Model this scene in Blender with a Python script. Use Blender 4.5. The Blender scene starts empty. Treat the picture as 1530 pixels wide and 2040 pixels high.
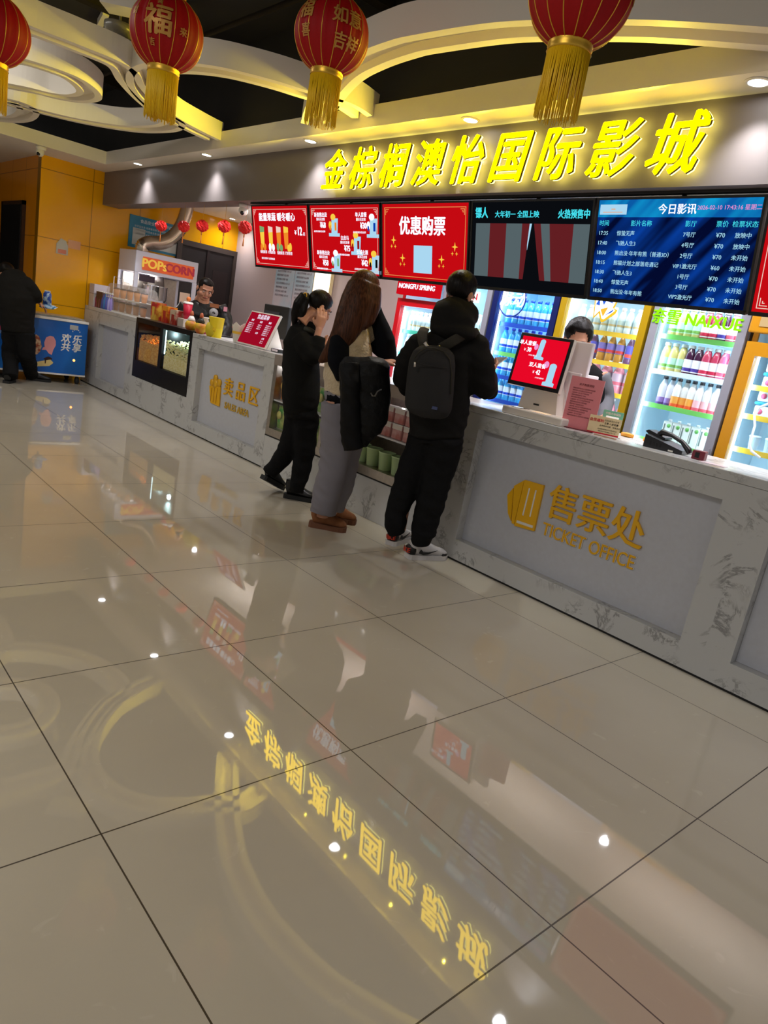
import bpy, bmesh, math, random
from mathutils import Vector, Matrix, noise
random.seed(7)
sc = bpy.context.scene
COL = sc.collection
PI = math.pi
# ------------------------------------------------------------------ camera
F = 1397.3                                   # focal length in pixels of the 1530 x 2040 frame
YAW, PITCH, ROLL = math.radians(-46.529), math.radians(-14.077), math.radians(10.331)
CAM = Vector((4.642, -0.612, 1.309))
_ca, _sa, _cb, _sb = math.cos(YAW), math.sin(YAW), math.cos(PITCH), math.sin(PITCH)
FWD = Vector((_sa*_cb, _ca*_cb, _sb)); _r = Vector((_ca, -_sa, 0)); _u = _r.cross(FWD)
RIGHT = math.cos(ROLL)*_r + math.sin(ROLL)*_u
UP = -math.sin(ROLL)*_r + math.cos(ROLL)*_u
cd = bpy.data.cameras.new('camera'); cam = bpy.data.objects.new('camera', cd); COL.objects.link(cam)
cd.sensor_fit = 'VERTICAL'; cd.sensor_height = 36.0; cd.sensor_width = 27.0; cd.lens = 36.0*F/2040
cd.clip_start = 0.05; cd.clip_end = 60
cam.matrix_world = Matrix(((RIGHT.x, UP.x, -FWD.x, CAM.x), (RIGHT.y, UP.y, -FWD.y, CAM.y), (RIGHT.z, UP.z, -FWD.z, CAM.z), (0, 0, 0, 1)))
sc.camera = cam
# ------------------------------------------------------------------ world, exposure
sc.view_settings.view_transform = 'Standard'; sc.view_settings.look = 'None'
sc.view_settings.gamma = 1; sc.view_settings.use_curve_mapping = False
sc.view_settings.exposure = 0.0
w = bpy.data.worlds.new('lobby'); sc.world = w; w.use_nodes = True
w.node_tree.nodes['Background'].inputs[0].default_value = (1.0, 0.97, 0.93, 1)
w.node_tree.nodes['Background'].inputs[1].default_value = 0.28
SIGN_E, SPOT_W, KITCHEN_W, LOBBY_W = 8.0, 46.0, 46.0, 36.0

def area(name, loc, rot, sx, sy, power, col):
    l = bpy.data.lights.new(name, 'AREA'); l.shape = 'RECTANGLE'; l.size = sx; l.size_y = sy; l.energy = power; l.color = col
    o = bpy.data.objects.new(name, l); o.location = loc; o.rotation_euler = rot; COL.objects.link(o); return o
def spot(name, loc, aim, power, col, ang, blend=1.0, size=0.02):
    l = bpy.data.lights.new(name, 'SPOT'); l.energy = power; l.color = col; l.spot_size = ang; l.spot_blend = blend; l.shadow_soft_size = size
    o = bpy.data.objects.new(name, l); o.location = loc
    o.rotation_euler = (Vector(aim)-Vector(loc)).to_track_quat('-Z', 'Y').to_euler(); COL.objects.link(o); return o
# lobby ceiling lamps behind and beside the camera
area('lobby_lamp', (3.2, -2.2, 3.3), (0, 0, 0), 1.6, 1.6, LOBBY_W*2.2, (1.0, 0.96, 0.91))
area('lobby_lamp', (-1.5, -0.5, 3.35), (0, 0, 0), 1.6, 1.6, LOBBY_W*1.6, (1.0, 0.95, 0.88))
area('lobby_lamp', (-4.6, 0.2, 3.3), (math.radians(-12), math.radians(12), 0), 1.2, 1.2, LOBBY_W*1.1, (1.0, 0.93, 0.82))
spot('sign_letter_light', (-.25, 2.6, 2.45), (-3.6, .9, 2.85), 90, (1.0, .82, .05), math.radians(75), 1.0, 0)
spot('sign_letter_light', (.6, 2.6, 2.45), (-1.3, 1.6, 2.85), 45, (1.0, .82, .05), math.radians(75), 1.0, 0)
for kx in (-3.0, -.4, 1.6, 3.4):                     # added unseen uplights above the fridges that brighten the serving-area ceiling
    area('serving_area_added_uplight', (kx, 4.45, 2.06), (PI, 0, 0), 1.3, .2, 7, (1.0, .93, .95))
# added unseen lights just behind the fascia beam, lifting the serving area
for kx in (-0.9, 0.6, 2.1, 3.6):
    area('serving_area_added_light', (kx, 3.32, 2.45), (0, 0, 0), 1.2, 0.14, KITCHEN_W*.55, (0.96, 0.94, 1.0))
for i_ in range(6):                                  # the light the glowing name letters throw forward
    spot('sign_letter_light', (-.1+2.65*i_/5, 2.62, 2.52), (-.5+2.65*i_/5, 0.6, 3.15), 13, (1.0, .80, .05), math.radians(165), 1.0, 0)
# ------------------------------------------------------------------ photo geometry helpers (pixel of the 1530 x 2040 frame -> point on a real plane)
def ray(px, py): return ((px-765)/F)*RIGHT - ((py-1020)/F)*UP + FWD
def on_x(px, py, v): d = ray(px, py); return CAM + d*((v-CAM.x)/d.x)
def on_y(px, py, v): d = ray(px, py); return CAM + d*((v-CAM.y)/d.y)
def on_z(px, py, v): d = ray(px, py); return CAM + d*((v-CAM.z)/d.z)
def mpp(p): return (Vector(p)-CAM).dot(FWD)/F     # metres per pixel at p
NH = Vector((FWD.x, FWD.y, 0)).normalized()        # horizontal view direction
RH = Vector((NH.y, -NH.x, 0))
def plane_pt(px, py, foot, d=0.0):                 # point on the upright plane through foot facing the camera, d further away
    r = ray(px, py); q = Vector(foot) + NH*d
    return CAM + r*((q-CAM).dot(NH)/r.dot(NH))
# ------------------------------------------------------------------ materials
MT = {}
def mat(name, col=(.8, .8, .8), rough=.5, metal=0.0, emit=None, es=1.0, spec=.5, bump=None, noise=None, trans=0, sheen=0, coat=0, alpha=None):
    if name in MT: return MT[name]
    m = bpy.data.materials.new(name); m.use_nodes = True; nt = m.node_tree; b = nt.nodes['Principled BSDF']
    b.inputs['Base Color'].default_value = (*col, 1); b.inputs['Roughness'].default_value = rough; b.inputs['Metallic'].default_value = metal
    b.inputs['Specular IOR Level'].default_value = spec; b.inputs['Transmission Weight'].default_value = trans
    if coat: b.inputs['Coat Weight'].default_value = coat; b.inputs['Coat Roughness'].default_value = .05
    if sheen: b.inputs['Sheen Weight'].default_value = sheen
    if emit: b.inputs['Emission Color'].default_value = (*emit, 1); b.inputs['Emission Strength'].default_value = es
    tc = None
    if noise or bump:
        tc = nt.nodes.new('ShaderNodeTexCoord')
    if noise:                                         # (scale, other colour, amount)
        n = nt.nodes.new('ShaderNodeTexNoise'); n.inputs['Scale'].default_value = noise[0]; n.inputs['Detail'].default_value = 5
        r = nt.nodes.new('ShaderNodeValToRGB'); r.color_ramp.elements[0].position = .5-noise[2]/2; r.color_ramp.elements[1].position = .5+noise[2]/2
        r.color_ramp.elements[0].color = (*col, 1); r.color_ramp.elements[1].color = (*noise[1], 1)
        nt.links.new(tc.outputs['Object'], n.inputs['Vector']); nt.links.new(n.outputs[0], r.inputs[0]); nt.links.new(r.outputs[0], b.inputs['Base Color'])
    if bump:                                          # (scale, strength, distance)
        n = nt.nodes.new('ShaderNodeTexNoise'); n.inputs['Scale'].default_value = bump[0]; n.inputs['Detail'].default_value = 4
        k = nt.nodes.new('ShaderNodeBump'); k.inputs['Strength'].default_value = bump[1]; k.inputs['Distance'].default_value = bump[2]
        nt.links.new(tc.outputs['Object'], n.inputs['Vector']); nt.links.new(n.outputs[0], k.inputs['Height']); nt.links.new(k.outputs[0], b.inputs['Normal'])
    MT[name] = m; return m
def emis(name, col, s=1.0):
    if name in MT: return MT[name]
    m = bpy.data.materials.new(name); m.use_nodes = True; nt = m.node_tree; nt.nodes.remove(nt.nodes['Principled BSDF'])
    e = nt.nodes.new('ShaderNodeEmission'); e.inputs[0].default_value = (*col, 1); e.inputs[1].default_value = s
    nt.links.new(e.outputs[0], nt.nodes['Material Output'].inputs[0]); MT[name] = m; return m
def pane_mat(name, tint=(1, 1, 1), refl=.08, haze=0.0, hazecol=(1, 1, 1)):
    if name in MT: return MT[name]
    m = bpy.data.materials.new(name); m.use_nodes = True; nt = m.node_tree; nt.nodes.remove(nt.nodes['Principled BSDF'])
    t = nt.nodes.new('ShaderNodeBsdfTransparent'); t.inputs[0].default_value = (*tint, 1)
    g = nt.nodes.new('ShaderNodeBsdfGlossy'); g.inputs['Roughness'].default_value = .03
    lw = nt.nodes.new('ShaderNodeFresnel'); lw.inputs[0].default_value = 1.45
    ge = nt.nodes.new('ShaderNodeNewGeometry'); iv = nt.nodes.new('ShaderNodeMath'); iv.operation = 'SUBTRACT'; iv.inputs[0].default_value = 1; nt.links.new(ge.outputs['Backfacing'], iv.inputs[1])
    mu = nt.nodes.new('ShaderNodeMath'); mu.operation = 'MULTIPLY'; nt.links.new(iv.outputs[0], mu.inputs[0]); nt.links.new(lw.outputs[0], mu.inputs[1])
    x = nt.nodes.new('ShaderNodeMixShader'); nt.links.new(mu.outputs[0], x.inputs[0]); nt.links.new(t.outputs[0], x.inputs[1]); nt.links.new(g.outputs[0], x.inputs[2])
    out = x
    if haze:
        d = nt.nodes.new('ShaderNodeBsdfDiffuse'); d.inputs[0].default_value = (*hazecol, 1)
        y = nt.nodes.new('ShaderNodeMixShader'); y.inputs[0].default_value = haze
        nt.links.new(x.outputs[0], y.inputs[1]); nt.links.new(d.outputs[0], y.inputs[2]); out = y
    nt.links.new(out.outputs[0], nt.nodes['Material Output'].inputs[0]); MT[name] = m; return m
def S(r, g, b):                                      # sRGB 0-255 -> linear
    f = lambda c: (c/255/12.92) if c/255 <= .04045 else ((c/255+.055)/1.055)**2.4
    return (f(r), f(g), f(b))
# ------------------------------------------------------------------ mesh builder
class MB:
    def __init__(s): s.v = []; s.f = []; s.m = []; s.sm = []; s.xf = Matrix.Identity(4); s.mi = 0
    def add(s, vs, fs, smooth=False):
        o = len(s.v); s.v += [tuple(s.xf @ Vector(p)) for p in vs]
        for f in fs: s.f.append([i+o for i in f]); s.m.append(s.mi); s.sm.append(smooth)
        return s
    def box(s, a, b, bev=0):
        x0, y0, z0 = a; x1, y1, z1 = b
        if x0 > x1: x0, x1 = x1, x0
        if y0 > y1: y0, y1 = y1, y0
        if z0 > z1: z0, z1 = z1, z0
        if bev <= 0:
            s.add([(x0,y0,z0),(x1,y0,z0),(x1,y1,z0),(x0,y1,z0),(x0,y0,z1),(x1,y0,z1),(x1,y1,z1),(x0,y1,z1)],
                  [(0,3,2,1),(4,5,6,7),(0,1,5,4),(1,2,6,5),(2,3,7,6),(3,0,4,7)])
        else:
            bm = bmesh.new(); bmesh.ops.create_cube(bm, size=1)
            for v in bm.verts: v.co = Vector(((x0+x1)/2+v.co.x*(x1-x0), (y0+y1)/2+v.co.y*(y1-y0), (z0+z1)/2+v.co.z*(z1-z0)))
            bmesh.ops.bevel(bm, geom=bm.edges[:], offset=bev, segments=2, affect='EDGES', profile=.5)
            s.bm(bm)
        return s
    def bm(s, bm, smooth=False):
        bm.verts.index_update(); s.add([v.co[:] for v in bm.verts], [[v.index for v in f.verts] for f in bm.faces], smooth); bm.free(); return s
    def prism(s, pts, axis, a, b):                   # pts 2D polygon extruded along axis from a to b
        def P(u, v, w): return {'x': (w, u, v), 'y': (u, w, v), 'z': (u, v, w)}[axis]
        n = len(pts); vs = [P(u, v, a) for u, v in pts]+[P(u, v, b) for u, v in pts]
        s.add(vs, [list(range(n))[::-1], list(range(n, 2*n))]+[(i, (i+1) % n, n+(i+1) % n, n+i) for i in range(n)]); return s
    def lathe(s, prof, n=20, c=(0, 0, 0), smooth=True, axis='z', cap=True):   # prof [(r,z)...]
        def P(x, y, z): return {'z': (c[0]+x, c[1]+y, c[2]+z), 'x': (c[0]+z, c[1]+x, c[2]+y), 'y': (c[0]+x, c[1]+z, c[2]+y)}[axis]
        vs = []
        for r, z in prof:
            for i in range(n): a = 2*PI*i/n; vs.append(P(r*math.cos(a), r*math.sin(a), z))
        fs = []
        for j in range(len(prof)-1):
            for i in range(n): fs.append((j*n+i, j*n+(i+1) % n, (j+1)*n+(i+1) % n, (j+1)*n+i))
        if cap: fs.append(list(range(n))[::-1]); fs.append([(len(prof)-1)*n+i for i in range(n)])
        s.add(vs, fs, smooth); return s
    def cyl(s, a, b, r, r2=None, n=16, smooth=True): return s.loft([(a, r, r), (b, r2 if r2 is not None else r, r2 if r2 is not None else r)], n, smooth=smooth)
    def loft(s, rings, n=16, side=None, smooth=True, cap=True, closed=False):
        # rings [(centre, ra, rb)]; ra along 'side' direction, rb perpendicular
        P = [Vector(r[0]) for r in rings]; vs = []; K = len(P)
        pu = None
        for k in range(K):
            if closed: t = P[(k+1) % K]-P[k-1]
            else: t = P[min(k+1, K-1)]-P[max(k-1, 0)]
            t = t.normalized() if t.length > 1e-9 else Vector((0, 0, 1))
            sd = rings[k][3] if len(rings[k]) > 3 else side
            if sd is not None: u = Vector(sd)
            elif pu is not None: u = pu
            else: u = Vector((1, 0, 0)) if abs(t.x) < .9 else Vector((0, 1, 0))
            u = u-t*u.dot(t)
            if u.length < 1e-6: u = t.orthogonal()
            u.normalize(); pu = u; q = t.cross(u)
            for i in range(n):
                a = 2*PI*i/n; vs.append(P[k]+u*(rings[k][1]*math.cos(a))+q*(rings[k][2]*math.sin(a)))
        fs = []
        for k in range(K if closed else K-1):
            k2 = (k+1) % K
            for i in range(n): fs.append((k*n+i, k*n+(i+1) % n, k2*n+(i+1) % n, k2*n+i))
        if cap and not closed: fs.append(list(range(n))[::-1]); fs.append([(K-1)*n+i for i in range(n)])
        s.add(vs, fs, smooth); return s
    def tube(s, pts, r, n=8, closed=False): return s.loft([(p, r, r) for p in pts], n, closed=closed)
    def ball(s, c, r, n=12, m=8, sq=(1, 1, 1)):
        vs = [(c[0], c[1], c[2]+r*sq[2])]
        for j in range(1, m):
            for i in range(n):
                a = PI*j/m; b = 2*PI*i/n
                vs.append((c[0]+r*sq[0]*math.sin(a)*math.cos(b), c[1]+r*sq[1]*math.sin(a)*math.sin(b), c[2]+r*sq[2]*math.cos(a)))
        vs.append((c[0], c[1], c[2]-r*sq[2])); L = len(vs)-1; fs = []
        for i in range(n): fs.append((0, 1+i, 1+(i+1) % n)); fs.append((L, L-n+(i+1) % n, L-n+i))
        for j in range(m-2):
            for i in range(n): fs.append((1+j*n+i, 1+(j+1)*n+i, 1+(j+1)*n+(i+1) % n, 1+j*n+(i+1) % n))
        s.add(vs, fs, True); return s
    def build(s, name, mats, parent=None, loc=None, rot=None, bevel=0):
        me = bpy.data.meshes.new(name); me.from_pydata(s.v, [], s.f)
        if not isinstance(mats, (list, tuple)): mats = [mats]
        for m in mats: me.materials.append(m)
        me.polygons.foreach_set('material_index', s.m); me.polygons.foreach_set('use_smooth', s.sm); me.update()
        bm = bmesh.new(); bm.from_mesh(me); bmesh.ops.recalc_face_normals(bm, faces=bm.faces); bm.to_mesh(me); bm.free()
        o = bpy.data.objects.new(name, me); COL.objects.link(o)
        if parent: o.parent = parent
        if loc is not None: o.location = loc
        if rot is not None: o.rotation_euler = rot
        if bevel:
            md = o.modifiers.new('bevel', 'BEVEL'); md.width = bevel; md.segments = 2; md.limit_method = 'ANGLE'
        return o
def tag(o, label, cat, group=None, kind=None):
    o['label'] = label; o['category'] = cat
    if group: o['group'] = group
    if kind: o['kind'] = kind
    return o
def struct(o): o['kind'] = 'structure'; return o
def thing(name, label, cat, loc=(0, 0, 0), rz=0, group=None, rot=None):
    o = bpy.data.objects.new(name, None); COL.objects.link(o); o.location = loc; o.rotation_euler = rot if rot else (0, 0, rz); o.empty_display_size = .05
    return tag(o, label, cat, group)
def clone(root, loc=None, rz=None, label=None, group=None, rot=None):
    r = root.copy(); COL.objects.link(r)
    if loc is not None: r.location = loc
    if rz is not None: r.rotation_euler = (0, 0, rz)
    if rot is not None: r.rotation_euler = rot
    if label: r['label'] = label
    if group: r['group'] = group
    for ch in list(root.children):
        c = ch.copy(); COL.objects.link(c); c.parent = r
        for g in list(ch.children):
            d = g.copy(); COL.objects.link(d); d.parent = c
    return r
ORD = ['first', 'second', 'third', 'fourth', 'fifth', 'sixth', 'seventh', 'eighth', 'ninth', 'tenth', 'eleventh', 'twelfth']
# lettering: items [(string, x, z, size, kw)] in the local x/z plane, facing -y; one mesh
def letters(name, items, material, parent=None, depth=.002, fat=0.0, shear=0.0, loc=None, rot=None, squeeze=1.0):
    V, Fc = [], []
    for it in items:
        s_, x, z, size = it[:4]; kw = it[4] if len(it) > 4 else {}
        cu = bpy.data.curves.new('t', 'FONT'); cu.body = s_; cu.size = size; cu.extrude = kw.get('depth', depth)/2
        cu.shear = kw.get('shear', shear)
        cu.align_x = kw.get('al', 'LEFT'); cu.align_y = 'BOTTOM_BASELINE' if False else 'CENTER'; cu.resolution_u = kw.get('res', 2)
        ob = bpy.data.objects.new('t', cu); COL.objects.link(ob)
        me = bpy.data.meshes.new_from_object(ob.evaluated_get(bpy.context.evaluated_depsgraph_get()))
        sq = kw.get('sq', squeeze)
        ft = kw.get('fat', fat)*size
        for q_, (dx, dz) in enumerate([(0, 0)] if not ft else [(-ft, 0), (ft, 0), (0, ft*.6), (0, -ft*.6)]):   # heavier strokes
            o = len(V)
            V += [(x+v.co.x*sq+dx, -v.co.z*(1+q_*.004)-q_*.00012, z+v.co.y+dz) for v in me.vertices]; Fc += [[o+i for i in p.vertices] for p in me.polygons]
        bpy.data.objects.remove(ob); bpy.data.meshes.remove(me)
    b = MB(); b.add(V, Fc); return b.build(name, material, parent, loc, rot)
# ================================================================== SETTING
YB, HT, WX, BY, ZB, ZC = 2.698, 0.984, -5.15, 2.827, 2.249, 2.636
YS = 2.602                                    # front of the ceiling border
YK = 4.78                                     # back wall of the serving area
def tile_mat():
    m = bpy.data.materials.new('floor_tiles'); m.use_nodes = True; nt = m.node_tree; N = nt.nodes.new; Lk = nt.links.new
    b = nt.nodes['Principled BSDF']; tc = N('ShaderNodeTexCoord'); sp = N('ShaderNodeSeparateXYZ'); Lk(tc.outputs['Object'], sp.inputs[0])
    def line(out, w):
        a = N('ShaderNodeMath'); a.operation = 'MULTIPLY'; a.inputs[1].default_value = 1/.8; Lk(out, a.inputs[0])
        f = N('ShaderNodeMath'); f.operation = 'ROUND'; Lk(a.outputs[0], f.inputs[0])
        d = N('ShaderNodeMath'); d.operation = 'SUBTRACT'; Lk(a.outputs[0], d.inputs[0]); Lk(f.outputs[0], d.inputs[1])
        e = N('ShaderNodeMath'); e.operation = 'ABSOLUTE'; Lk(d.outputs[0], e.inputs[0])
        g = N('ShaderNodeMath'); g.operation = 'LESS_THAN'; g.inputs[1].default_value = w/.8; Lk(e.outputs[0], g.inputs[0]); return g.outputs[0]
    mx = N('ShaderNodeMath'); mx.operation = 'MAXIMUM'; Lk(line(sp.outputs['X'], .0021), mx.inputs[0]); Lk(line(sp.outputs['Y'], .0021), mx.inputs[1])
    n = N('ShaderNodeTexNoise'); n.inputs['Scale'].default_value = 1.3; n.inputs['Detail'].default_value = 6; Lk(tc.outputs['Object'], n.inputs['Vector'])
    r = N('ShaderNodeValToRGB'); r.color_ramp.elements[0].position = .3; r.color_ramp.elements[1].position = .7
    r.color_ramp.elements[0].color = (*S(178, 168, 150), 1); r.color_ramp.elements[1].color = (*S(186, 177, 159), 1); Lk(n.outputs[0], r.inputs[0])
    n2 = N('ShaderNodeTexNoise'); n2.inputs['Scale'].default_value = 9; n2.inputs['Detail'].default_value = 8; n2.inputs['Distortion'].default_value = 1.6; Lk(tc.outputs['Object'], n2.inputs['Vector'])
    r2 = N('ShaderNodeValToRGB'); r2.color_ramp.elements[0].position = .66; r2.color_ramp.elements[1].position = .74
    r2.color_ramp.elements[0].color = (0, 0, 0, 1); r2.color_ramp.elements[1].color = (.35, .35, .35, 1); Lk(n2.outputs[0], r2.inputs[0])
    m1 = N('ShaderNodeMixRGB'); m1.inputs[2].default_value = (*S(202, 194, 178), 1); Lk(r2.outputs[0], m1.inputs[0]); Lk(r.outputs[0], m1.inputs[1])
    m2 = N('ShaderNodeMixRGB'); m2.inputs[2].default_value = (*S(60, 50, 38), 1); Lk(mx.outputs[0], m2.inputs[0]); Lk(m1.outputs[0], m2.inputs[1])
    Lk(m2.outputs[0], b.inputs['Base Color'])
    rr = N('ShaderNodeMath'); rr.operation = 'MULTIPLY_ADD'; rr.inputs[1].default_value = .4; rr.inputs[2].default_value = .025; Lk(mx.outputs[0], rr.inputs[0]); Lk(rr.outputs[0], b.inputs['Roughness'])
    b.inputs['Specular IOR Level'].default_value = .5; b.inputs['IOR'].default_value = 1.5
    b.inputs['Coat Weight'].default_value = .25; b.inputs['Coat Roughness'].default_value = .02
    return m
def quartz(name, base, vein, amt=.5):
    m = bpy.data.materials.new(name); m.use_nodes = True; nt = m.node_tree; N = nt.nodes.new; Lk = nt.links.new; b = nt.nodes['Principled BSDF']
    tc = N('ShaderNodeTexCoord'); n = N('ShaderNodeTexNoise'); n.inputs['Scale'].default_value = 3.0; n.inputs['Detail'].default_value = 9; n.inputs['Roughness'].default_value = .68; n.inputs['Distortion'].default_value = 1.2
    Lk(tc.outputs['Object'], n.inputs['Vector'])
    d = N('ShaderNodeMath'); d.operation = 'SUBTRACT'; d.inputs[1].default_value = .5; Lk(n.outputs[0], d.inputs[0])
    a = N('ShaderNodeMath'); a.operation = 'ABSOLUTE'; Lk(d.outputs[0], a.inputs[0])
    r = N('ShaderNodeValToRGB'); r.color_ramp.elements[0].position = 0; r.color_ramp.elements[1].position = .028
    r.color_ramp.elements[0].color = (1, 1, 1, 1); r.color_ramp.elements[1].color = (0, 0, 0, 1); Lk(a.outputs[0], r.inputs[0])
    n2 = N('ShaderNodeTexNoise'); n2.inputs['Scale'].default_value = 4.5; n2.inputs['Detail'].default_value = 3; Lk(tc.outputs['Object'], n2.inputs['Vector'])
    r2 = N('ShaderNodeValToRGB'); r2.color_ramp.elements[0].position = .47; r2.color_ramp.elements[1].position = .60; Lk(n2.outputs[0], r2.inputs[0])
    mu = N('ShaderNodeMath'); mu.operation = 'MULTIPLY'; Lk(r.outputs[0], mu.inputs[0]); Lk(r2.outputs[0], mu.inputs[1])
    mv = N('ShaderNodeMath'); mv.operation = 'MULTIPLY'; mv.inputs[1].default_value = amt; Lk(mu.outputs[0], mv.inputs[0])
    mx = N('ShaderNodeMixRGB'); mx.inputs[1].default_value = (*base, 1); mx.inputs[2].default_value = (*vein, 1); Lk(mv.outputs[0], mx.inputs[0]); Lk(mx.outputs[0], b.inputs['Base Color'])
    b.inputs['Roughness'].default_value = .28; return m
def panel_mat(name, col, seam, px, pz, oy=0, oz=0, rough=.18, axis='Y', w=.004):
    m = bpy.data.materials.new(name); m.use_nodes = True; nt = m.node_tree; N = nt.nodes.new; Lk = nt.links.new; b = nt.nodes['Principled BSDF']
    tc = N('ShaderNodeTexCoord'); sp = N('ShaderNodeSeparateXYZ'); Lk(tc.outputs['Object'], sp.inputs[0])
    def line(out, per, off):
        s0 = N('ShaderNodeMath'); s0.operation = 'SUBTRACT'; s0.inputs[1].default_value = off; Lk(out, s0.inputs[0])
        a = N('ShaderNodeMath'); a.operation = 'DIVIDE'; a.inputs[1].default_value = per; Lk(s0.outputs[0], a.inputs[0])
        f = N('ShaderNodeMath'); f.operation = 'ROUND'; Lk(a.outputs[0], f.inputs[0])
        d = N('ShaderNodeMath'); d.operation = 'SUBTRACT'; Lk(a.outputs[0], d.inputs[0]); Lk(f.outputs[0], d.inputs[1])
        e = N('ShaderNodeMath'); e.operation = 'ABSOLUTE'; Lk(d.outputs[0], e.inputs[0])
        g = N('ShaderNodeMath'); g.operation = 'LESS_THAN'; g.inputs[1].default_value = w/per; Lk(e.outputs[0], g.inputs[0]); return g.outputs[0]
    mx = N('ShaderNodeMath'); mx.operation = 'MAXIMUM'; Lk(line(sp.outputs[axis], px, oy), mx.inputs[0]); Lk(line(sp.outputs['Z'], pz, oz), mx.inputs[1])
    c = N('ShaderNodeMixRGB'); c.inputs[1].default_value = (*col, 1); c.inputs[2].default_value = (*seam, 1); Lk(mx.outputs[0], c.inputs[0]); Lk(c.outputs[0], b.inputs['Base Color'])
    b.inputs['Roughness'].default_value = rough; b.inputs['Specular IOR Level'].default_value = .3; return m
m_floor = tile_mat()
m_quartz = quartz('veined_quartz', S(196, 196, 195), S(105, 102, 102), .75)
m_panel = mat('pale_panel', S(196, 198, 206), .42, noise=(40, S(190, 191, 198), .6))
m_yellow = panel_mat('yellow_wall_panels', S(240, 170, 0), S(150, 100, 0), .62, .78, 2.08, .15)
m_yellow2 = panel_mat('yellow_wall_panels_shaded', S(225, 140, 10), S(140, 85, 5), .62, .78, WX, .15, axis='X')  # shade of the return wall is put into its darker yellow
m_plaster = mat('white_plaster', S(236, 228, 214), .6)
m_band = mat('taupe_board', S(118, 108, 104), .5)
m_dark = mat('dark_ceiling', S(30, 26, 24), .8, noise=(3, S(20, 18, 18), .5))
m_kwall = mat('serving_area_wall', S(200, 182, 178), .5)
m_black = mat('black_gap', (.004, .004, .004), .6)
m_chrome = mat('chrome', (.7, .7, .7), .15, 1.0)
m_steel = mat('brushed_steel', S(190, 180, 168), .32, 1.0, noise=(30, S(170, 160, 150), .5))
struct(MB().box((-9, -6, -.05), (7, 5.0, 0)).build('floor', m_floor))
struct(MB().box((-9, -6, 3.5), (7, 2.80, 3.6)).build('ceiling', m_dark))
# ceiling border: L of plasterboard round the dark well
b = MB(); b.box((-9, YS, ZC), (7, BY, 2.775)); b.box((-4.5, YS, 2.775), (7, YS+.012, 3.0)) if False else None
struct(b.build('trim_1', m_plaster))
struct(MB().box((-9, -3, ZC+.001), (-4.5, YS, 2.775)).build('trim_2', m_plaster))
struct(MB().box((-9, 2.72, 2.775), (7, 2.79, 3.5)).build('wall_above_border', m_dark))
# fascia beam that carries the sign
struct(MB().box((WX, BY, ZB), (7, 3.04, 2.80)).build('wall_fascia', m_band))
struct(MB().box((WX-.12, 2.08, 0), (WX, 4.88, 2.80)).build('wall_left', m_yellow))
struct(MB().box((-9, 2.08, 0), (WX-.12, 2.20, 2.70)).build('wall_left_return', m_yellow2))
struct(MB().box((WX, YK, 0), (7, YK+.1, 2.9)).build('wall_back', m_kwall))
struct(MB().box((WX, 3.04, 2.47), (7, YK, 2.52)).build('ceiling_serving_area', m_plaster))
struct(MB().box((-9.1, -3, 0), (-9.0, 2.2, 2.7)).build('wall_far_left', m_dark))
# dark beams and pipes up in the ceiling well
m_pipe = mat('dark_pipe', S(40, 35, 30), .95, spec=.1)
for k, (y, z, r) in enumerate(((1.1, 3.32, .035), (-.2, 3.36, .05), (2.15, 3.3, .02))):
    struct(MB().cyl((-9, y, z), (7, y, z), r, n=10).build('ceiling_pipe', m_pipe))
for x in (-4.2, -2.0, .3, 2.4): struct(MB().box((x-.05, -4, 3.4), (x+.05, 2.7, 3.5)).build('ceiling_joist', m_pipe))
# black door in the return wall
q0, q1 = on_y(11, 410, 2.08), on_y(50, 408, 2.08)
m_door = mat('black_door', S(14, 13, 16), .35)
b = MB(); b.box((q0.x, 2.03, 0), (q1.x, 2.079, q0.z)); dr = struct(b.build('door_1', m_door))
b = MB(); b.box((q0.x-.05, 2.04, 0), (q0.x, 2.079, q0.z+.05)); b.box((q1.x, 2.04, 0), (q1.x+.05, 2.079, q0.z+.05)); b.box((q0.x-.05, 2.04, q0.z), (q1.x+.05, 2.079, q0.z+.05))
b.build('door_frame', mat('dark_door_frame', S(60, 34, 10), .4), dr)
b = MB(); b.cyl((q1.x-.1, 1.99, 1.0), (q1.x-.1, 1.99, 1.3), .012); b.build('door_handle', m_chrome, dr)
# dark doorway in the left wall behind the popcorn machine
d0, d1 = on_x(361, 486, WX), on_x(463, 511, WX)
zt_ = (d0.z+d1.z)/2
dw = struct(MB().box((WX+.002, d0.y, 0), (WX+.03, d1.y, zt_)).build('door_2', mat('doorway_dark', S(26, 18, 18), .5)))
b = MB(); b.box((WX+.002, d0.y-.07, 0), (WX+.05, d0.y, zt_+.07)); b.box((WX+.002, d1.y, 0), (WX+.05, d1.y+.07, zt_+.07)); b.box((WX+.002, d0.y, zt_), (WX+.05, d1.y, zt_+.07)); b.build('door_frame', mat('brown_frame', S(60, 48, 42), .5), dw)
ym = (d0.y+d1.y)/2
b = MB(); b.box((WX+.03, ym-.02, .0), (WX+.045, ym+.02, zt_)); b.box((WX+.03, ym+.1, 1.2), (WX+.035, d1.y-.06, 1.75)); b.build('door_leaf', mat('door_leaf', S(40, 30, 30), .3), dw)

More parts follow.
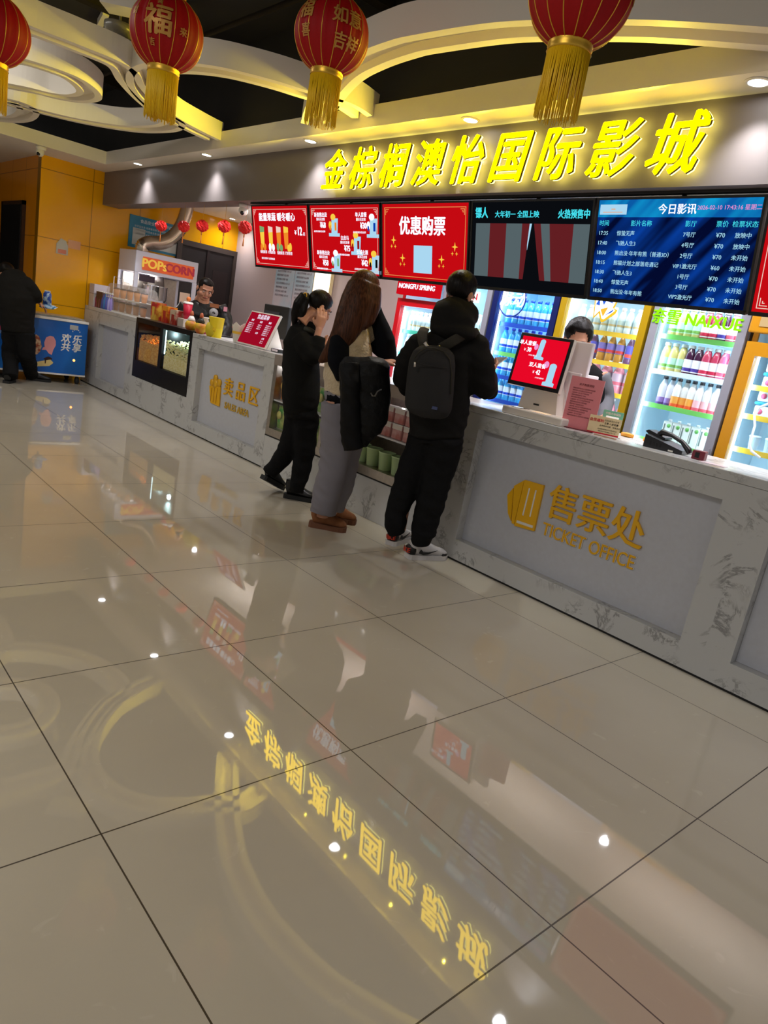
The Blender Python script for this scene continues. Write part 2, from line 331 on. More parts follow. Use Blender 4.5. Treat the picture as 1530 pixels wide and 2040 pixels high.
# ================================================================== COUNTER
def frame_block(name, label, x0, x1, rx0, rx1, rz0=.138, rz1=.85, dep=.06, back=.52):
    t = thing(name, label, 'counter', ((x0+x1)/2, YB, 0)); ox = -(x0+x1)/2
    b = MB(); b.xf = Matrix.Translation((ox, -YB, 0))
    y1 = YB+.16; z1 = HT-.045
    b.box((x0, YB, .012), (x1, y1, rz0)); b.box((x0, YB, rz1), (x1, y1, z1)); b.box((x0, YB, rz0), (rx0, y1, rz1)); b.box((rx1, YB, rz0), (x1, y1, rz1))
    b.build('frame', m_quartz, t)
    b = MB(); b.xf = Matrix.Translation((ox, -YB, 0)); b.box((rx0+.001, YB+dep, rz0+.001), (rx1-.001, YB+dep+.03, rz1-.001)); b.build('panel', m_panel, t)
    b = MB(); b.xf = Matrix.Translation((ox, -YB, 0)); b.box((x0, YB+.004, 0), (x1, y1, .011)); b.build('base_joint', m_black, t)
    b = MB(); b.xf = Matrix.Translation((ox, -YB, 0)); b.box((x0, y1+.001, 0), (x1, YB+back, z1)); b.build('cabinet_body', mat('cabinet_grey', S(120, 115, 112), .5), t)
    return t, ox
X0, X1, X2, X3, X4, X5 = WX, -3.46, -2.035, -.50, 1.62, 3.48
c0, _ = frame_block('counter_unit', 'plain grey stone counter section with an empty recess, nearest the blue freezer', X0+.002, X1, -4.6, -3.66, .12, .80, back=.30)
cs, oxs = frame_block('counter_unit', 'stone counter section with yellow popcorn-box snack sign', X2, X3, -1.87, -.655, .13, .852)
ct, oxt = frame_block('counter_unit', 'stone counter section lettered TICKET OFFICE in yellow', X4, X5, 1.845, 3.36)
cr, _ = frame_block('counter_unit', 'stone counter section with bare recess at the right edge of the photo', X5, 5.9, 3.605, 5.6)
# worktops
def worktop(x0, x1, label, z=HT, y1=YB+.56):
    b = MB(); b.box((x0, YB-.001, z-.044), (x1, y1, z)); o = b.build('worktop', m_quartz2, bevel=.004); return tag(o, label, 'worktop')
m_quartz2 = m_quartz
worktop(X4, 5.9, 'long pale veined stone worktop holding the till and desk phone')
worktop(X2, X3, 'pale stone worktop above the yellow snack sign')
worktop(X0+.002, X1, 'grey stone worktop nearest the blue freezer, crowded with cups and boxes', HT+.0, YB+.325)
# yellow raised signs
m_ysign = mat('yellow_acrylic', S(240, 180, 12), .35)
m_white = mat('white_edge', S(235, 230, 220), .4)
def P2(px, py, Y): p = on_y(px, py, Y); return (p.x, p.z)
YP = YB+.058
sg = thing('ticket_office_sign', 'raised yellow TICKET OFFICE lettering with ticket emblem on the stone counter', 'sign', (2.2, YP, .4))
# emblem: fanned tickets
def quad_px(pts, Y, dep, b, off=(0, 0, 0)):
    b.prism([(P2(x, y, Y)[0]-off[0], P2(x, y, Y)[1]-off[2]) for x, y in pts], 'y', -dep+0, 0)
o3 = (2.2, 0, .4)
b = MB()
def Qs(pts, d): quad_px(pts, YP, d, b, o3)
Qs([(1048,956),(1086,967),(1066,1058),(1027,1047)], .014)
Qs([(1026,968),(1046,957),(1026,1044),(1021,1042)], .010)
Qs([(1012,986),(1024,972),(1019,1038),(1013,1022)], .007)
b.build('ticket_emblem', m_ysign, sg)
b = MB()
for pts in ([(1057,972),(1059.5,973),(1046,1027),(1043.5,1026)], [(1070,976),(1072.5,977),(1060,1030),(1057.5,1029)], [(1033,1036),(1065,1047),(1064,1052),(1032,1041)]):
    b.prism([(P2(x, y, YP)[0]-2.2, P2(x, y, YP)[1]-.4) for x, y in pts], 'y', -.0165, -.0142)
b.build('emblem_lines', m_white, sg)
pa, pb_ = on_y(1085, 1030, YP), on_y(1283, 1062, YP)
# three Chinese characters, drawn as rounded stroke lettering
ca = on_y(1121, 1014, YP); cc_ = on_y(1252, 1052, YP)
pitch = (cc_.x-ca.x)/2
zc = (ca.z+cc_.z)/2
0 and print('ticket chars', ca, cc_, pitch)
letters('ticket_office_lettering', [(ch, ca.x-2.2+pitch*i, zc-.4, .208, {'al': 'CENTER', 'fat': .012}) for i, ch in enumerate('售票处')], m_ysign, sg, depth=.012, loc=(0, -.006, 0))
e0, e1 = on_y(1076, 1052, YP), on_y(1273, 1125, YP)
0 and print('ticket office', e0, e1)
ex = (e0.x+e1.x)/2-2.2; ez = (e0.z+e1.z)/2-.4; tw = (e1.x-e0.x)
letters('english_lettering_outline', [('TICKET OFFICE', ex, ez, .104, {'al': 'CENTER', 'fat': .034, 'sq': .83, 'res': 5})], m_white, sg, depth=.006, loc=(0, -.003, 0))
letters('english_lettering', [('TICKET OFFICE', ex, ez, .104, {'al': 'CENTER', 'fat': .004, 'sq': .83, 'res': 5})], m_ysign, sg, depth=.006, loc=(0, -.0085, 0))
sg2 = thing('snack_area_sign', 'raised yellow snack counter lettering with popcorn-box emblem on the stone counter', 'sign', (-1.25, YP, .45))
o2 = (-1.25, 0, .45)
b = MB()
for pts in ([(419,768),(441,771),(438,810),(421,802)], ):
    b.prism([(P2(x, y, YP)[0]-o2[0], P2(x, y, YP)[1]-o2[2]) for x, y in pts], 'y', -.012, 0)
for (px, py, r) in ((424,762,.034),(431,754,.036),(438,763,.038),(431,765,.043)):
    p = on_y(px, py, YP); b.lathe([(.0001, -.012-r*.05), (r, -.012-r*.05), (r, 0), (.0001, 0)], 14, (p.x-o2[0], 0, p.z-o2[2]), axis='y')
b.build('popcorn_emblem', m_ysign, sg2)
b = MB()
for t_ in (.25, .5, .75):
    for (xa, ya), (xb, yb) in (((419+22*t_, 772+2*t_), (421+17*t_, 801+8*t_)),):
        A = P2(xa, ya, YP); B_ = P2(xb, yb, YP); b.box((A[0]-o2[0]-.004, -.0145, B_[1]-o2[2]+.01), (A[0]-o2[0]+.004, -.0122, A[1]-o2[2]))
b.build('emblem_lines', mat('emblem_line', S(190, 130, 10), .4), sg2)
ca = on_y(456, 774, YP); cc_ = on_y(506, 792, YP); pitch = (cc_.x-ca.x)/2
0 and print('snack', ca, cc_)
letters('snack_area_lettering', [(ch, ca.x-o2[0]+pitch*i, (ca.z+cc_.z)/2-o2[2], .182, {'al': 'CENTER', 'fat': .012}) for i, ch in enumerate('卖品区')], m_ysign, sg2, depth=.01, loc=(0, -.005, 0))
e0 = on_y(471, 816, YP)
letters('english_lettering', [('SALES AREA', e0.x-o2[0], e0.z-o2[2], .085, {'al': 'CENTER', 'fat': .03, 'sq': 1.0})], mat('pale_yellow_acrylic', S(205, 165, 60), .4), sg2, depth=.006, loc=(0, -.003, 0))

# ================================================================== LIT SIGN
YL = BY-.05
m_face = emis('sign_face', (1.0, .66, .0), SIGN_E)
m_return = mat('letter_return', S(70, 56, 10), .5)
m_face2 = emis('sign_halo', (1.0, .88, .16), 7.0)
sign = thing('cinema_name_sign', 'large glowing yellow Chinese channel-letter sign on the taupe fascia', 'sign', (1.2, YL, 2.44))
names = '金棕榈澳怡国际影城'
ctr = [(672, 337), (735, 332), (796, 327), (864, 319), (935, 316), (1021, 312), (1118, 307), (1232, 299), (1358, 284)]
pts = [on_y(x, y, YL) for x, y in ctr]
0 and print('sign', [(round(p.x, 3), round(p.z, 3)) for p in pts])
x_a, x_b = pts[0].x, pts[-1].x; zs = sum(p.z for p in pts)/9
for i, ch in enumerate(names):
    x = x_a+(x_b-x_a)*i/8
    kw = {'al': 'CENTER', 'fat': .018, 'shear': .16, 'sq': .93}
    l = letters('channel_letter', [(ch, x-1.2-.035, zs-2.468, .30, kw)], m_face, sign, depth=.003, loc=(0, -.014, 0))
    letters('letter_return', [(ch, x-1.2-.035, zs-2.468, .30, dict(kw, fat=.0215))], m_return, l, depth=.016, loc=(0, .0105, 0))
    letters('backlight', [(ch, x-1.2-.035, zs-2.468, .30, dict(kw, fat=.0225))], m_face2, l, depth=.008, loc=(0, .024, 0))

# ================================================================== DOWNLIGHTS
m_lamp = emis('downlight_lens', (.92, .95, 1.0), 28)
for i, x in enumerate((-5.5, -3.79, -2.15, -.42, 1.28, 2.99, 4.7)):
    names_ = ['far left end', 'left end above the freezer side', 'left above the popcorn machine', 'left of the glowing sign', 'above the middle of the glowing sign', 'at the right end of the glowing sign', 'beyond the right edge']
    if i == 0: continue
    d = thing('downlight', 'round recessed ceiling downlight, ' + names_[i], 'lamp', (x, 2.70, ZC), group='downlights in the white ceiling border')
    MB().lathe([(.058, -.004), (.058, 0), (.043, 0), (.043, -.006), (.058, -.004)], 24, cap=False).build('trim_ring', m_white, d)
    MB().lathe([(.0001, -.0015), (.042, -.0015), (.042, .0), (.0001, .0)], 24).build('lens', m_lamp, d)
    spot('downlight_beam', (x, 2.70, ZC-.012), (x, 2.72, 0), SPOT_W, (.90, .93, 1.0), math.radians(105), 1.0, .03)

for i, (x, y) in enumerate(((2.5, 4.62), (-4.85, 4.5))):
    d = thing('downlight', 'round white ceiling downlight inside the serving area, ' + ['above the grey fridge', 'above the dark doorway'][i], 'lamp', (x, y, 2.469), group='serving area downlights')
    MB().lathe([(.055, -.004), (.055, 0), (.04, 0), (.04, -.006), (.055, -.004)], 20, cap=False).build('trim_ring', m_white, d)
    MB().lathe([(.0001, -.0015), (.04, -.0015), (.04, .0), (.0001, .0)], 20).build('lens', m_lamp, d)
    l = bpy.data.lights.new('serving_area_beam', 'SPOT'); l.energy = 20; l.color = (.95, .95, 1); l.spot_size = math.radians(165); l.spot_blend = 1; l.shadow_soft_size = .03
    lo = bpy.data.objects.new('serving_area_beam', l); lo.location = (x, y, 2.45); COL.objects.link(lo)
for x_, y_ in ((-3.2, 3.2), (-1.7, 3.3)):  # added spots with no fixture, brightening the clerk and left serving area
    l = bpy.data.lights.new('serving_area_beam', 'SPOT'); l.energy = 28; l.color = (1, .97, .95); l.spot_size = math.radians(150); l.spot_blend = 1; l.shadow_soft_size = 0
    lo = bpy.data.objects.new('serving_area_beam', l); lo.location = (x_, y_, 2.44); COL.objects.link(lo)
# ================================================================== CEILING RIBBONS (hung plaster bands with a recessed channel underneath)
ZR = 2.70
def smooth_path(pts, n=8):
    out = []; P = [pts[0]]+pts+[pts[-1]]
    for i in range(1, len(P)-2):
        for k in range(n):
            t = k/n; a, b_, c, d = P[i-1], P[i], P[i+1], P[i+2]
            out.append(.5*((2*b_)+(c-a)*t+(2*a-5*b_+4*c-d)*t*t+(3*b_-a-3*c+d)*t**3))
    out.append(P[-2]); return out
def ribbon(px, label, w=.20, h=.15, e=.055, rec=.045, closed=False, zr=ZR):
    pts = [on_z(x, y, zr) if not isinstance(x, Vector) else x for x, y in px]
    pts = [Vector((p.x, p.y, 0)) for p in pts]
    if closed: pts = pts+[pts[0]]
    path = smooth_path(pts)
    if closed: path = path[:-1]
    n = len(path); prof = [(-w/2, 0), (-w/2+e, 0), (-w/2+e, rec), (w/2-e, rec), (w/2-e, 0), (w/2, 0), (w/2, h), (-w/2, h)]
    vs = []; m = len(prof)
    for i in range(n):
        a = path[(i-1) % n] if (closed or i > 0) else path[i]; c = path[(i+1) % n] if (closed or i < n-1) else path[i]
        t = (c-a).normalized(); s_ = Vector((t.y, -t.x, 0))
        for u, z in prof: q = path[i]+s_*u; vs.append((q.x, q.y, zr+z))
    fs = []
    for i in range(n if closed else n-1):
        j = (i+1) % n
        for k in range(m): fs.append((i*m+k, i*m+(k+1) % m, j*m+(k+1) % m, j*m+k))
    if not closed: fs += [list(range(m))[::-1], [(n-1)*m+k for k in range(m)]]
    b = MB(); b.add(vs, fs); o = b.build('ceiling_ribbon', m_plaster); return tag(o, label, 'ceiling decoration', 'curved plaster bands under the dark ceiling')
ribbon([(627, 252), (636, 226), (655, 190), (690, 150), (740, 122), (800, 100), (852, 88), (1005, 66), (1158, 62), (1311, 64), (1530, 79), (1760, 100)], 'curved plaster band arching over the glowing sign from the third lantern rightwards', w=.21)
ribbon([(725, 236), (690, 213), (650, 199), (608, 189), (550, 171), (490, 155), (440, 144), (385, 137), (330, 136), (292, 146), (280, 166), (292, 194), (330, 230), (380, 258), (425, 280)], 'curved plaster band hooking between the second and third lanterns', w=.20)
ribbon([(-120, -60), (-30, 18), (50, 57), (150, 96), (238, 134), (262, 168), (290, 200), (320, 226), (345, 242), (336, 254), (300, 258), (248, 256), (157, 241), (65, 219), (0, 203), (-120, 170)], 'long looping plaster band behind the second lantern at upper left', w=.20)
ribbon([(-60, 98), (15, 115), (80, 133), (140, 155), (172, 178), (176, 192), (150, 197), (110, 192), (60, 180), (0, 168), (-80, 145)], 'oval plaster band below the leftmost lantern', w=.19)
ribbon([(-60, 196), (0, 200), (40, 207), (56, 222), (40, 236), (0, 238), (-60, 230)], 'small oval plaster band at the left picture edge over the black door', w=.19)
# small vents, dome lamps and projector up by the second lantern
p = on_z(255, 25, 3.0)
b = MB(); b.box((-.15, -.09, 0), (.15, .09, .06)); o = tag(b.build('air_vent', m_plaster, loc=p, rot=(0, 0, .9)), 'pale rectangular ceiling unit left above the second lantern', 'vent')
p = on_z(205, 42, 3.44); b = MB(); b.box((-.16, -.025, 0), (.16, .025, .05)); tag(b.build('light_rail', m_plaster, loc=p, rot=(0, 0, -.2)), 'short pale rail beside the rectangular ceiling unit', 'rail')
p = on_z(238, 60, 2.95); b = MB(); b.lathe([(.0001, -.05), (.05, -.045), (.09, -.02), (.1, .0), (.1, .03), (.0001, .03)], 16); b.cyl((0, 0, .03), (0, 0, .55), .008)
tag(b.build('ceiling_lamp', mat('unlit_lamp', S(110, 105, 92), .3), loc=p), 'unlit dome lamp in the dark ceiling beside the second lantern', 'lamp')

# ================================================================== RED LANTERNS
m_red = mat('red_lantern_cloth', S(172, 8, 14), .6, noise=(160, S(158, 4, 10), .6), spec=.25)
m_gold = mat('lantern_gold', S(228, 180, 60), .35, .6)
m_fringe = mat('gold_fringe', S(252, 205, 20), .5)
m_goldp = mat('gold_print', S(205, 150, 70), .45, .3)
def lantern(px, py, w, label, chars, rz):
    p = on_z(px, py, 2.6); D = .32
    for _ in range(6):
        sc_ = D/(w*mpp(p)); p = CAM+(p-CAM)*sc_
    R = D/2; t = thing('red_lantern', label, 'lantern', p, rz, 'hanging red lanterns')
    lobes = 16; n = lobes*5; prof = [(a, 0.97*R*math.sin(a), R*math.cos(a)) for a in [PI/2*(-.72+1.44*k/22) for k in range(23)]]
    vs = []
    for a, z, r in prof:
        for i in range(n):
            th = 2*PI*i/n; cr = abs(math.cos(th*lobes/2)); rr = r*(1-.035*cr**6) ; vs.append((rr*math.cos(th), rr*math.sin(th), z))
    fs = [(j*n+i, j*n+(i+1) % n, (j+1)*n+(i+1) % n, (j+1)*n+i) for j in range(len(prof)-1) for i in range(n)]
    MB().add(vs, fs, True).build('shade', m_red, t)
    b = MB()
    for k in range(lobes):
        th = 2*PI*(k+.5)/lobes; b.tube([(1.0*r*math.cos(th), 1.0*r*math.sin(th), z) for a, z, r in prof], .0018, 5)
    b.build('rib_wires', m_gold, t)
    zt_, rt = prof[-1][1], prof[-1][2]
    for sg_, nm in ((1, 'top_collar'), (-1, 'bottom_collar')):
        h = .045 if sg_ > 0 else .028
        pr = [(rt*1.02, 0), (rt*1.05, h*.2), (rt, h*.35), (rt*1.05, h*.55), (rt, h*.75), (rt*1.05, h), (rt*.9, h)]
        MB().lathe([(r, sg_*(zt_+z-.004)) for r, z in pr], 24, cap=False).build(nm, m_gold, t)
    b = MB(); rnd = random.Random(int(px)+9)
    for k in range(150):
        th = 2*PI*k/150; L = .185+rnd.uniform(-.012, .012); r0 = rt*.98; dx = rnd.uniform(-.006, .006)
        b.mi = 0; b.loft([((r0*math.cos(th), r0*math.sin(th), -zt_-.02), .0021, .0021), ((r0*math.cos(th+dx*6)+dx, r0*math.sin(th+dx*6), -zt_-.02-L), .0016, .0016)], 4)
    b.build('tassel', m_fringe, t)
    MB().cyl((0, 0, zt_), (0, 0, 3.45-p.z), .0012, n=5).build('cord', mat('cord', S(90, 60, 20), .6), t)
    # printed characters, bent round the globe
    for (ch, az, z, sz) in chars:
        o = letters('printed_character', [(ch, 0, 0, sz, {'al': 'CENTER', 'fat': .025})], m_goldp, t, depth=.001)
        bm = bmesh.new(); bm.from_mesh(o.data); bmesh.ops.subdivide_edges(bm, edges=[e for e in bm.edges if e.calc_length() > .01], cuts=2)
        for v in bm.verts:
            th = az+v.co.x/R; zz = z+v.co.z; s2 = max(0, 1-(zz/(0.97*R))**2)**.5; rr = R*s2+.0028-v.co.y*.5
            v.co = Vector((rr*math.cos(th), rr*math.sin(th), zz))
        bm.to_mesh(o.data); bm.free()
    return t
AZ = math.atan2(-NH.y, -NH.x)
lantern(-13, 60, 134, 'round red lantern with gold ribs cut by the left edge of the photo', [], .3)
lantern(332, 68, 142, 'round red lantern printed with a large gold 福 character', [('福', AZ+.12, -.005, .125), ('财', AZ-.62, .03, .035), ('来', AZ+.80, -.02, .035), ('喜', AZ+.1, .075, .026), ('吉', AZ-.05, -.082, .028)], 0)
lantern(661, 72, 148, 'round red lantern with faded gold lettering left of centre above the sign', [('如意', AZ+.45, .03, .07), ('吉祥', AZ+.5, -.06, .06), ('福', AZ-.75, .04, .08), ('喜', AZ-.7, -.04, .05)], .1)
lantern(1158, -10, 206, 'largest red lantern, hanging over the right half of the sign', [('福', AZ+1.3, .02, .09), ('吉', AZ-1.0, .03, .05)], .15)
# ================================================================== HANGING SCREENS
ST, SB = (2.887, 2.222), (3.014, 1.700)            # top and bottom edge of the tilted screen row (y, z)
TILT = math.atan2(SB[0]-ST[0], ST[1]-SB[1]); SH = math.hypot(SB[0]-ST[0], ST[1]-SB[1])
m_bezel = mat('screen_bezel', (.006, .006, .007), .35)
m_case = mat('screen_case', (.012, .012, .012), .5)
def scr_mat(name, stops, strength=1.0, ns=None):
    # plain emissive picture made of flat colour; stops for a left-right ramp over object x
    return emis(name, stops, strength)
def lit(name, rgb, s=1.0): return emis(name, S(*rgb), s)
E_red, E_redd = lit('screen_red', (196, 10, 18), 1.0), lit('screen_red_dark', (150, 8, 14), 1)
E_wht, E_cream, E_gold = lit('screen_white', (235, 238, 255), 1.3), lit('screen_cream', (240, 205, 190), 1), lit('screen_gold', (236, 160, 90), 1)
E_yel, E_org, E_grn = lit('screen_yellow', (250, 205, 70)), lit('screen_orange', (240, 140, 40)), lit('screen_green', (120, 170, 110))
E_cyan, E_blue, E_navy = lit('screen_cyan', (70, 225, 240)), lit('screen_blue', (10, 60, 170)), lit('screen_navy', (4, 14, 60))
E_grey, E_mar, E_dark = lit('screen_grey', (84, 98, 102)), lit('screen_maroon', (98, 30, 34)), lit('screen_dark', (10, 12, 16))
E_pink, E_skyb = lit('screen_pink', (240, 150, 210)), lit('screen_sky', (170, 215, 240))
m_glassy = None
def screen(label, x0, x1, face, gp=.007):
    w = x1-x0-gp*2; t = thing('menu_screen', label, 'screen', ((x0+x1)/2, ST[0], ST[1]), group='screens hanging over the counter', rot=(TILT, 0, 0))
    b = MB(); b.box((-w/2, .012, -SH), (w/2, .06, 0)); b.build('housing', m_case, t)
    b = MB(); e = .012
    b.box((-w/2, 0, -SH), (w/2, .012, -SH+e*1.6)); b.box((-w/2, 0, -e), (w/2, .012, 0)); b.box((-w/2, 0, -SH+e), (-w/2+e, .012, -e)); b.box((w/2-e, 0, -SH+e), (w/2, .012, -e))
    b.build('bezel', m_bezel, t)
    b = MB(); b.box((-w/2+e, .004, -SH+e*1.6), (w/2-e, .0115, -e)); b.build('display', face, t)
    b = MB(); b.cyl((0, .045, -.05), (0, .11, .02), .012); b.build('mount', m_case, t)
    return t, w
def pic(name, m, parent, polys, y=-.0002):           # flat polygons on the display; polys lists of (x,z)
    b = MB()
    for k, p in enumerate(polys): b.prism([(x, z) for x, z in p], 'y', y+.0035-.00002*k, y+.0045)
    return b.build(name, m, parent)
def rect(x0, z0, x1, z1): return [(x0, z0), (x1, z0), (x1, z1), (x0, z1)]
def ell(cx, cz, rx, rz, n=18): return [(cx+rx*math.cos(2*PI*i/n), cz+rz*math.sin(2*PI*i/n)) for i in range(n)]
def chinese_border(parent, w, m, ins=.03, top=-.035, bot=-SH+.035):
    P = []; th = .0035; X = w/2-ins
    P += [rect(-X+.05, top-th, X-.05, top), rect(-X+.05, bot, X-.05, bot+th), rect(-X, bot+.05, -X+th, top-.05), rect(X-th, bot+.05, X, top-.05)]
    for sx in (-1, 1):
        for (z0, sz) in ((top, -1), (bot, 1)):
            for a, b_ in ((0, .05), (.012, .05), (.024, .036)):
                P.append(rect(*sorted((sx*X-sx*a, sx*X-sx*(a+.004)))[:1], min(z0+sz*a, z0+sz*b_), max(sx*X-sx*a, sx*X-sx*(a+.004)), max(z0+sz*a, z0+sz*b_)))
                P.append(rect(min(sx*X-sx*a, sx*X-sx*b_), min(z0+sz*a, z0+sz*(a+.004)), max(sx*X-sx*a, sx*X-sx*b_), max(z0+sz*a, z0+sz*(a+.004))))
    return pic('fret_border', m, parent, P)
SX = [-1.55, -.617, .319, 1.228, 2.171, 3.09, 4.03]
# 1 drinks menu
t, w = screen('red hanging menu screen with four tall fruit drinks at 12 yuan', SX[0], SX[1], E_red)
chinese_border(t, w, E_cream)
letters('screen_lettering', [('能量果蔬 暖冬暖心', -.04, -.105, .072, {'al': 'CENTER', 'fat': .03}), ('¥', .255, -.225, .05, {'al': 'CENTER', 'fat': .03}), ('12', .318, -.215, .095, {'al': 'CENTER', 'fat': .04, 'sq': .8}), ('起', .385, -.235, .03, {'al': 'CENTER'}),
  ('鲜橙果茶', -.29, -.40, .03, {'al': 'CENTER'}), ('柠檬果茶', -.15, -.40, .03, {'al': 'CENTER'}), ('蜜桃果茶', .0, -.40, .03, {'al': 'CENTER'}), ('芒果果茶', .13, -.40, .03, {'al': 'CENTER'}), ('图片仅供参考 以实物为准', -.22, -.455, .02, {'al': 'CENTER'})], E_wht, t, depth=.001, loc=(0, .003, 0))
for k, (x, m, lm) in enumerate(((-.30, E_yel, E_org), (-.155, E_yel, E_cream), (-.02, E_org, E_cream), (.10, E_org, E_yel))):
    o = pic('drink_picture', m, t, [[(x-.028, -.36), (x+.028, -.36), (x+.037, -.20), (x-.037, -.20)]])
    pic('drink_foam', lm if k != 0 else E_grn, o, [[(x-.034, -.23), (x+.036, -.225), (x+.038, -.185), (x-.036, -.175)]], -.0006)
    pic('fruit_slices', (E_org, E_wht, E_grn, E_yel)[k], o, [ell(x+.035, -.355, .024, .03), ell(x+.062 if k == 3 else x-.02, -.36+.005*k, .022, .035)], -.0009)
# 2 combo menu
t, w = screen('red hanging menu screen crowded with five popcorn combos from 30 to 75 yuan', SX[1], SX[2], E_red)
chinese_border(t, w, E_cream)
its = []
for (x, z, nm, pr) in ((-.30, -.085, '新春熊出没', '¥68'), (.23, -.085, '单人套餐', '¥30'), (.02, -.255, '白龙马', '¥75'), (-.28, -.375, '新春熊出没', '¥58'), (.24, -.355, '长城主题', '¥42')):
    its += [(nm, x, z, .036, {'al': 'CENTER', 'fat': .02}), ('爆米花套餐', x, z-.033, .024, {'al': 'CENTER'}), (pr, x+.03, z-.078, .062, {'al': 'CENTER', 'fat': .035, 'sq': .8}), ('此套餐含爆米花及饮料', x-.02, z-.125, .016, {'al': 'CENTER'})]
letters('screen_lettering', its, E_wht, t, depth=.001, loc=(0, .003, 0))
for k, (x, z) in enumerate(((-.12, -.16), (.37, -.16), (.17, -.29), (-.10, -.43), (.39, -.42))):
    o = pic('combo_picture', E_skyb, t, [[(x-.035, z-.06), (x+.045, z-.06), (x+.055, z+.05), (x-.03, z+.05)], rect(x-.07, z-.085, x+.075, z-.06)])
    pic('combo_popcorn', E_yel if k % 2 == 0 else E_wht, o, [ell(x-.01, z+.06, .032, .024), ell(x-.05, z, .02, .03)], -.0006)
    pic('combo_print', (E_org, E_blue, E_redd, E_grn, E_dark)[k], o, [rect(x+.01, z-.04, x+.035, z+.02), ell(x-.05, z-.02, .01, .02)], -.0009)
# 3 discount tickets
t, w = screen('red hanging screen with big 优惠购票 heading and four gold star clusters', SX[2], SX[3], E_red)
chinese_border(t, w, E_gold, .035)
letters('screen_lettering', [('优惠购票', -.01, -.165, .13, {'al': 'CENTER', 'fat': .03, 'sq': .92})], E_wht, t, depth=.001, loc=(0, .003, 0))
pic('pale_square', E_skyb, t, [rect(-.09, -.47, .10, -.285)])
stars = []
for x, z in ((-.31, -.255), (-.21, -.375), (.32, -.285), (.195, -.37)):
    for dx, dz, r in ((0, 0, .03), (-.022, -.043, .014), (.018, -.043, .014)):
        stars.append([(x+dx+(r if k % 2 == 0 else r*.28)*math.cos(PI*k/4+PI/2), z+dz+(r if k % 2 == 0 else r*.28)*math.sin(PI*k/4+PI/2)) for k in range(8)])
pic('gold_stars', E_yel, t, stars)
# 4 trailer with curtains
t, w = screen('dark hanging screen showing grey and maroon striped curtains', SX[3], SX[4], E_dark)
letters('screen_lettering', [('镖人', -.375, -.078, .068, {'al': 'CENTER', 'fat': .03, 'sq': .8}), ('大年初一 全国上映', -.09, -.085, .042, {'al': 'CENTER', 'fat': .02}), ('火热预售中', .33, -.085, .052, {'al': 'CENTER', 'fat': .03, 'sq': .85})], E_cyan, t, depth=.001, loc=(0, .003, 0))
zb_, ztp = -.455, -.135
xs = [-.42, -.30, -.17, -.055, .0]
pic('curtain_grey', E_grey, t, [rect(-.42, zb_, -.30, ztp), rect(-.165, zb_, -.04, ztp), [(.10, ztp), (.165, ztp), (.205, zb_), (.16, zb_)], rect(.335, zb_, .445, ztp)])
pic('curtain_maroon', E_mar, t, [rect(-.30, zb_, -.165, ztp), [(-.04, ztp), (.02, ztp), (-.01, zb_), (-.04, zb_)], [(.05, ztp), (.10, ztp), (.16, zb_), (.12, zb_)], [(.165, ztp), (.335, ztp), (.335, zb_), (.205, zb_)]])
pic('curtain_light', E_skyb, t, [[(.018, ztp), (.034, ztp), (.01, ztp-.15), (.008, ztp-.12)]], -.0006)
# 5 schedule
t, w = screen('dark blue hanging timetable screen headed 今日影讯 with seven showings', SX[4], SX[5], None or emis('tmp_s', (0, 0, 0)))
m = bpy.data.materials.new('timetable_blue'); m.use_nodes = True; nt = m.node_tree; nt.nodes.remove(nt.nodes['Principled BSDF'])
tc = nt.nodes.new('ShaderNodeTexCoord'); mp = nt.nodes.new('ShaderNodeMapping'); mp.vector_type = 'TEXTURE'; mp.inputs['Rotation'].default_value = (0, math.radians(42), 0); mp.inputs['Scale'].default_value = (.16, 1, 1.6)
nz = nt.nodes.new('ShaderNodeTexNoise'); nz.inputs['Scale'].default_value = 1.6; nz.inputs['Detail'].default_value = 2
rp = nt.nodes.new('ShaderNodeValToRGB'); rp.color_ramp.elements[0].position = .44; rp.color_ramp.elements[0].color = (*S(3, 10, 46), 1); rp.color_ramp.elements[1].position = .85; rp.color_ramp.elements[1].color = (*S(14, 84, 205), 1)
em = nt.nodes.new('ShaderNodeEmission')
nt.links.new(tc.outputs['Object'], mp.inputs[0]); nt.links.new(mp.outputs[0], nz.inputs[0]); nt.links.new(nz.outputs[0], rp.inputs[0]); nt.links.new(rp.outputs[0], em.inputs[0]); nt.links.new(em.outputs[0], nt.nodes['Material Output'].inputs[0])
[c for c in t.children if c.name.startswith('display')][0].data.materials[0] = m
m2 = m.copy(); m2.name = 'timetable_header'; r2 = [n for n in m2.node_tree.nodes if n.type == 'VALTORGB'][0]; r2.color_ramp.elements[0].color = (*S(10, 90, 165), 1); r2.color_ramp.elements[1].color = (*S(20, 190, 240), 1)
pic('timetable_header', m2, t, [rect(-w/2+.013, -.098, w/2-.013, -.0125)])
pic('pale_header_panel', E_skyb, t, [rect(-.43, -.085, -.265, -.035)], -.0006)
pic('header_emblem', E_gold, t, [rect(-.41, -.075, -.29, -.072), rect(-.36, -.06, -.335, -.056)], -.0009)
letters('date_lettering', [('2026-02-10 17:43:16 星期二', .44, -.055, .027, {'al': 'RIGHT', 'sq': 1.0})], E_pink, t, depth=.001, loc=(0, .0025, 0))
letters('heading_lettering', [('今日影讯', .02, -.063, .052, {'al': 'CENTER', 'fat': .02})], E_wht, t, depth=.001, loc=(0, .0025, 0))
cols = [-.395, -.17, .105, .265, .375]
its = [(s_, cols[k], -.13, .031, {'al': 'CENTER'}) for k, s_ in enumerate(('时间', '影片名称', '影厅', '票价', '检票状态'))]
letters('column_heading_lettering', its, E_cyan, t, depth=.001, loc=(0, .003, 0))
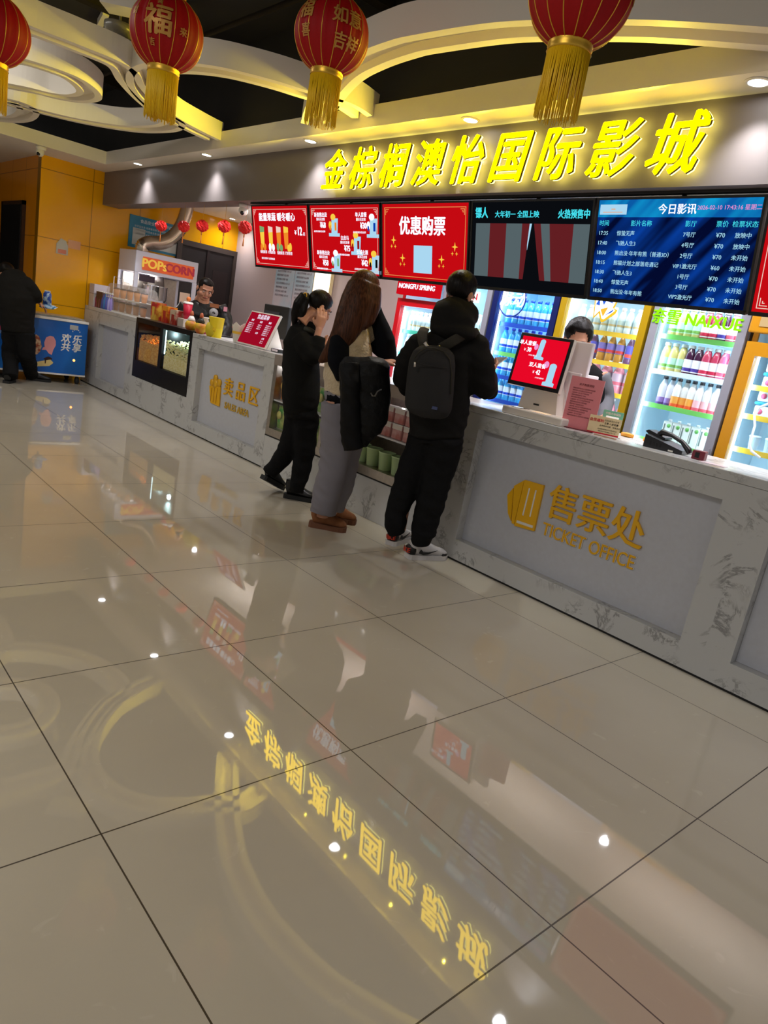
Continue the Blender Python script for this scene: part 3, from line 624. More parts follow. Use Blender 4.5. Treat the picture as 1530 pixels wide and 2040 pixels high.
rows = [('17:35', '惊蛰无声', '7号厅', '¥70', '放映中'), ('17:40', '飞驰人生3', '4号厅', '¥70', '放映中'), ('18:00', '熊出没·年年有熊（普通3D）', '2号厅', '¥70', '未开始'), ('18:15', '熊猫计划之部落奇遇记', 'VIP1激光厅', '¥60', '未开始'), ('18:30', '飞驰人生3', '1号厅', '¥70', '未开始'), ('18:40', '惊蛰无声', '3号厅', '¥70', '未开始'), ('18:50', '熊出没·年年有熊', 'VIP2激光厅', '¥70', '未开始')]
for k, r in enumerate(rows):
    z = -.18-k*.0505
    letters('timetable_row', [(r[0], cols[0], z, .028, {'al': 'CENTER'}), (r[1], -.31, z, .027, {}), (r[2], cols[2], z, .027, {'al': 'CENTER'}), (r[3], cols[3], z, .029, {'al': 'CENTER'}), (r[4], cols[4], z, .027, {'al': 'CENTER'})], lit('screen_pale_cyan', (170, 225, 245)), t, depth=.001, loc=(0, .003, 0))
# 6 right edge
t, w = screen('red hanging screen cut off by the right edge of the photo', SX[5], SX[6], E_red); chinese_border(t, w, E_cream)
# dark hanging rail above the screens
b = MB(); b.box((SX[0], 2.885, 2.234), (5.9, 2.915, ZB-.001)); tag(b.build('screen_rail', m_case), 'black mounting rail above the row of hanging screens', 'rail')
# ================================================================== DRINKS FRIDGES
YF = 4.05
m_inner = mat('fridge_liner', S(205, 226, 236), .35)
m_pane = pane_mat('door_glass', (.97, 1, 1))
m_led = emis('led_strip', (.80, .90, 1.0), 4)
m_shelfw = mat('shelf_wire', S(225, 235, 240), .3)
def fridge(name, label, x0, x1, frame, shelves, strip, top=1.95, fw=.055, head=None, z0=.12, rnd=False, led=(.72, .86, 1.0), power=9, both=False):
    D = .58; w = x1-x0; t = thing(name, label, 'fridge', ((x0+x1)/2, YF, 0), group='glass-door drinks fridges'); h = w/2
    b = MB(); b.box((-h, .06, 0), (-h+.03, D, top)); b.box((h-.03, .06, 0), (h, D, top)); b.box((-h+.03, .06, top-.05), (h-.03, D, top)); b.box((-h+.03, .06, 0), (h-.03, D, z0)); b.box((-h+.03, D-.03, z0), (h-.03, D, top-.05))
    b.build('cabinet', mat('cabinet_%.3f_%.3f' % frame[:2], frame, .35), t)
    b = MB(); b.box((-h+.031, D-.04, z0), (h-.031, D-.031, top-.051)); b.box((-h+.031, .07, z0), (-h+.036, D-.041, top-.051)); b.box((h-.036, .07, z0), (h-.031, D-.041, top-.051)); b.box((-h+.037, .07, top-.06), (h-.037, D-.041, top-.052)); b.build('liner', m_inner, t)
    dt = top if head is None else head
    b = MB(); b.box((-h, 0, z0-.02), (-h+fw, .05, dt)); b.box((h-fw, 0, z0-.02), (h, .05, dt)); b.box((-h+fw, 0, dt-fw*1.2), (h-fw, .05, dt)); b.box((-h+fw, 0, z0-.02), (h-fw, .05, z0+fw))
    d = b.build('door', mat('door_%.3f_%.3f' % frame[:2], frame, .3), t)
    MB().box((-h+fw, .02, z0+fw), (h-fw, .024, dt-fw*1.2)).build('glass', m_pane, d)
    b = MB(); b.box((h-.02, -.016, .80), (h-.008, -.008, .96)); b.box((h-.02, -.008, .81), (h-.008, 0, .825)); b.box((h-.02, -.008, .935), (h-.008, 0, .95)); b.build('handle', mat('door_%.3f_%.3f' % frame[:2], frame, .3), d)
    b = MB(); b.box((-h+fw-.002, .052, z0+.05), (-h+fw+.012, .062, dt-.08)); b.build('light_strip', m_led, t)
    if both: b = MB(); b.box((h-fw-.012, .052, z0+.05), (h-fw+.002, .062, dt-.08)); b.build('light_strip', m_led, t)
    for z in shelves:
        b = MB()
        for k in range(9): y = .10+.04*k+.03; b.box((-h+.04, y, z-.004), (h-.04, y+.004, z))
        for k in range(3): xx = -h+.04+(w-.08)*k/2; b.box((xx-.002, .1, z-.008), (xx+.002, D-.05, z-.004))
        b.box((-h+.04, .10, z-.006), (h-.04, .105, z+.028)) if False else None
        sh = b.build('shelf', m_shelfw, t)
        MB().box((-h+.045, .090, z-.022), (h-.045, .096, z+.012)).build('price_strip', strip if not isinstance(strip, dict) else strip.get(z, m_shelfw), sh)
    l = bpy.data.lights.new('fridge_lamp', 'AREA'); l.shape = 'RECTANGLE'; l.size = w*.7; l.size_y = .1; l.energy = power*.33; l.color = led
    lo = bpy.data.objects.new('fridge_lamp', l); lo.location = ((x0+x1)/2, YF+.14, dt-.09); lo.rotation_euler = (math.radians(18), 0, 0); COL.objects.link(lo)
    for sx in (-1, 1):
        l = bpy.data.lights.new('fridge_strip_lamp', 'AREA'); l.shape = 'RECTANGLE'; l.size = .03; l.size_y = dt-.3; l.energy = power*.26; l.color = led
        lo = bpy.data.objects.new('fridge_strip_lamp', l); lo.location = ((x0+x1)/2+sx*(h-fw-.005), YF+.07, (dt+z0)/2)
        dirv = Vector((-sx*.75, .65, 0)); lo.rotation_euler = dirv.to_track_quat('-Z', 'Y').to_euler(); COL.objects.link(lo)
    return t
def zf(px, py): return on_y(px, py, YF+.09).z
zb_s = [zf(1045, 650), zf(1010, 705), zf(1005, 751), zf(985, 795)]
zy_s = [zf(1230, 666), zf(1224, 725), zf(1228, 787), zf(1228, 787)-.27]
zg_s = [zf(1395, 677), zf(1368, 748), zf(1347, 815), zf(1310, 880)]
z2_s = [zf(1500, 770), zf(1475, 825), zf(1455, 890)]
zr_s = [zf(810, 659), zf(797, 703)]
0 and print('shelves', zb_s, zy_s, zg_s, z2_s, zr_s)
m_sb, m_sg, m_sy, m_st = mat('strip_blue', S(20, 70, 180), .4), mat('strip_green', S(120, 205, 100), .4), mat('strip_yellow', S(240, 200, 60), .4), mat('strip_teal', S(60, 190, 160), .4)
fridge('drinks_fridge', 'narrow red drinks fridge with a lit red header sign', -.62, -.03, S(190, 8, 22), [zr_s[0], zr_s[1], zr_s[1]-.26], m_st, top=1.98, head=1.66)
fridge('drinks_fridge', 'grey framed drinks fridge between the red fridge and the navy fridge', -.02, .545, S(140, 140, 150), [1.42, 1.14, .9], m_st, top=1.95)
fridge('drinks_fridge', 'navy blue drinks fridge full of blue bottled water', .565, 1.235, S(8, 22, 84), zb_s, {zb_s[0]: m_sb, zb_s[1]: m_sg, zb_s[2]: m_sb, zb_s[3]: m_sb}, led=(.30, .62, 1.0), power=11)
fridge('drinks_fridge', 'mustard framed drinks fridge with gold-capped tea, behind the seated clerk', 1.245, 2.0, S(176, 142, 8), zy_s, m_sy, power=8, led=(.85, .92, 1.0))
fridge('drinks_fridge', 'grey drinks fridge with green door lettering and juice bottles', 2.025, 2.68, S(150, 150, 160), zg_s, {zg_s[0]: m_sg, zg_s[1]: m_shelfw, zg_s[2]: m_sg, zg_s[3]: m_sg}, led=(.62, .85, 1.0), power=10)
fridge('drinks_fridge', 'orange-yellow fridge at the right edge holding tubs and white packs', 2.70, 3.42, S(206, 142, 20), z2_s, m_sy, top=1.95, head=1.66, fw=.07, led=(.5, .78, 1.0), power=10)
fridge('drinks_fridge', 'fridge beyond the right edge of the photo', 3.44, 4.1, S(150, 150, 160), [1.4, 1.1], m_sg) if False else None
# header boxes
o = tag(MB().box((-.27, -.01, 1.69), (.27, .05, 1.93)).build('fridge_header', emis('red_header', S(205, 12, 26), 1.0), loc=(-.325, YF-.045, 0)), 'glowing red header box on the narrow red fridge', 'sign')
letters('header_lettering', [('NONGFU SPRING', 0, 1.765, .062, {'al': 'CENTER', 'fat': .03})], E_wht, o, depth=.004, loc=(0, -.014, 0))
m_hy = mat('door_drinks_fridge_y', S(206, 142, 20), .3)
t = thing('fridge_header', 'cream header box over the orange-yellow fridge at the right edge', 'sign', (3.06, YF-.02, 1.71))
MB().box((-.36, -.02, 0), (.36, .01, .24), .01).build('header_frame', m_hy, t); MB().box((-.30, -.026, .04), (.30, -.021, .2)).build('header_panel', emis('cream_panel', S(240, 205, 150), .9), t)
# signs on / in the doors
o = thing('neon_sign', 'round blue outlined sign with pale lettering on the navy fridge door', 'sign', on_y(1021, 597, YF-.012))
b = MB(); R_ = .135; b.tube([(R_*math.cos(a), 0, R_*math.sin(a)) for a in [2*PI*k/32 for k in range(32)]], .006, 6, closed=True); b.build('ring', mat('sign_ring', S(10, 50, 150), .3), o)
letters('sign_lettering', [('脉动', 0, -.005, .125, {'al': 'CENTER', 'fat': .035, 'shear': .25})], E_wht, o, depth=.004)
p = on_y(1383, 642, YF-.012)
letters_o = letters('door_lettering', [('奈雪 NAIXUE', 0, 0, .105, {'al': 'CENTER', 'fat': .03, 'res': 5})], emis('lime_letters', S(150, 240, 20), 1.2), None, depth=.004, loc=(p.x-.0, YF-.006, p.z+.01))
tag(letters_o, 'lime green lettering across the top of the grey fridge door', 'sign')
# winged star shaped sticker on the mustard fridge door
p = on_y(1210, 612, YF-.01); o = thing('door_sticker', 'jagged white and blue sticker with orange centre on the mustard fridge door', 'sticker', p)
sc_ = mpp(p)
def sx_(pts, s=1.0): return [((x-1210)*sc_*s, -(y-612)*sc_*s*1.0+((x-1210)*sc_*s)*.18) for x, y in pts]
MB().prism(sx_([(1178, 590), (1232, 596), (1226, 616), (1234, 620), (1232, 627), (1209, 641), (1204, 641), (1194, 622), (1184, 632)]), 'y', -.004, 0).build('sticker_back', mat('sticker_gold', S(225, 180, 30), .3), o)
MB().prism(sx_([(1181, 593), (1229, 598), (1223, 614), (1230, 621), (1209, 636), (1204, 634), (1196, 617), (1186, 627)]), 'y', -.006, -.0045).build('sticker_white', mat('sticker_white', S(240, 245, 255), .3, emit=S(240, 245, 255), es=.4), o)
MB().prism(sx_([(1197, 615), (1213, 613), (1206, 630)]), 'y', -.008, -.0065).build('sticker_flame', mat('sticker_orange', S(250, 165, 40), .3), o)
b = MB()
for a in ([(1184, 604), (1190, 594), (1193, 607)], [(1196, 596), (1202, 607), (1206, 598)], [(1208, 600), (1217, 600), (1222, 606)], [(1210, 628), (1226, 618), (1224, 623)]): b.prism(sx_(a), 'y', -.0085, -.0065)
b.build('sticker_marks', mat('sticker_blue', S(20, 80, 190), .3), o)
# price sign in the second fridge
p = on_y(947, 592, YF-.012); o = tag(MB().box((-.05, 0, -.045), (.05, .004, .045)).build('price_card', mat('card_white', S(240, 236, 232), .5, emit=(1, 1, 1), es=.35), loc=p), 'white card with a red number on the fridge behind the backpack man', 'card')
letters('card_number', [('11', 0, 0, .075, {'al': 'CENTER', 'fat': .04})], mat('card_red', S(210, 20, 40), .5), o, depth=.002, loc=(0, -.003, 0))
# rounded white milk-bottle outline on the right fridge glass
p = on_y(1512, 850, YF-.008); s_ = mpp(p); o = thing('door_drawing', 'white rounded outline drawing on the orange-yellow fridge glass', 'sticker', p)
pts = [(12, 95), (0, 80), (-5, 60), (-5, 0), (-9, -30), (-6, -60), (8, -85), (30, -95)]
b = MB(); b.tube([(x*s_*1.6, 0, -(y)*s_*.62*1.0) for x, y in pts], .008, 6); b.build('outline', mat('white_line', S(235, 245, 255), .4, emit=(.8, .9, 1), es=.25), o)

# ------------------------------------------------------------------ bottles
def bottle(kind):
    K = {
     'water': dict(h=.215, r=.032, body=S(70, 170, 225), cap=S(20, 60, 190), lab=S(225, 235, 245), lz=(.05, .12), neck=.014, lab2=S(20, 70, 200)),
     'clear': dict(h=.19, r=.029, body=S(205, 222, 225), cap=S(240, 245, 245), lab=S(180, 200, 200), lz=(.05, .10), neck=.013, lab2=S(190, 170, 120)),
     'tea': dict(h=.215, r=.033, body=S(190, 140, 60), cap=S(225, 195, 70), lab=S(120, 110, 180), lz=(.07, .14), neck=.014, lab2=S(200, 60, 60)),
     'dark_tea': dict(h=.215, r=.033, body=S(110, 80, 120), cap=S(225, 195, 70), lab=S(90, 90, 190), lz=(.05, .14), neck=.014, lab2=S(220, 80, 70)),
     'green': dict(h=.20, r=.033, body=S(215, 205, 130), cap=S(240, 240, 240), lab=S(185, 225, 205), lz=(.03, .10), neck=.018, lab2=S(120, 170, 80)),
     'red': dict(h=.20, r=.033, body=S(190, 60, 90), cap=S(245, 240, 240), lab=S(240, 235, 240), lz=(.02, .105), neck=.018, lab2=S(200, 30, 70)),
     'berry': dict(h=.20, r=.033, body=S(70, 30, 60), cap=S(245, 240, 240), lab=S(235, 235, 245), lz=(.02, .105), neck=.018, lab2=S(70, 50, 150)),
     'pink': dict(h=.20, r=.033, body=S(225, 110, 150), cap=S(245, 240, 240), lab=S(245, 235, 240), lz=(.02, .11), neck=.018, lab2=S(230, 90, 120)),
     'purple_sleeve': dict(h=.205, r=.030, body=S(225, 225, 240), cap=S(20, 30, 40), lab=S(150, 120, 190), lz=(.005, .06), neck=.013, lab2=S(90, 60, 130)),
     'orange_sleeve': dict(h=.205, r=.030, body=S(240, 240, 240), cap=S(20, 30, 40), lab=S(245, 165, 70), lz=(.005, .08), neck=.013, lab2=S(240, 90, 40)),
     'pink_sleeve': dict(h=.205, r=.030, body=S(240, 240, 245), cap=S(20, 30, 40), lab=S(250, 190, 200), lz=(.005, .08), neck=.013, lab2=S(235, 90, 110)),
     'jug': dict(h=.235, r=.045, body=S(225, 150, 170), cap=S(225, 235, 245), lab=S(200, 180, 200), lz=(.06, .15), neck=.02, lab2=S(215, 110, 130)),
    }[kind]; h, r, nk = K['h'], K['r'], K['neck']
    t = thing('drink_bottle', 'x', 'bottle', (0, 0, -20))
    MB().lathe([(r*.85, 0), (r, .008), (r, h*.28), (r*.94, h*.31), (r, h*.35), (r, h*.62), (r*.9, h*.70), (nk*1.25, h*.85), (nk, h*.88), (nk, h*.92)], 12).build('bottle_body', mat('bottle_'+kind, K['body'], .12, spec=.6), t)
    MB().lathe([(nk*1.25, h*.90), (nk*1.3, h*.92), (nk*1.25, h), (nk*.9, h*1.005)], 12).build('cap', mat('cap_'+kind, K['cap'], .4), t)
    a, c = K['lz']; l = MB().lathe([(r*1.015, a), (r*1.02, a+.003), (r*1.02, c)], 12, cap=False).build('bottle_label', mat('label_'+kind, K['lab'], .45), t)
    b = MB(); b.lathe([(r*1.03, a+(c-a)*.08), (r*1.03, a+(c-a)*.35)], 12, cap=False); b.build('label_print', mat('print_'+kind, K['lab2'], .45), l)
    return t
PROTO = {}
def put_bottle(kind, x, y, z, label, group):
    if kind not in PROTO:
        PROTO[kind] = bottle(kind); o = PROTO[kind]; o.location = (x, y, z); o['label'] = label; o['group'] = group; return o
    o = clone(PROTO[kind], (x, y, z), random.uniform(-.4, .4), label, group); return o
KN = {'water': 'blue water bottle', 'clear': 'small clear bottle', 'tea': 'gold-capped amber tea bottle', 'dark_tea': 'gold-capped dark tea bottle', 'green': 'pale green juice bottle', 'red': 'red juice bottle', 'berry': 'dark berry juice bottle', 'pink': 'pink juice bottle', 'purple_sleeve': 'black-capped purple-based bottle', 'orange_sleeve': 'black-capped orange-based bottle', 'pink_sleeve': 'black-capped pink-based bottle', 'jug': 'large pinkish drink bottle'}
def brow(kinds, x0, x1, z, where, y=YF+.15):
    n = len(kinds)
    for i, k in enumerate(kinds):
        x = x0+(x1-x0)*(i+.5)/n
        put_bottle(k, x, y+random.uniform(-.006, .006), z+.0015, '%s, %s from left %s' % (KN[k], ORD[i], where), 'bottles '+where)
FN = ['top', 'second', 'third', 'fourth', 'fifth']
for i, z in enumerate(zb_s): brow(['water']*8, .62, 1.19, z, 'on the %s shelf of the navy fridge' % FN[i])
brow(['tea', 'tea', 'dark_tea', 'tea', 'tea', 'tea', 'dark_tea', 'dark_tea'], 1.33, 1.95, zy_s[1], 'on the second shelf of the mustard fridge')
brow(['jug']*6, 1.33, 1.95, zy_s[3], 'on the fourth shelf of the mustard fridge')
brow(['clear']*9, 1.33, 1.95, zy_s[0], 'on the top shelf of the mustard fridge')
brow(['jug']*6, 1.33, 1.95, zy_s[2], 'on the third shelf of the mustard fridge')
brow(['green']*4+['red', 'red', 'berry', 'pink', 'pink'], 2.09, 2.62, zg_s[0], 'on the top shelf of the grey fridge')
brow(['green']*3+['berry', 'berry', 'red', 'red', 'pink', 'pink'], 2.09, 2.62, zg_s[1], 'on the second shelf of the grey fridge')
brow(['purple_sleeve']*2+['orange_sleeve']*3+['pink_sleeve']*4, 2.14, 2.62, zg_s[2], 'on the third shelf of the grey fridge')
for i, z in enumerate((zr_s[0], zr_s[1])): brow(['clear']*8, -.56, -.09, z, 'on the %s shelf of the red fridge' % FN[i])
for i, z in enumerate((1.42, 1.14)): brow(['clear']*7, .04, .49, z, 'on the %s shelf beside the red fridge' % FN[i])
# white cartons, tubs
def carton():
    t = thing('drink_carton', 'x', 'carton', (0, 0, -20))
    MB().box((-.032, -.03, 0), (.032, .03, .15), .004).build('box', mat('carton_white', S(238, 242, 240), .4), t)
    b = MB(); b.lathe([(.0001, -.0325), (.014, -.0325), (.014, -.031), (.0001, -.031)], 14, (.012, 0, .12), axis='y'); b.build('green_spot', mat('carton_green', S(110, 180, 90), .4), t)
    b = MB(); b.box((-.024, -.0315, .03), (-.014, -.0305, .13)); b.build('side_print', mat('carton_print', S(120, 130, 130), .4), t)
    b = MB(); b.cyl((0, 0, .15), (0, 0, .165), .012); b.build('cap', mat('carton_cap', S(235, 235, 235), .4), t); return t
c_ = carton(); first = True
zc4 = on_y(1345, 905, YF+.15).z
for i in range(6):
    x = 2.27+.068*i
    lb = 'white drink carton, %s from the left at the bottom of the grey fridge' % ORD[i]
    if i == 0: c_.location = (x, YF+.17, zg_s[3]+.002); c_['label'] = lb; c_['group'] = 'white cartons in the grey fridge'
    else: clone(c_, (x, YF+.17, zg_s[3]+.002), 0, lb, 'white cartons in the grey fridge')
def tub(lidc):
    t = thing('food_tub', 'x', 'tub', (0, 0, -20))
    MB().box((-.07, -.05, 0), (.07, .05, .075), .012).build('tub_body', mat('tub_body', S(225, 235, 242), .3), t); MB().box((-.075, -.055, .076), (.075, .055, .096), .008).build('lid', mat('tub_lid'+str(lidc[0]), lidc, .35), t)
    b = MB(); b.lathe([(.0001, -.0525), (.018, -.0525), (.018, -.051), (.0001, -.051)], 12, (-.03, 0, .035), axis='y'); b.build('fruit_print', mat('tub_print', S(220, 90, 130), .4), t); return t
tt = tub(S(30, 150, 200)); k = 0
for zi, z in enumerate(z2_s[:2]):
    for i in range(3):
        for j in range(2):
            lb = 'blue-lidded tub, %s of the %s stack on the %s shelf of the right-edge fridge' % (('bottom', 'top')[j], ORD[i], FN[zi])
            loc = (2.88+.165*i, YF+.17, z+.002+j*.098)
            if k == 0: tt.location = loc; tt['label'] = lb; tt['group'] = 'tubs in the right-edge fridge'
            else: clone(tt, loc, 0, lb, 'tubs in the right-edge fridge')
            k += 1
def cup_small():
    t = thing('paper_cup', 'x', 'cup', (0, 0, -20)); MB().lathe([(.026, 0), (.036, .085), (.038, .088), (.034, .088), (.0001, .08)], 16, cap=False).build('cup_body', mat('cup_pale', S(205, 225, 240), .4), t); MB().lathe([(.039, .088), (.039, .094), (.03, .1), (.0001, .1)], 16, cap=False).build('lid', mat('cup_lid', S(230, 240, 248), .3), t); return t
cs_ = cup_small()
for i in range(5):
    lb = 'pale paper cup, %s from the left on the third shelf of the right-edge fridge' % ORD[i]
    loc = (2.86+.1*i, YF+.16, z2_s[2]+.002)
    if i == 0: cs_.location = loc; cs_['label'] = lb; cs_['group'] = 'paper cups in the right-edge fridge'
    else: clone(cs_, loc, 0, lb, 'paper cups in the right-edge fridge')
# ================================================================== POPCORN WARMER SET IN THE COUNTER
def mixm(name, c1, c2, scale, rough=.7): return mat(name, c1, rough, noise=(scale, c2, .3))
m_pop, m_pop2 = mixm('popcorn_caramel', S(205, 140, 60), S(235, 190, 110), 60), mixm('popcorn_pale', S(225, 205, 130), S(245, 235, 190), 60)
m_frame = mat('black_metal_frame', S(26, 22, 20), .35, .4)
m_glass = pane_mat('clear_pane', (.97, .98, .98))
t = thing('popcorn_warmer', 'black framed glass popcorn warmer with two bins built into the stone counter', 'popcorn warmer', ((X1+X2)/2, YB, 0)); ox = -(X1+X2)/2
zb0, zt0 = .335, HT+.012; xm = X1+.70
b = MB(); b.xf = Matrix.Translation((ox, -YB, 0))
b.box((X1+.01, YB, zt0-.05), (X2-.01, YB+.44, zt0)); b.box((X1+.01, YB, zb0), (X2-.01, YB+.44, zb0+.19)); b.box((X1+.01, YB, zb0+.19), (X1+.06, YB+.44, zt0-.05)); b.box((X2-.06, YB, zb0+.19), (X2-.01, YB+.44, zt0-.05)); b.box((xm-.035, YB, zb0+.19), (xm+.035, YB+.44, zt0-.05)); b.box((X1+.06, YB+.41, zb0+.19), (X2-.06, YB+.44, zt0-.05))
b.build('frame', m_frame, t)
for k, (xa, xb) in enumerate(((X1+.06, xm-.035), (xm+.035, X2-.06))):
    b = MB(); b.xf = Matrix.Translation((ox, -YB, 0)); b.box((xa+.001, YB+.008, zb0+.192), (xb-.001, YB+.012, zt0-.052)); b.build('glass_front', m_glass, t)
    b = MB(); b.xf = Matrix.Translation((ox, -YB, 0)); b.box((xa+.02, YB+.38, zb0+.2), (xb-.02, YB+.40, zt0-.07)); b.build('bin_back', (mat('copper_back', S(150, 80, 40), .3, .6), mat('teal_back', S(110, 175, 180), .4))[k], t)
    l = bpy.data.lights.new('warmer_lamp', 'POINT'); l.energy = (6, 4)[k]; l.color = ((1.0, .42, .10), (.62, .95, 1.0))[k]; l.shadow_soft_size = .02
    lo = bpy.data.objects.new('warmer_lamp', l); lo.location = (xb-.10 if k == 0 else xa+.12, YB+.2, zt0-(.2 if k == 0 else .1)); COL.objects.link(lo)
b = MB(); b.xf = Matrix.Translation((ox, -YB, 0)); b.box((xm+.06, YB+.02, zb0+.35), (xm+.068, YB+.03, zt0-.06)); b.build('light_tube', emis('cool_tube', (.7, .95, 1), 3), t)
tag(MB().box((X1, YB, .012), (X2, YB+.44, zb0-.002)).build('counter_unit', m_quartz), 'low stone base beneath the popcorn warmer', 'counter')
for k, (xa, xb, zlo, hi0, hi1, m, lab) in enumerate(((X1+.08, xm-.05, zb0+.195, .80, .84, m_pop, 'caramel popcorn heaped in the left orange-lit bin of the warmer'), (xm+.05, X2-.08, zb0+.195, .84, .72, m_pop2, 'pale popcorn heaped in the right cool-lit bin of the warmer'))):
    b = MB(); rnd = random.Random(k+3)
    b.box((xa, YB+.03, zlo), (xb, YB+.37, min(hi0, hi1)-.05))
    for i in range(900):
        x = rnd.uniform(xa, xb); top = hi0+(hi1-hi0)*((x-xa)/(xb-xa))**.7+rnd.uniform(-.025, .012)
        if rnd.random() < .5: y = YB+.024; z = rnd.uniform(zlo+.012, top)
        else: y = rnd.uniform(YB+.02, YB+.35); z = top
        r = rnd.uniform(.009, .015); b.ball((x, y+r, z), r, 5, 3, (1, .9, .85))
    tag(b.build('popcorn', m), lab, 'popcorn', kind='stuff')
# ================================================================== DISPLAY CASE IN THE MIDDLE
xa, xb = X3, X4
t = thing('display_case', 'glass-fronted snack display case between the snack sign and TICKET OFFICE counters', 'display case', ((xa+xb)/2, YB, 0)); ox = -(xa+xb)/2
def CB(): b = MB(); b.xf = Matrix.Translation((ox, -YB, 0)); return b
b = CB(); b.box((xa+.002, YB, 0), (xb-.002, YB+.5, .29)); b.build('stone_base', m_quartz, t)
b = CB(); b.box((xa+.002, YB-.004, .292), (xb-.002, YB+.5, .30)); b.build('shadow_joint', m_black, t)
b = CB(); b.box((xa+.002, YB, .301), (xb-.002, YB+.5, .365)); b.box((xa+.002, YB, .366), (xa+.05, YB+.5, HT-.09)); b.box((xb-.05, YB, .366), (xb-.002, YB+.5, HT-.09)); b.box((.26, YB, .366), (.30, YB+.5, HT-.09)); b.box((xa+.05, YB+.46, .366), (xb-.05, YB+.5, HT-.09)); b.build('steel_body', m_steel, t)
b = CB(); b.box((xa+.05, YB+.01, .60), (.26, YB+.45, .612)); b.box((.30, YB+.02, .60), (xb-.05, YB+.45, .612)); b.build('shelf', mat('case_shelf', S(215, 215, 220), .2), t)
b = CB(); b.box((xa+.05, YB+.003, .366), (.26, YB+.007, HT-.09)); b.box((.30, YB+.003, .614), (xb-.05, YB+.007, HT-.09)); b.build('glass_front', m_glass, t)
b = CB(); b.box((xa+.002, YB-.006, HT-.088), (xb-.002, YB+.54, HT-.002)); b.build('top_slab', mat('grey_brown_slab', S(150, 138, 130), .3), t)
for x_ in (-.2, .1, .6, .95, 1.3):
    l = bpy.data.lights.new('case_lamp', 'POINT'); l.energy = .35; l.color = (.95, .95, 1); l.shadow_soft_size = .008
    lo = bpy.data.objects.new('case_lamp', l); lo.location = (x_, YB+.2, HT-.11); COL.objects.link(lo)
# snack bags
def bag(c1, c2, w, h):
    t = thing('snack_bag', 'x', 'snack bag', (0, 0, -20)); b = MB(); n = 10; vs = []; 
    for j in range(n+1):
        v = j/n; puff = .028*math.sin(PI*v)**.6
        for sy in (-1, 1):
            for i in range(n+1): u = i/n; vs.append(((u-.5)*w*(1-.06*math.sin(PI*v)), sy*puff*math.sin(PI*u)**.5, v*h))
    W_ = n+1; fs = []
    for j in range(n):
        for s_ in (0, 1):
            for i in range(n): a = (2*j+s_)*W_+i; c = (2*(j+1)+s_)*W_+i; fs.append((a, a+1, c+1, c))
    b.add(vs, fs, True); b.build('bag_body', mat('bag_%.2f_%.2f' % (c1[0], c1[1]), c1, .3, noise=(9, c2, .2)), t)
    b = MB(); b.lathe([(.0001, -.0345), (w*.28, -.034), (w*.28, -.033), (.0001, -.033)], 16, (0, 0, h*.6), axis='y'); b.build('bag_print', mat('bagp_%.2f' % c2[0], c2, .4), t)
    b = MB(); b.box((-w/2, -.003, 0), (w/2, .003, .012)); b.box((-w/2, -.003, h-.012), (w/2, .003, h)); b.build('crimped_seal', mat('bag_seal', S(190, 190, 180), .3, .5), t); return t
rows_ = [(.366, [('green crisp bag', S(70, 150, 60), S(210, 200, 110))]*5, 'bottom shelf'), (.613, [('orange brown crisp bag', S(190, 100, 40), S(235, 190, 90)), ('dark snack bag', S(60, 35, 30), S(220, 120, 50))]*2+[('green crisp bag', S(70, 150, 60), S(210, 200, 110))], 'upper shelf')]
PB = {}
for z, L_, wh in rows_:
    for i, (nm, c1, c2) in enumerate(L_):
        x = xa+.12+.135*i; lb = '%s, %s from the left on the %s of the display case' % (nm, ORD[i], wh)
        if nm not in PB: PB[nm] = bag(c1, c2, .125, .205); o = PB[nm]; o.location = (x, YB+.07, z); o['label'] = lb; o['group'] = 'snack bags in the display case'
        else: clone(PB[nm], (x, YB+.07, z), random.uniform(-.15, .15), lb, 'snack bags in the display case')
# pink packs on upper right shelf
def pack():
    t = thing('snack_pack', 'x', 'snack pack', (0, 0, -20)); MB().box((-.05, -.04, 0), (.05, .04, .10), .008).build('pack_body', mat('pack_clear', S(225, 170, 165), .3, noise=(14, S(190, 90, 80), .3)), t)
    MB().box((-.05, -.0415, .07), (.05, -.0405, .1)).build('pack_top_label', mat('pack_lab', S(240, 225, 215), .4), t); MB().box((-.052, -.042, .1), (.052, .042, .108)).build('lid', mat('pack_lid', S(245, 235, 230), .3), t); return t
pk = pack(); k = 0
for lv in range(2):
    for i in range(10):
        lb = 'pinkish snack pack, %s from the left in the %s layer of the display case' % (ORD[i], ('lower', 'upper')[lv]); loc = (.38+.118*i, YB+.08, .613+lv*.1095)
        if k == 0: pk.location = loc; pk['label'] = lb; pk['group'] = 'pink packs in the display case'
        else: clone(pk, loc, 0, lb, 'pink packs in the display case')
        k += 1
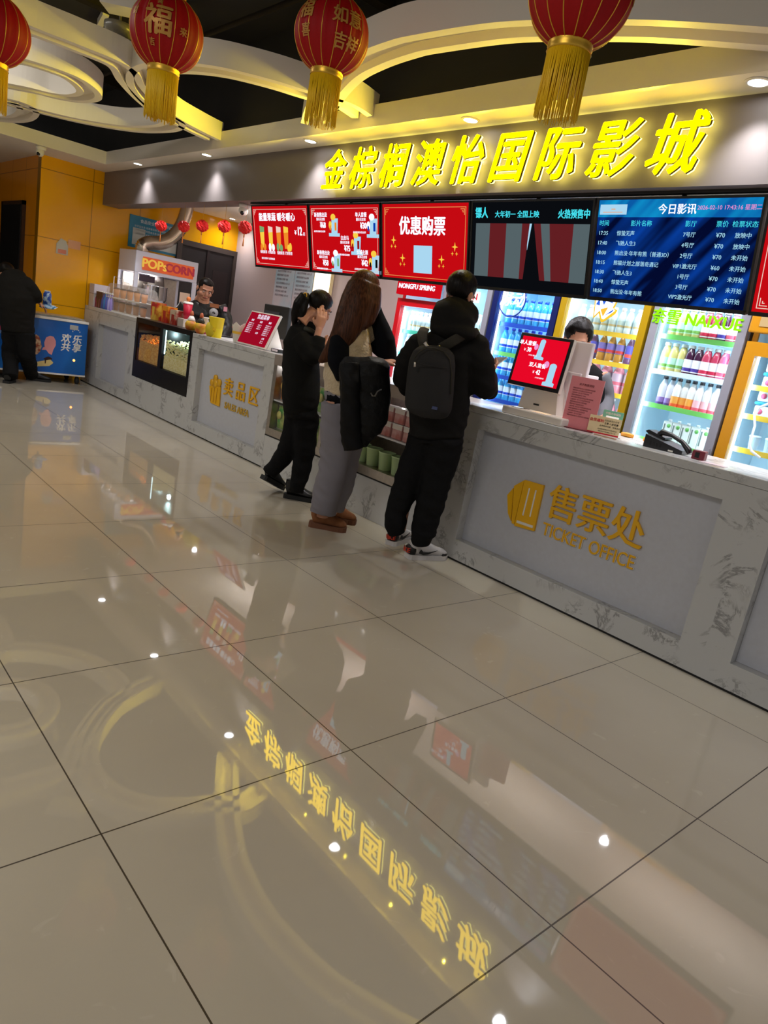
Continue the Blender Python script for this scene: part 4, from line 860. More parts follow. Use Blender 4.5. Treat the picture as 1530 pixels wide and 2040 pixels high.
# green tubs on the low shelf
def gtub():
    t = thing('plastic_tub', 'x', 'tub', (0, 0, -20)); MB().lathe([(.045, 0), (.06, .12), (.062, .125), (.058, .125), (.043, .006), (.0001, .005)], 18, cap=False).build('tub_wall', mat('tub_green', S(178, 205, 150), .3), t); MB().lathe([(.0625, .122), (.064, .128), (.0625, .131)], 18, cap=False).build('rim', mat('tub_rim', S(200, 225, 170), .3), t); return t
g = gtub()
for i in range(6):
    lb = 'translucent green plastic tub, %s from the left low in the display case' % ORD[i]; loc = (.42+.14*i, YB+.09, .366)
    if i == 0: g.location = loc; g['label'] = lb; g['group'] = 'green tubs in the display case'
    else: clone(g, loc, 0, lb, 'green tubs in the display case')
t2 = thing('plastic_tub', 'magenta rimmed clear tub at the right end of the low shelf', 'tub', (1.32, YB+.1, .366)); MB().lathe([(.05, 0), (.07, .1), (.066, .1), (.048, .006), (.0001, .005)], 18, cap=False).build('tub_wall', mat('tub_clear', S(200, 205, 210), .3), t2); MB().lathe([(.07, .099), (.074, .108), (.07, .112)], 18, cap=False).build('rim', mat('tub_magenta', S(205, 60, 140), .3), t2)
# bread bags standing on the case top by the backpack man
for i, x in enumerate((.93, 1.07, 1.20)):
    t = thing('pastry_bag', 'clear bag of golden pastries, %s from the left on the display case top' % ORD[i], 'pastry bag', (x, YB+.22, HT), group='pastry bags on the display case')
    MB().lathe([(.045, 0), (.058, .02), (.055, .06), (.035, .085), (.012, .10), (.03, .125), (.0001, .128)], 14).build('clear_bag', mat('bag_gold', S(220, 150, 90), .25, noise=(30, S(170, 90, 50), .3)), t); MB().lathe([(.014, .094), (.016, .1), (.014, .106)], 10, cap=False).build('tie', m_gold, t)

# ================================================================== TILL (two-screen) ON THE TICKET COUNTER
m_cream = mat('cream_plastic', S(225, 215, 205), .4); m_pw = mat('pinkish_white_plastic', S(232, 220, 224), .4)
t = thing('ticket_till', 'cream two-screen till with red customer screen on the ticket counter', 'till', (2.12, 2.86, HT)); o3 = Vector((2.12, 2.86, HT))
b = MB(); b.box((-.15, -.14, 0), (.28, .13, .045), .008); b.build('base', m_cream, t)
b = MB(); b.prism([(-.13, .045), (.15, .045), (.13, .16), (.10, .22), (-.08, .22), (-.11, .16)], 'y', -.02, .10); b.build('neck', mat('cream_neck', S(205, 196, 186), .4), t)
b = MB(); b.box((-.10, -.128, .0452), (-.01, -.06, .0470)); b.build('scan_window', mat('scan_black', S(10, 10, 14), .1), t)
b = MB(); b.box((-.085, -.118, .0472), (-.04, -.08, .0480)); b.build('scan_glow', emis('scan_glow', (.8, .9, 1), 1.2), t)
b = MB(); b.box((.05, -.125, .0452), (.15, -.06, .0470)); b.build('lit_pad', mat('warm_pad', S(250, 215, 175), .4, emit=S(250, 215, 175), es=.5), t)
b = MB(); b.box((-.02, -.0225, .075), (.02, -.0205, .085)); b.build('slot', m_black, t)
sw, shh = .37, .315
s_ = bpy.data.objects.new('customer_screen', None); 
b = MB(); b.box((-sw/2, .0, 0), (sw/2, .03, shh), .006); scn = b.build('customer_screen', m_cream, t, (-.045, -.035, .165), (math.radians(-7), 0, math.radians(2)))
MB().box((-sw/2+.003, -.004, .003), (sw/2-.003, .001, shh-.003)).build('black_bezel', m_bezel, scn)
MB().box((-sw/2+.022, -.0055, .026), (sw/2-.022, -.0042, shh-.02)).build('display', lit('till_red', (232, 8, 38)), scn)
def txp(name, items, m, par): return letters(name, items, m, par, depth=.0005, loc=(0, -.0062, 0))
txp('screen_lettering', [('单人套餐', -.115, .255, .030, {'al': 'CENTER', 'fat': .03}), ('¥', -.125, .215, .022, {'al': 'CENTER'}), ('30', -.095, .217, .038, {'al': 'CENTER', 'fat': .04, 'sq': .8}), ('双人套餐', -.005, .135, .030, {'al': 'CENTER', 'fat': .03}), ('¥', -.02, .095, .022, {'al': 'CENTER'}), ('42', .012, .097, .038, {'al': 'CENTER', 'fat': .04, 'sq': .8}), ('大可乐 爆米花', -.09, .188, .010, {}), ('大可乐 爆米花', .0, .066, .010, {})], E_wht, scn)
b = MB()
for p_ in ([(-.045, .17), (.02, .17), (.02, .185), (.0, .19), (.005, .27), (-.03, .275), (-.035, .19), (-.045, .185)], [(.06, .03), (.14, .03), (.14, .05), (.125, .055), (.125, .14), (.08, .14), (.08, .055), (.06, .05)], ell(-.012, .275, .018, .014), ell(.103, .145, .024, .018)): b.prism(p_, 'y', -.0064, -.0058)
b.build('combo_pictures', E_skyb, scn)
b = MB()
for p_ in (ell(.055, .15, .018, .02), ell(-.05, .24, .014, .018)): b.prism(p_, 'y', -.0068, -.0065)
b.build('candy_pictures', E_pink, scn)
b = MB(); b.box((.10, .06, .0), (.20, .25, .30), .006); b.box((-.10, .07, .17), (.225, .10, .475), .006); b.build('staff_screen_housing', m_pw, t)
# pink notice stand
B0, B1 = Vector((2.36, 2.778, HT)), Vector((2.535, 2.835, HT)); wd = (B1-B0).length; rz = math.atan2(B1.y-B0.y, B1.x-B0.x)
t = thing('notice_stand', 'tall pink acrylic notice card standing right of the till', 'notice', (B0+B1)/2, rz)
MB().box((-wd/2, -.003, .006), (wd/2, .003, .285)).build('notice_card', mat('pink_card', S(225, 130, 135), .35), t)
MB().box((-wd/2-.004, -.03, 0), (wd/2+.004, .05, .006)).build('foot', mat('dark_red_foot', S(110, 30, 40), .3), t)
its = [('关于购票须知', 0, .245, .014, {'al': 'CENTER', 'fat': .02})]+[(('尊敬的顾客您好为了您的观影体验请提前购票入场', '请核对影片场次座位信息后再付款谢谢合作', '儿童身高一米三以下免票须家长陪同观看')[i % 3][:17-(i % 4)*2], -wd/2+.02, .222-.0125*i, .0082, {'sq': .9}) for i in range(13)]
letters('notice_lettering', its, mat('notice_ink', S(130, 50, 55), .6), t, depth=.0004, loc=(0, -.0034, 0))
# coupon stand, green card
p = on_y(1204, 866, 2.84); p.z = HT; s_ = mpp(p)
t = thing('coupon_stand', 'small cream coupon card with red and black lettering in a clear stand', 'card', (2.585, 2.85, HT), .42)
MB().box((-.085, -.002, .004), (.085, .002, .10)).build('coupon_card', mat('coupon_cream', S(232, 208, 160), .5), t); MB().box((-.092, -.0025, 0), (.098, .006, .004)).build('clear_foot', m_white, t); MB().box((-.085, -.0026, .004), (.085, -.0021, .012)).build('red_border', mat('card_red', S(210, 20, 40), .5), t)
letters('red_lettering', [('会员福利', -.045, .075, .019, {'al': 'CENTER', 'fat': .03})], mat('card_red', S(210, 20, 40), .5), t, depth=.0004, loc=(0, -.0026, 0))
letters('black_lettering', [('扫码关注公众号', .035, .082, .011, {'al': 'CENTER'}), ('立享 八折优惠', .035, .066, .012, {'al': 'CENTER', 'fat': .02}), ('会员首单特惠，惊喜连连', .03, .05, .010, {'al': 'CENTER'}), ('活动最终解释权归本影城所有', .02, .032, .008, {'al': 'CENTER'}), ('详情请咨询售票处工作人员', .02, .02, .008, {'al': 'CENTER'})], mat('ink', S(40, 25, 20), .6), t, depth=.0004, loc=(0, -.0026, 0))
t = thing('green_card_stand', 'mint green card with a white and orange centre behind the coupon card', 'card', (2.575, 2.93, HT), .35)
MB().box((-.055, -.002, 0), (.055, .002, .135), .0).build('card_back', mat('mint', S(120, 195, 165), .4), t); MB().box((-.035, -.0032, .03), (.035, -.0022, .105)).build('card_centre', mat('card_white', S(240, 236, 232), .5), t); MB().lathe([(.0001, -.0045), (.02, -.0045), (.02, -.0034), (.0001, -.0034)], 16, (0, 0, .06), axis='y').build('orange_picture', mat('orange_pic', S(210, 110, 70), .5), t)
letters('white_lettering', [('中国大地保险', 0, .118, .014, {'al': 'CENTER', 'fat': .02})], m_white, t, depth=.0004, loc=(0, -.003, 0))
# phone, papers, small things
p = on_z(1368, 900, HT); ph = (2.93, 2.93)
t = thing('desk_phone', 'black desk telephone with raised handset at the right of the ticket counter', 'telephone', (ph[0], ph[1], HT), .15)
m_ph = mat('phone_black', S(18, 18, 22), .3)
b = MB(); b.prism([(-.10, 0), (.10, 0), (.10, .02), (-.10, .065)], 'y', -.09, .09); b.build('phone_base', m_ph, t)
b = MB(); b.prism([(-.13, .075), (-.10, .055), (-.02, .052), (-.02, .060), (-.115, .085)], 'y', -.02, .09); b.build('display_hood', m_ph, t)
b = MB(); b.loft([((-.04, -.06, .075), .028, .014), ((-.03, -.06, .09), .026, .016), ((.02, -.06, .085), .016, .011), ((.08, -.06, .062), .016, .011), ((.12, -.06, .03), .026, .016), ((.13, -.06, .015), .026, .012)], 12, side=(0, 1, 0)); b.build('handset', m_ph, t)
b = MB()
for i in range(4): b.box((-.07+.018*i, -.0915, .014), (-.062+.018*i, -.0902, .034))
b.build('speaker_slots', mat('slot_black', (.001, .001, .001), .6), t)
b = MB(); b.box((.03, -.0915, .004), (.055, -.0902, .012)); b.build('white_tag', m_white, t)
t = thing('small_box', 'small red and black cube box right of the desk telephone', 'box', (3.13, 2.86, HT), .2); MB().box((-.03, -.03, 0), (.03, .03, .045), .003).build('box_body', mat('small_red', S(120, 30, 45), .4), t); MB().box((-.015, -.0315, .01), (.005, -.0302, .036)).build('black_window', m_black, t)
def flat(name, lab, cat, px, py, w, h, m, rz=0, th=.002, y=None):
    p = on_z(px, py, HT); o = MB().box((-w/2, -h/2, 0), (w/2, h/2, th)).build(name, m, loc=(p.x, min(p.y, 3.18), HT), rot=(0, 0, rz)); return tag(o, lab, cat)
flat('loose_paper', 'white sheet of paper on the counter before the desk telephone', 'paper', 1300, 890, .16, .10, mat('paper_w', S(236, 232, 240), .6), .3)
flat('loose_paper', 'pale receipt slip lying right of the coupon card', 'paper', 1272, 878, .09, .05, mat('paper_w', S(236, 232, 240), .6), -.2)
flat('loose_paper', 'pinkish slip near the desk telephone base', 'paper', 1420, 925, .12, .06, mat('paper_p', S(225, 205, 215), .6), .1)
flat('wood_strip', 'thin pale wooden strip on the counter edge before the coupon card', 'strip', 1205, 871, .13, .012, mat('wood_pale', S(200, 160, 130), .6), .05, .006)
for px, lb in ((1262, 'orange plastic clip right of the coupon card'), (1322, 'orange plastic clip left of the desk telephone')):
    p = on_z(px, 872 if px < 1300 else 884, HT); o = MB().loft([((-.035, 0, .012), .012, .012), ((0, .0, .014), .016, .014), ((.035, .004, .012), .012, .012)], 10).build('orange_clip', mat('clip_orange', S(240, 160, 50), .4), loc=(p.x, min(p.y, 3.1), HT)); tag(o, lb, 'clip')

# ================================================================== LEFT COUNTER: MENU STAND, TUBS, CUPS
t = thing('menu_stand', 'slanted red lit menu card on a white stand above the snack sign', 'menu stand', (-1.02, 2.75, HT+.004), rot=(math.radians(-22), 0, 0))
MB().box((-.25, 0, .005), (.25, .02, .335), .004).build('stand_frame', m_cream, t); MB().box((-.236, -.0025, .018), (.236, .0, .322)).build('menu_face', lit('menu_red', (170, 12, 40), .8), t)
b = MB(); b.prism([(.022, .014), (.16, .068), (.16, .09), (.022, .22)], 'x', .18, .25); b.build('side_foot', m_white, t)
letters('menu_lettering', [('饮品菜单', .0, .285, .050, {'al': 'CENTER', 'fat': .04})]+[(s_, x, z, .022, {'al': 'CENTER', 'fat': .04}) for s_, x, z in (('奶茶', -.15, .245), ('果茶', -.0, .238), ('咖啡', .145, .245), ('冰沙', .01, .13), ('小食', .15, .09))]+[('经典珍珠奶茶 十二元', x, .215-.018*i, .0125, {'al': 'CENTER', 'sq': .8}) for x in (-.15, .145) for i in range(6)]+[('柠檬果茶 十元', .0, .208-.018*i, .0125, {'al': 'CENTER', 'sq': .8}) for i in range(3)]+[('薯条 八元', .15, .066-.016*i, .011, {'al': 'CENTER'}) for i in range(2)], lit('menu_text', (235, 215, 235)), t, depth=.0005, loc=(0, -.003, 0))
def at_c(px, Y): p = on_y(px, 0, Y); return p
def base_at(px, py, Y):                                # x of a thing whose foot is seen near px at depth Y on the worktop
    lo_, hi_ = -8.0, 6.0
    for _ in range(40):
        m_ = (lo_+hi_)/2; v = Vector((m_, Y, HT))-CAM; X_ = 765+F*v.dot(RIGHT)/v.dot(FWD)
        if X_ < px: lo_ = m_
        else: hi_ = m_
    return max(lo_, WX+.16)
# monitor behind
x_ = base_at(548, 0, 3.15)
t = thing('till_monitor', 'black till monitor seen from behind the red menu card', 'monitor', (x_, 3.14, HT)); MB().box((-.24, -.02, .10), (.20, .02, .40), .008).build('monitor_back', m_case, t); MB().box((-.10, -.03, .0), (.10, .07, .012)).build('foot', m_case, t); MB().cyl((0, .01, .012), (0, .01, .12), .02).build('neck', m_case, t); MB().box((-.20, -.03, .30), (.05, -.021, .34)).build('vent_strip', mat('grey_vent', S(60, 62, 70), .4), t)
x_ = base_at(556, 0, 2.86)
t = thing('card_reader', 'small pale square card reader on black base by the till monitor', 'card reader', (x_, 2.86, HT)); MB().box((-.06, -.05, 0), (.06, .05, .03), .004).build('reader_base', m_case, t); MB().box((-.045, -.052, .008), (.05, -.0505, .026)).build('reader_plate', m_pw, t); MB().box((-.045, -.04, .0305), (.045, .04, .034)).build('keypad', m_pw, t)
# fluted paper cone holder
x_ = base_at(474, 0, 2.80)
t = thing('fries_box', 'white scalloped paper box with yellow band left of the red menu card', 'paper box', (x_, 2.80, HT))
b = MB(); n = 24; vs = [(.045*math.cos(2*PI*i/n), .045*math.sin(2*PI*i/n), 0) for i in range(n)]+[((.075)*math.cos(2*PI*i/n), .075*math.sin(2*PI*i/n), .17+.016*math.cos(6*PI*2*i/n)) for i in range(n)]
b.add(vs, [(i, (i+1) % n, n+(i+1) % n, n+i) for i in range(n)]+[list(range(n))[::-1]], True); b.build('box_wall', mat('paper_white', S(235, 228, 215), .6), t); MB().lathe([(.0612, .082), (.0655, .105)], 24, cap=False).build('yellow_band', mat('band_yellow', S(235, 190, 60), .5), t); MB().ball((-.065, -.035, .135), .01).build('red_dot', mat('card_red', S(210, 20, 40), .5), t)
def tubc(px, Y, h, r, col, lab, lid=None, print_=None, base=None, band=None):
    x = base_at(px, 0, Y); t = thing('popcorn_tub', lab, 'tub', (x, Y, HT)); MB().lathe([(r*.8, 0), (r, h*.97), (r*1.03, h), (r*.96, h), (.0001, h*.93)], 20, cap=False).build('tub_wall', mat('tb_%.2f_%.2f' % col[:2], col, .45), t)
    if band: MB().lathe([(r*.805, h*.02), (r*.90, h*.45)], 20, cap=False).build('lower_band', mat('bn_%.2f_%.2f' % band[:2], band, .45), t)
    if lid: MB().lathe([(r*1.05, h+.001), (r*1.06, h+.012), (r*.9, h+.016), (r*.55, h+.05), (.0001, h+.055)], 20, cap=False).build('dome_lid', mat('ld_%.2f_%.2f' % lid[:2], lid, .35), t)
    if print_: b = MB(); [b.ball((r*.8*math.cos(a), r*.8*math.sin(a), h*zz), r*.28, 8, 6, (1, 1, .9)) for a, zz in ((-2.2, .35), (-1.4, .3), (-.7, .38))]; b.build('printed_spots', mat('sp_%.2f' % print_[0], print_, .5), t)
    return t
tubc(428, 2.79, .19, .075, S(240, 210, 30), 'tall yellow and white popcorn tub, rightmost of the tubs', None, S(225, 190, 20), band=S(245, 220, 20))
o = MB().loft([((0, 0, 0), .028, .028), ((.01, 0, .03), .05, .045), ((.0, .0, .09), .05, .045), ((-.01, 0, .13), .028, .028)], 12).build('pineapple_toy', mat('toy_yellow', S(200, 180, 20), .6), loc=(base_at(420, 0, 2.74)-.02, 2.735, HT)); tag(o, 'small yellow toy bucket leaning before the rightmost tub', 'toy')
b = MB(); [b.loft([((0, 0, .12), .02, .012), ((.02*math.cos(a), .02*math.sin(a), .165), .012, .008)], 6) for a in (0, 2, 4)]; b.build('green_leaves', mat('leaf_dark', S(30, 60, 40), .6), o)
tubc(411, 2.86, .165, .062, S(236, 226, 222), 'white and magenta paper cup behind the small toys', None, None, band=S(185, 30, 110))
for px, Y, lab in ((398, 2.75, 'yellow toy lantern with black top left of the magenta cup'), (379, 2.78, 'yellow and orange toy lantern with white cap beneath the red cup')):
    x = base_at(px, 0, Y); t = thing('toy_lantern', lab, 'toy', (x, Y, HT)); MB().lathe([(.03, 0), (.055, .03), (.06, .07), (.045, .1), (.0001, .105)], 14).build('toy_body', mat('toy_gold', S(205, 170, 20), .5, noise=(12, S(190, 100, 30), .2)), t); MB().lathe([(.03, .1), (.04, .115), (.02, .15), (.0001, .155)], 12).build('toy_top', mat('toy_top%d' % px, S(40, 40, 30) if px > 390 else S(240, 235, 230), .5), t); MB().lathe([(.018, .155), (.02, .17), (.012, .2), (.0001, .205)], 10).build('figurine', mat('fig_orange', S(180, 90, 50), .6), t)
for px, Y, h, r, c1, lab in ((370, 2.95, .16, .05, S(190, 12, 50), 'red paper cup with white lid standing tallest by the clerk'),):
    x = base_at(px, 0, Y); t = thing('paper_cup', lab, 'cup', (x, Y, HT+.10)); MB().lathe([(r*.72, 0), (r, h), (.0001, h)], 18).build('cup_body', mat('cup_red', c1, .45), t); MB().lathe([(r*1.05, h), (r*1.06, h+.014), (r*.9, h+.02), (.0001, h+.022)], 18, cap=False).build('lid', m_white, t); MB().ball((0, 0, h+.05), .025, 10, 8).build('topper', mat('topper', S(210, 110, 40), .6), t)
    tag(MB().box((-.07, -.07, 0), (.07, .07, .099), .004).build('cup_riser', mat('riser', S(190, 175, 160), .5), loc=(x, Y, HT)), 'pale riser block under the tall red cup', 'block')
# flat-pack popcorn cartons
for i, (px, c1, c2, lab) in enumerate(((313, S(190, 26, 20), S(225, 180, 60), 'red popcorn carton left of the orange carton'), (335, S(235, 150, 20), S(190, 40, 20), 'orange popcorn carton between red and striped cartons'), (352, S(205, 180, 150), S(160, 40, 30), 'pale striped popcorn carton right of the orange one'))):
    x = base_at(px, 0, 2.92); t = thing('popcorn_carton', lab, 'carton', (x, 2.92, HT)); h = .21-.02*i
    MB().prism([(-.06, 0), (.06, 0), (.085, h), (-.085, h)], 'y', -.055, .055).build('carton_body', mat('ctn%d' % i, c1, .5, noise=(8, c2, .12)), t); b = MB(); b.prism([(-.03, .04), (.03, .04), (.035, h-.05), (-.035, h-.05)], 'y', -.0575, -.0555); b.build('carton_print', mat('ctp%d' % i, c2, .5), t)
# acrylic dome display with cups
xl, xr = base_at(222, 0, 2.86), base_at(300, 0, 2.86); xc = (xl+xr)/2
t = thing('acrylic_display', 'clear rounded acrylic display box with cups on the far left counter', 'display box', (xc-.05, 2.88, HT)); W2 = (xr-xl)/2*.86
m_acr = pane_mat('acrylic', (.95, .95, .95), haze=.12, hazecol=(.9, .88, .86))
b = MB(); pr = [(-W2, 0), (-W2, .24), (-W2+.05, .31), (-W2+.12, .335), (W2-.12, .335), (W2-.05, .31), (W2, .24), (W2, 0)]; b.prism(pr, 'y', -.11, -.106); b.prism(pr, 'y', .106, .11)
for (a_, c_2) in zip(pr[:-1], pr[1:]): b.add([(a_[0], -.11, a_[1]), (c_2[0], -.11, c_2[1]), (c_2[0], .11, c_2[1]), (a_[0], .11, a_[1])], [(0, 1, 2, 3)])
b.build('clear_shell', m_acr, t); MB().box((-W2, -.112, .155), (W2, .11, .17)).build('mid_shelf', m_white, t); MB().box((-W2-.005, -.115, 0), (W2+.005, .115, .012)).build('base_plate', m_white, t)
k = 0; c0_ = None
for lv, z in enumerate((HT+.013, HT+.171)):
    for i in range(5):
        lb = 'caramel coloured cup, %s from the left on the %s level of the acrylic display' % (ORD[i], ('lower', 'upper')[lv]); loc = (xc-.05-W2+.09+i*(2*W2-.18)/4, 2.86, z)
        if c0_ is None:
            c0_ = thing('drink_cup', lb, 'cup', loc, group='cups in the acrylic display'); MB().lathe([(.028, 0), (.04, .10), (.0001, .10)], 14).build('cup_body', mat('cup_caramel', S(215, 150, 95), .4), c0_); MB().lathe([(.042, .10), (.042, .108), (.03, .118), (.0001, .12)], 14, cap=False).build('lid', mat('lid_dark', S(80, 60, 55), .4), c0_)
        else: clone(c0_, loc, 0, lb, 'cups in the acrylic display')
# coloured bottles/straws row
cl = [S(170, 50, 90), S(180, 60, 100), S(190, 90, 130), S(70, 80, 150), S(60, 120, 190), S(90, 100, 190), S(190, 180, 240), S(170, 150, 230)]
nm = ['magenta', 'crimson', 'rose', 'navy', 'sky blue', 'indigo', 'pale lilac', 'violet']
for i in range(8):
    x = base_at(194+4.3*i, 0, 2.79); t = thing('syrup_bottle', '%s slim bottle in the coloured row on the far left counter' % nm[i], 'bottle', (x, 2.775, HT), group='coloured slim bottles'); MB().lathe([(.026, 0), (.028, .02), (.026, .11), (.01, .16), (.008, .19)], 12).build('bottle_body', mat('syr%d' % i, cl[i], .25, spec=.7), t); MB().lathe([(.012, .19), (.012, .21), (.0001, .212)], 10).build('cap', m_white, t)
# boxes
def boxo(x, Y, z, w, d, h, c, lab, nm='cardboard_box', rz=0):
     t = thing(nm, lab, 'box', (x, Y, z), rz); MB().box((-w/2, -d/2, 0), (w/2, d/2, h), .003).build('box_body', mat('bx_%.2f_%.2f' % c[:2], c, .7), t); MB().box((-w/2+.01, -.02, h), (w/2-.01, .02, h+.0015)).build('tape', mat('tape', S(200, 180, 140), .3), t); return t
boxo(-4.825, 2.85, HT+.001, .2, .2, .20, S(95, 60, 40), 'brown cardboard box left of the coloured slim bottles')
boxo(-4.74, 2.987, HT+.001, .2, .06, .25, S(225, 200, 205), 'pale pink box behind the coloured slim bottles')
boxo(-5.04, 2.83, HT+.001, .17, .2, .16, S(205, 195, 190), 'white box at the far left end of the counter, lower of two')
boxo(-5.04, 2.83, HT+.164, .17, .2, .12, S(200, 190, 195), 'white box stacked on another at the far left counter end')
t = thing('wire_rack', 'white wire rack frame behind the boxes at the far left counter', 'rack', (WX+.36, 2.985, HT+.001)); b = MB()
for dx, h in ((0, .42), (.2, .38)): b.tube([(-.2+dx, 0, 0), (-.2+dx, 0, h), (.12+dx, 0, h-.02), (.12+dx, 0, 0)], .005, 6)
b.build('wire_frame', m_white, t)
# ================================================================== POPCORN MACHINE + DUCT
XM = -4.45
pa, pb_ = on_x(272, 497, XM), on_x(396, 525, XM); y0, y1, zt1 = pa.y, pb_.y, (pa.z+pb_.z)/2
0 and print('machine', y0, y1, zt1)
t = thing('popcorn_machine', 'tall white popcorn machine with orange POP CORN header and steel kettle', 'popcorn machine', (XM, (y0+y1)/2, 0)); hw = (y1-y0)/2
hd = (on_x(330, 514, XM).z-on_x(324, 541, XM).z)
m_pm = mat('machine_white', S(222, 222, 235), .35)
b = MB(); b.box((-.55, -hw, zt1-.26), (0, hw, zt1), .008); b.box((-.55, -hw, 0), (0, hw, .9)); b.box((-.03, -hw, .9), (0, -hw+.05, zt1-.26)); b.box((-.03, hw-.05, .9), (0, hw, zt1-.26)); b.box((-.55, -hw, .9), (-.53, hw, zt1-.26)); b.build('cabinet', m_pm, t)
MB().box((.001, -hw+.09, zt1-.22), (.008, hw-.06, zt1-.06)).build('header_sign', mat('header_orange', S(210, 90, 40), .4, emit=S(210, 90, 40), es=.35), t)
letters('pop_lettering', [('POPs', 0, 0, .15, {'al': 'CENTER', 'fat': .04, 'res': 6})], mat('pop_yellow', S(235, 190, 70), .5, emit=S(235, 190, 70), es=.4), t, depth=.004, loc=(.011, -hw*.42, zt1-.14), rot=(0, 0, PI/2))
letters('corn_lettering', [('CORN', 0, 0, .14, {'al': 'CENTER', 'fat': .05, 'res': 6})], mat('corn_red', S(170, 40, 60), .5, emit=S(170, 40, 60), es=.3), t, depth=.004, loc=(.011, hw*.40, zt1-.14), rot=(0, 0, PI/2))
MB().box((-.52, -hw+.05, .9), (-.50, hw-.05, zt1-.27)).build('steel_back', m_steel, t)
MB().box((-.005, -hw+.05, .9), (-.001, hw-.05, zt1-.27)).build('glass_front', m_glass, t)
b = MB(); b.lathe([(.0001, 0), (.13, .01), (.15, .05), (.15, .2), (.155, .21)], 24, (-.26, -.02, 1.17)); b.cyl((-.26, -.02, 1.38), (-.26, -.02, zt1-.27), .015); b.build('kettle', m_chrome, t)
b = MB(); b.lathe([(.0001, 0), (.11, 0), (.09, .12), (.0001, .12)], 20, (-.26, -.02, 1.385)); b.build('kettle_lid', m_steel, t)
MB().box((.001, hw-.22, 1.22), (.003, hw-.08, 1.36)).build('notice', mat('pm_notice', S(235, 205, 180), .6), t); MB().box((.001, -hw+.06, zt1-.36), (.02, -hw+.26, zt1-.28)).build('switch_box', mat('switch_dark', S(60, 45, 60), .4), t)
l = bpy.data.lights.new('machine_lamp', 'POINT'); l.energy = 4; l.color = (1, .95, .95); l.shadow_soft_size = .04; lo = bpy.data.objects.new('machine_lamp', l); lo.location = (XM-.2, (y0+y1)/2-.15, zt1-.33); COL.objects.link(lo)
# corrugated duct
pts = [on_x(x, y, XM-.2) for x, y in ((283, 500), (284, 490), (298, 484), (318, 484), (338, 477), (354, 462), (364, 444), (371, 424), (375, 405), (379, 392))]
pts = smooth_path(pts, 14); b = MB(); R_ = .082
b.loft([(p, R_*(1+.09*(-1)**i), R_*(1+.09*(-1)**i)) for i, p in enumerate(pts)], 20, side=(1, 0, 0)); tag(b.build('corrugated_duct', mat('duct_foil', S(200, 185, 165), .25, 1.0)), 'silver corrugated exhaust duct rising from the popcorn machine', 'duct')
# blue notice board on the left wall
def wall_quad_x(name, pts, X, m, lab, cat='poster', th=.01):
    P = [on_x(x, y, X) for x, y in pts]; ys = ((P[0].y+P[3].y)/2, (P[1].y+P[2].y)/2); zs_ = ((P[2].z+P[3].z)/2, (P[0].z+P[1].z)/2)
    c = Vector((X-th, sum(ys)/2, sum(zs_)/2)); hw_, hh = (ys[1]-ys[0])/2, (zs_[1]-zs_[0])/2
    t = thing(name, lab, cat, c); MB().box((0, -hw_, -hh), (th, hw_, hh)).build('board', m, t); return t, hw_, hh
t, hw_, hh = wall_quad_x('wall_notice', [(257, 426), (361, 451), (360, 513), (257, 491)], WX+.012, mat('notice_blue', S(30, 130, 160), .4), 'blue notice board on the yellow wall behind the silver duct')
letters('notice_lettering', [('食品安全信息公示栏', 0, hh-.06, .05, {'al': 'CENTER', 'fat': .02})]+[('许可证信息 经营者名称 餐饮服务', -.08, hh-.13-.045*i, .030, {'al': 'CENTER'}) for i in range(3)], mat('notice_pale', S(215, 225, 225), .5), t, depth=.001, loc=(.0115, 0, 0), rot=(0, 0, PI/2))
b = MB(); b.box((.0105, -hw_+.05, -hh+.04), (.012, -hw_+.22, -hh+.25)); b.box((.0105, hw_-.42, -hh+.03), (.012, hw_-.06, -hh+.20)); b.build('paper_sheets', mat('sheet_w', S(200, 205, 195), .5), t)
# posters and light box on the back wall
def wall_quad_y(name, pts, Y, m, lab, cat='poster', th=.01):
    P = [on_y(x, y, Y) for x, y in pts]; xs = ((P[0].x+P[3].x)/2, (P[1].x+P[2].x)/2); zs_ = ((P[2].z+P[3].z)/2, (P[0].z+P[1].z)/2)
    c = Vector((sum(xs)/2, Y, sum(zs_)/2)); a, c2 = (xs[1]-xs[0])/2, (zs_[1]-zs_[0])/2
    t = thing(name, lab, cat, c); MB().box((-a, 0, -c2), (a, th, c2)).build('board', m, t); return t, a, c2
for k, (q, lab) in enumerate(((((551, 520), (586, 524), (580, 619), (543, 611)), 'pale blue text poster, left of the pair on the back wall'), (((588, 524), (624, 528), (617, 627), (582, 619)), 'pale blue text poster, right of the pair on the back wall'))):
    t, a, c2 = wall_quad_y('wall_poster', q, YK-.012, mat('poster_pale', S(165, 200, 215), .5, noise=(2.5, S(215, 205, 210), .3)), lab)
    letters('poster_lettering', [(('食品安全管理制度 从业人员', '健康管理制度 食品采购', '进货查验记录制度 场所')[i % 3], -a+.04, c2-.12-.052*i, .030, {'sq': .9}) for i in range(int((2*c2-.2)/.052))], mat('poster_ink', S(120, 110, 120), .6), t, depth=.001, loc=(0, -.0008, 0))
t, a, c2 = wall_quad_y('light_box', [(627, 530), (660, 534), (652, 610), (622, 604)], YK-.06, mat('lb_frame', S(240, 225, 170), .4), 'glowing cream light box on the back wall behind the ponytail woman', 'light box', .05)
MB().box((-a+.03, -.004, -c2+.03), (a-.03, -.001, c2-.03)).build('glowing_face', emis('lightbox_glow', (1, .97, .82), 2.2), t)
l = bpy.data.lights.new('light_box_lamp', 'AREA'); l.shape = 'RECTANGLE'; l.size = a*1.8; l.size_y = c2*1.8; l.energy = 6; l.color = (1, .95, .85); lo = bpy.data.objects.new('light_box_lamp', l); lo.location = (t.location.x, YK-.075, t.location.z); lo.rotation_euler = (PI/2, 0, 0); COL.objects.link(lo)
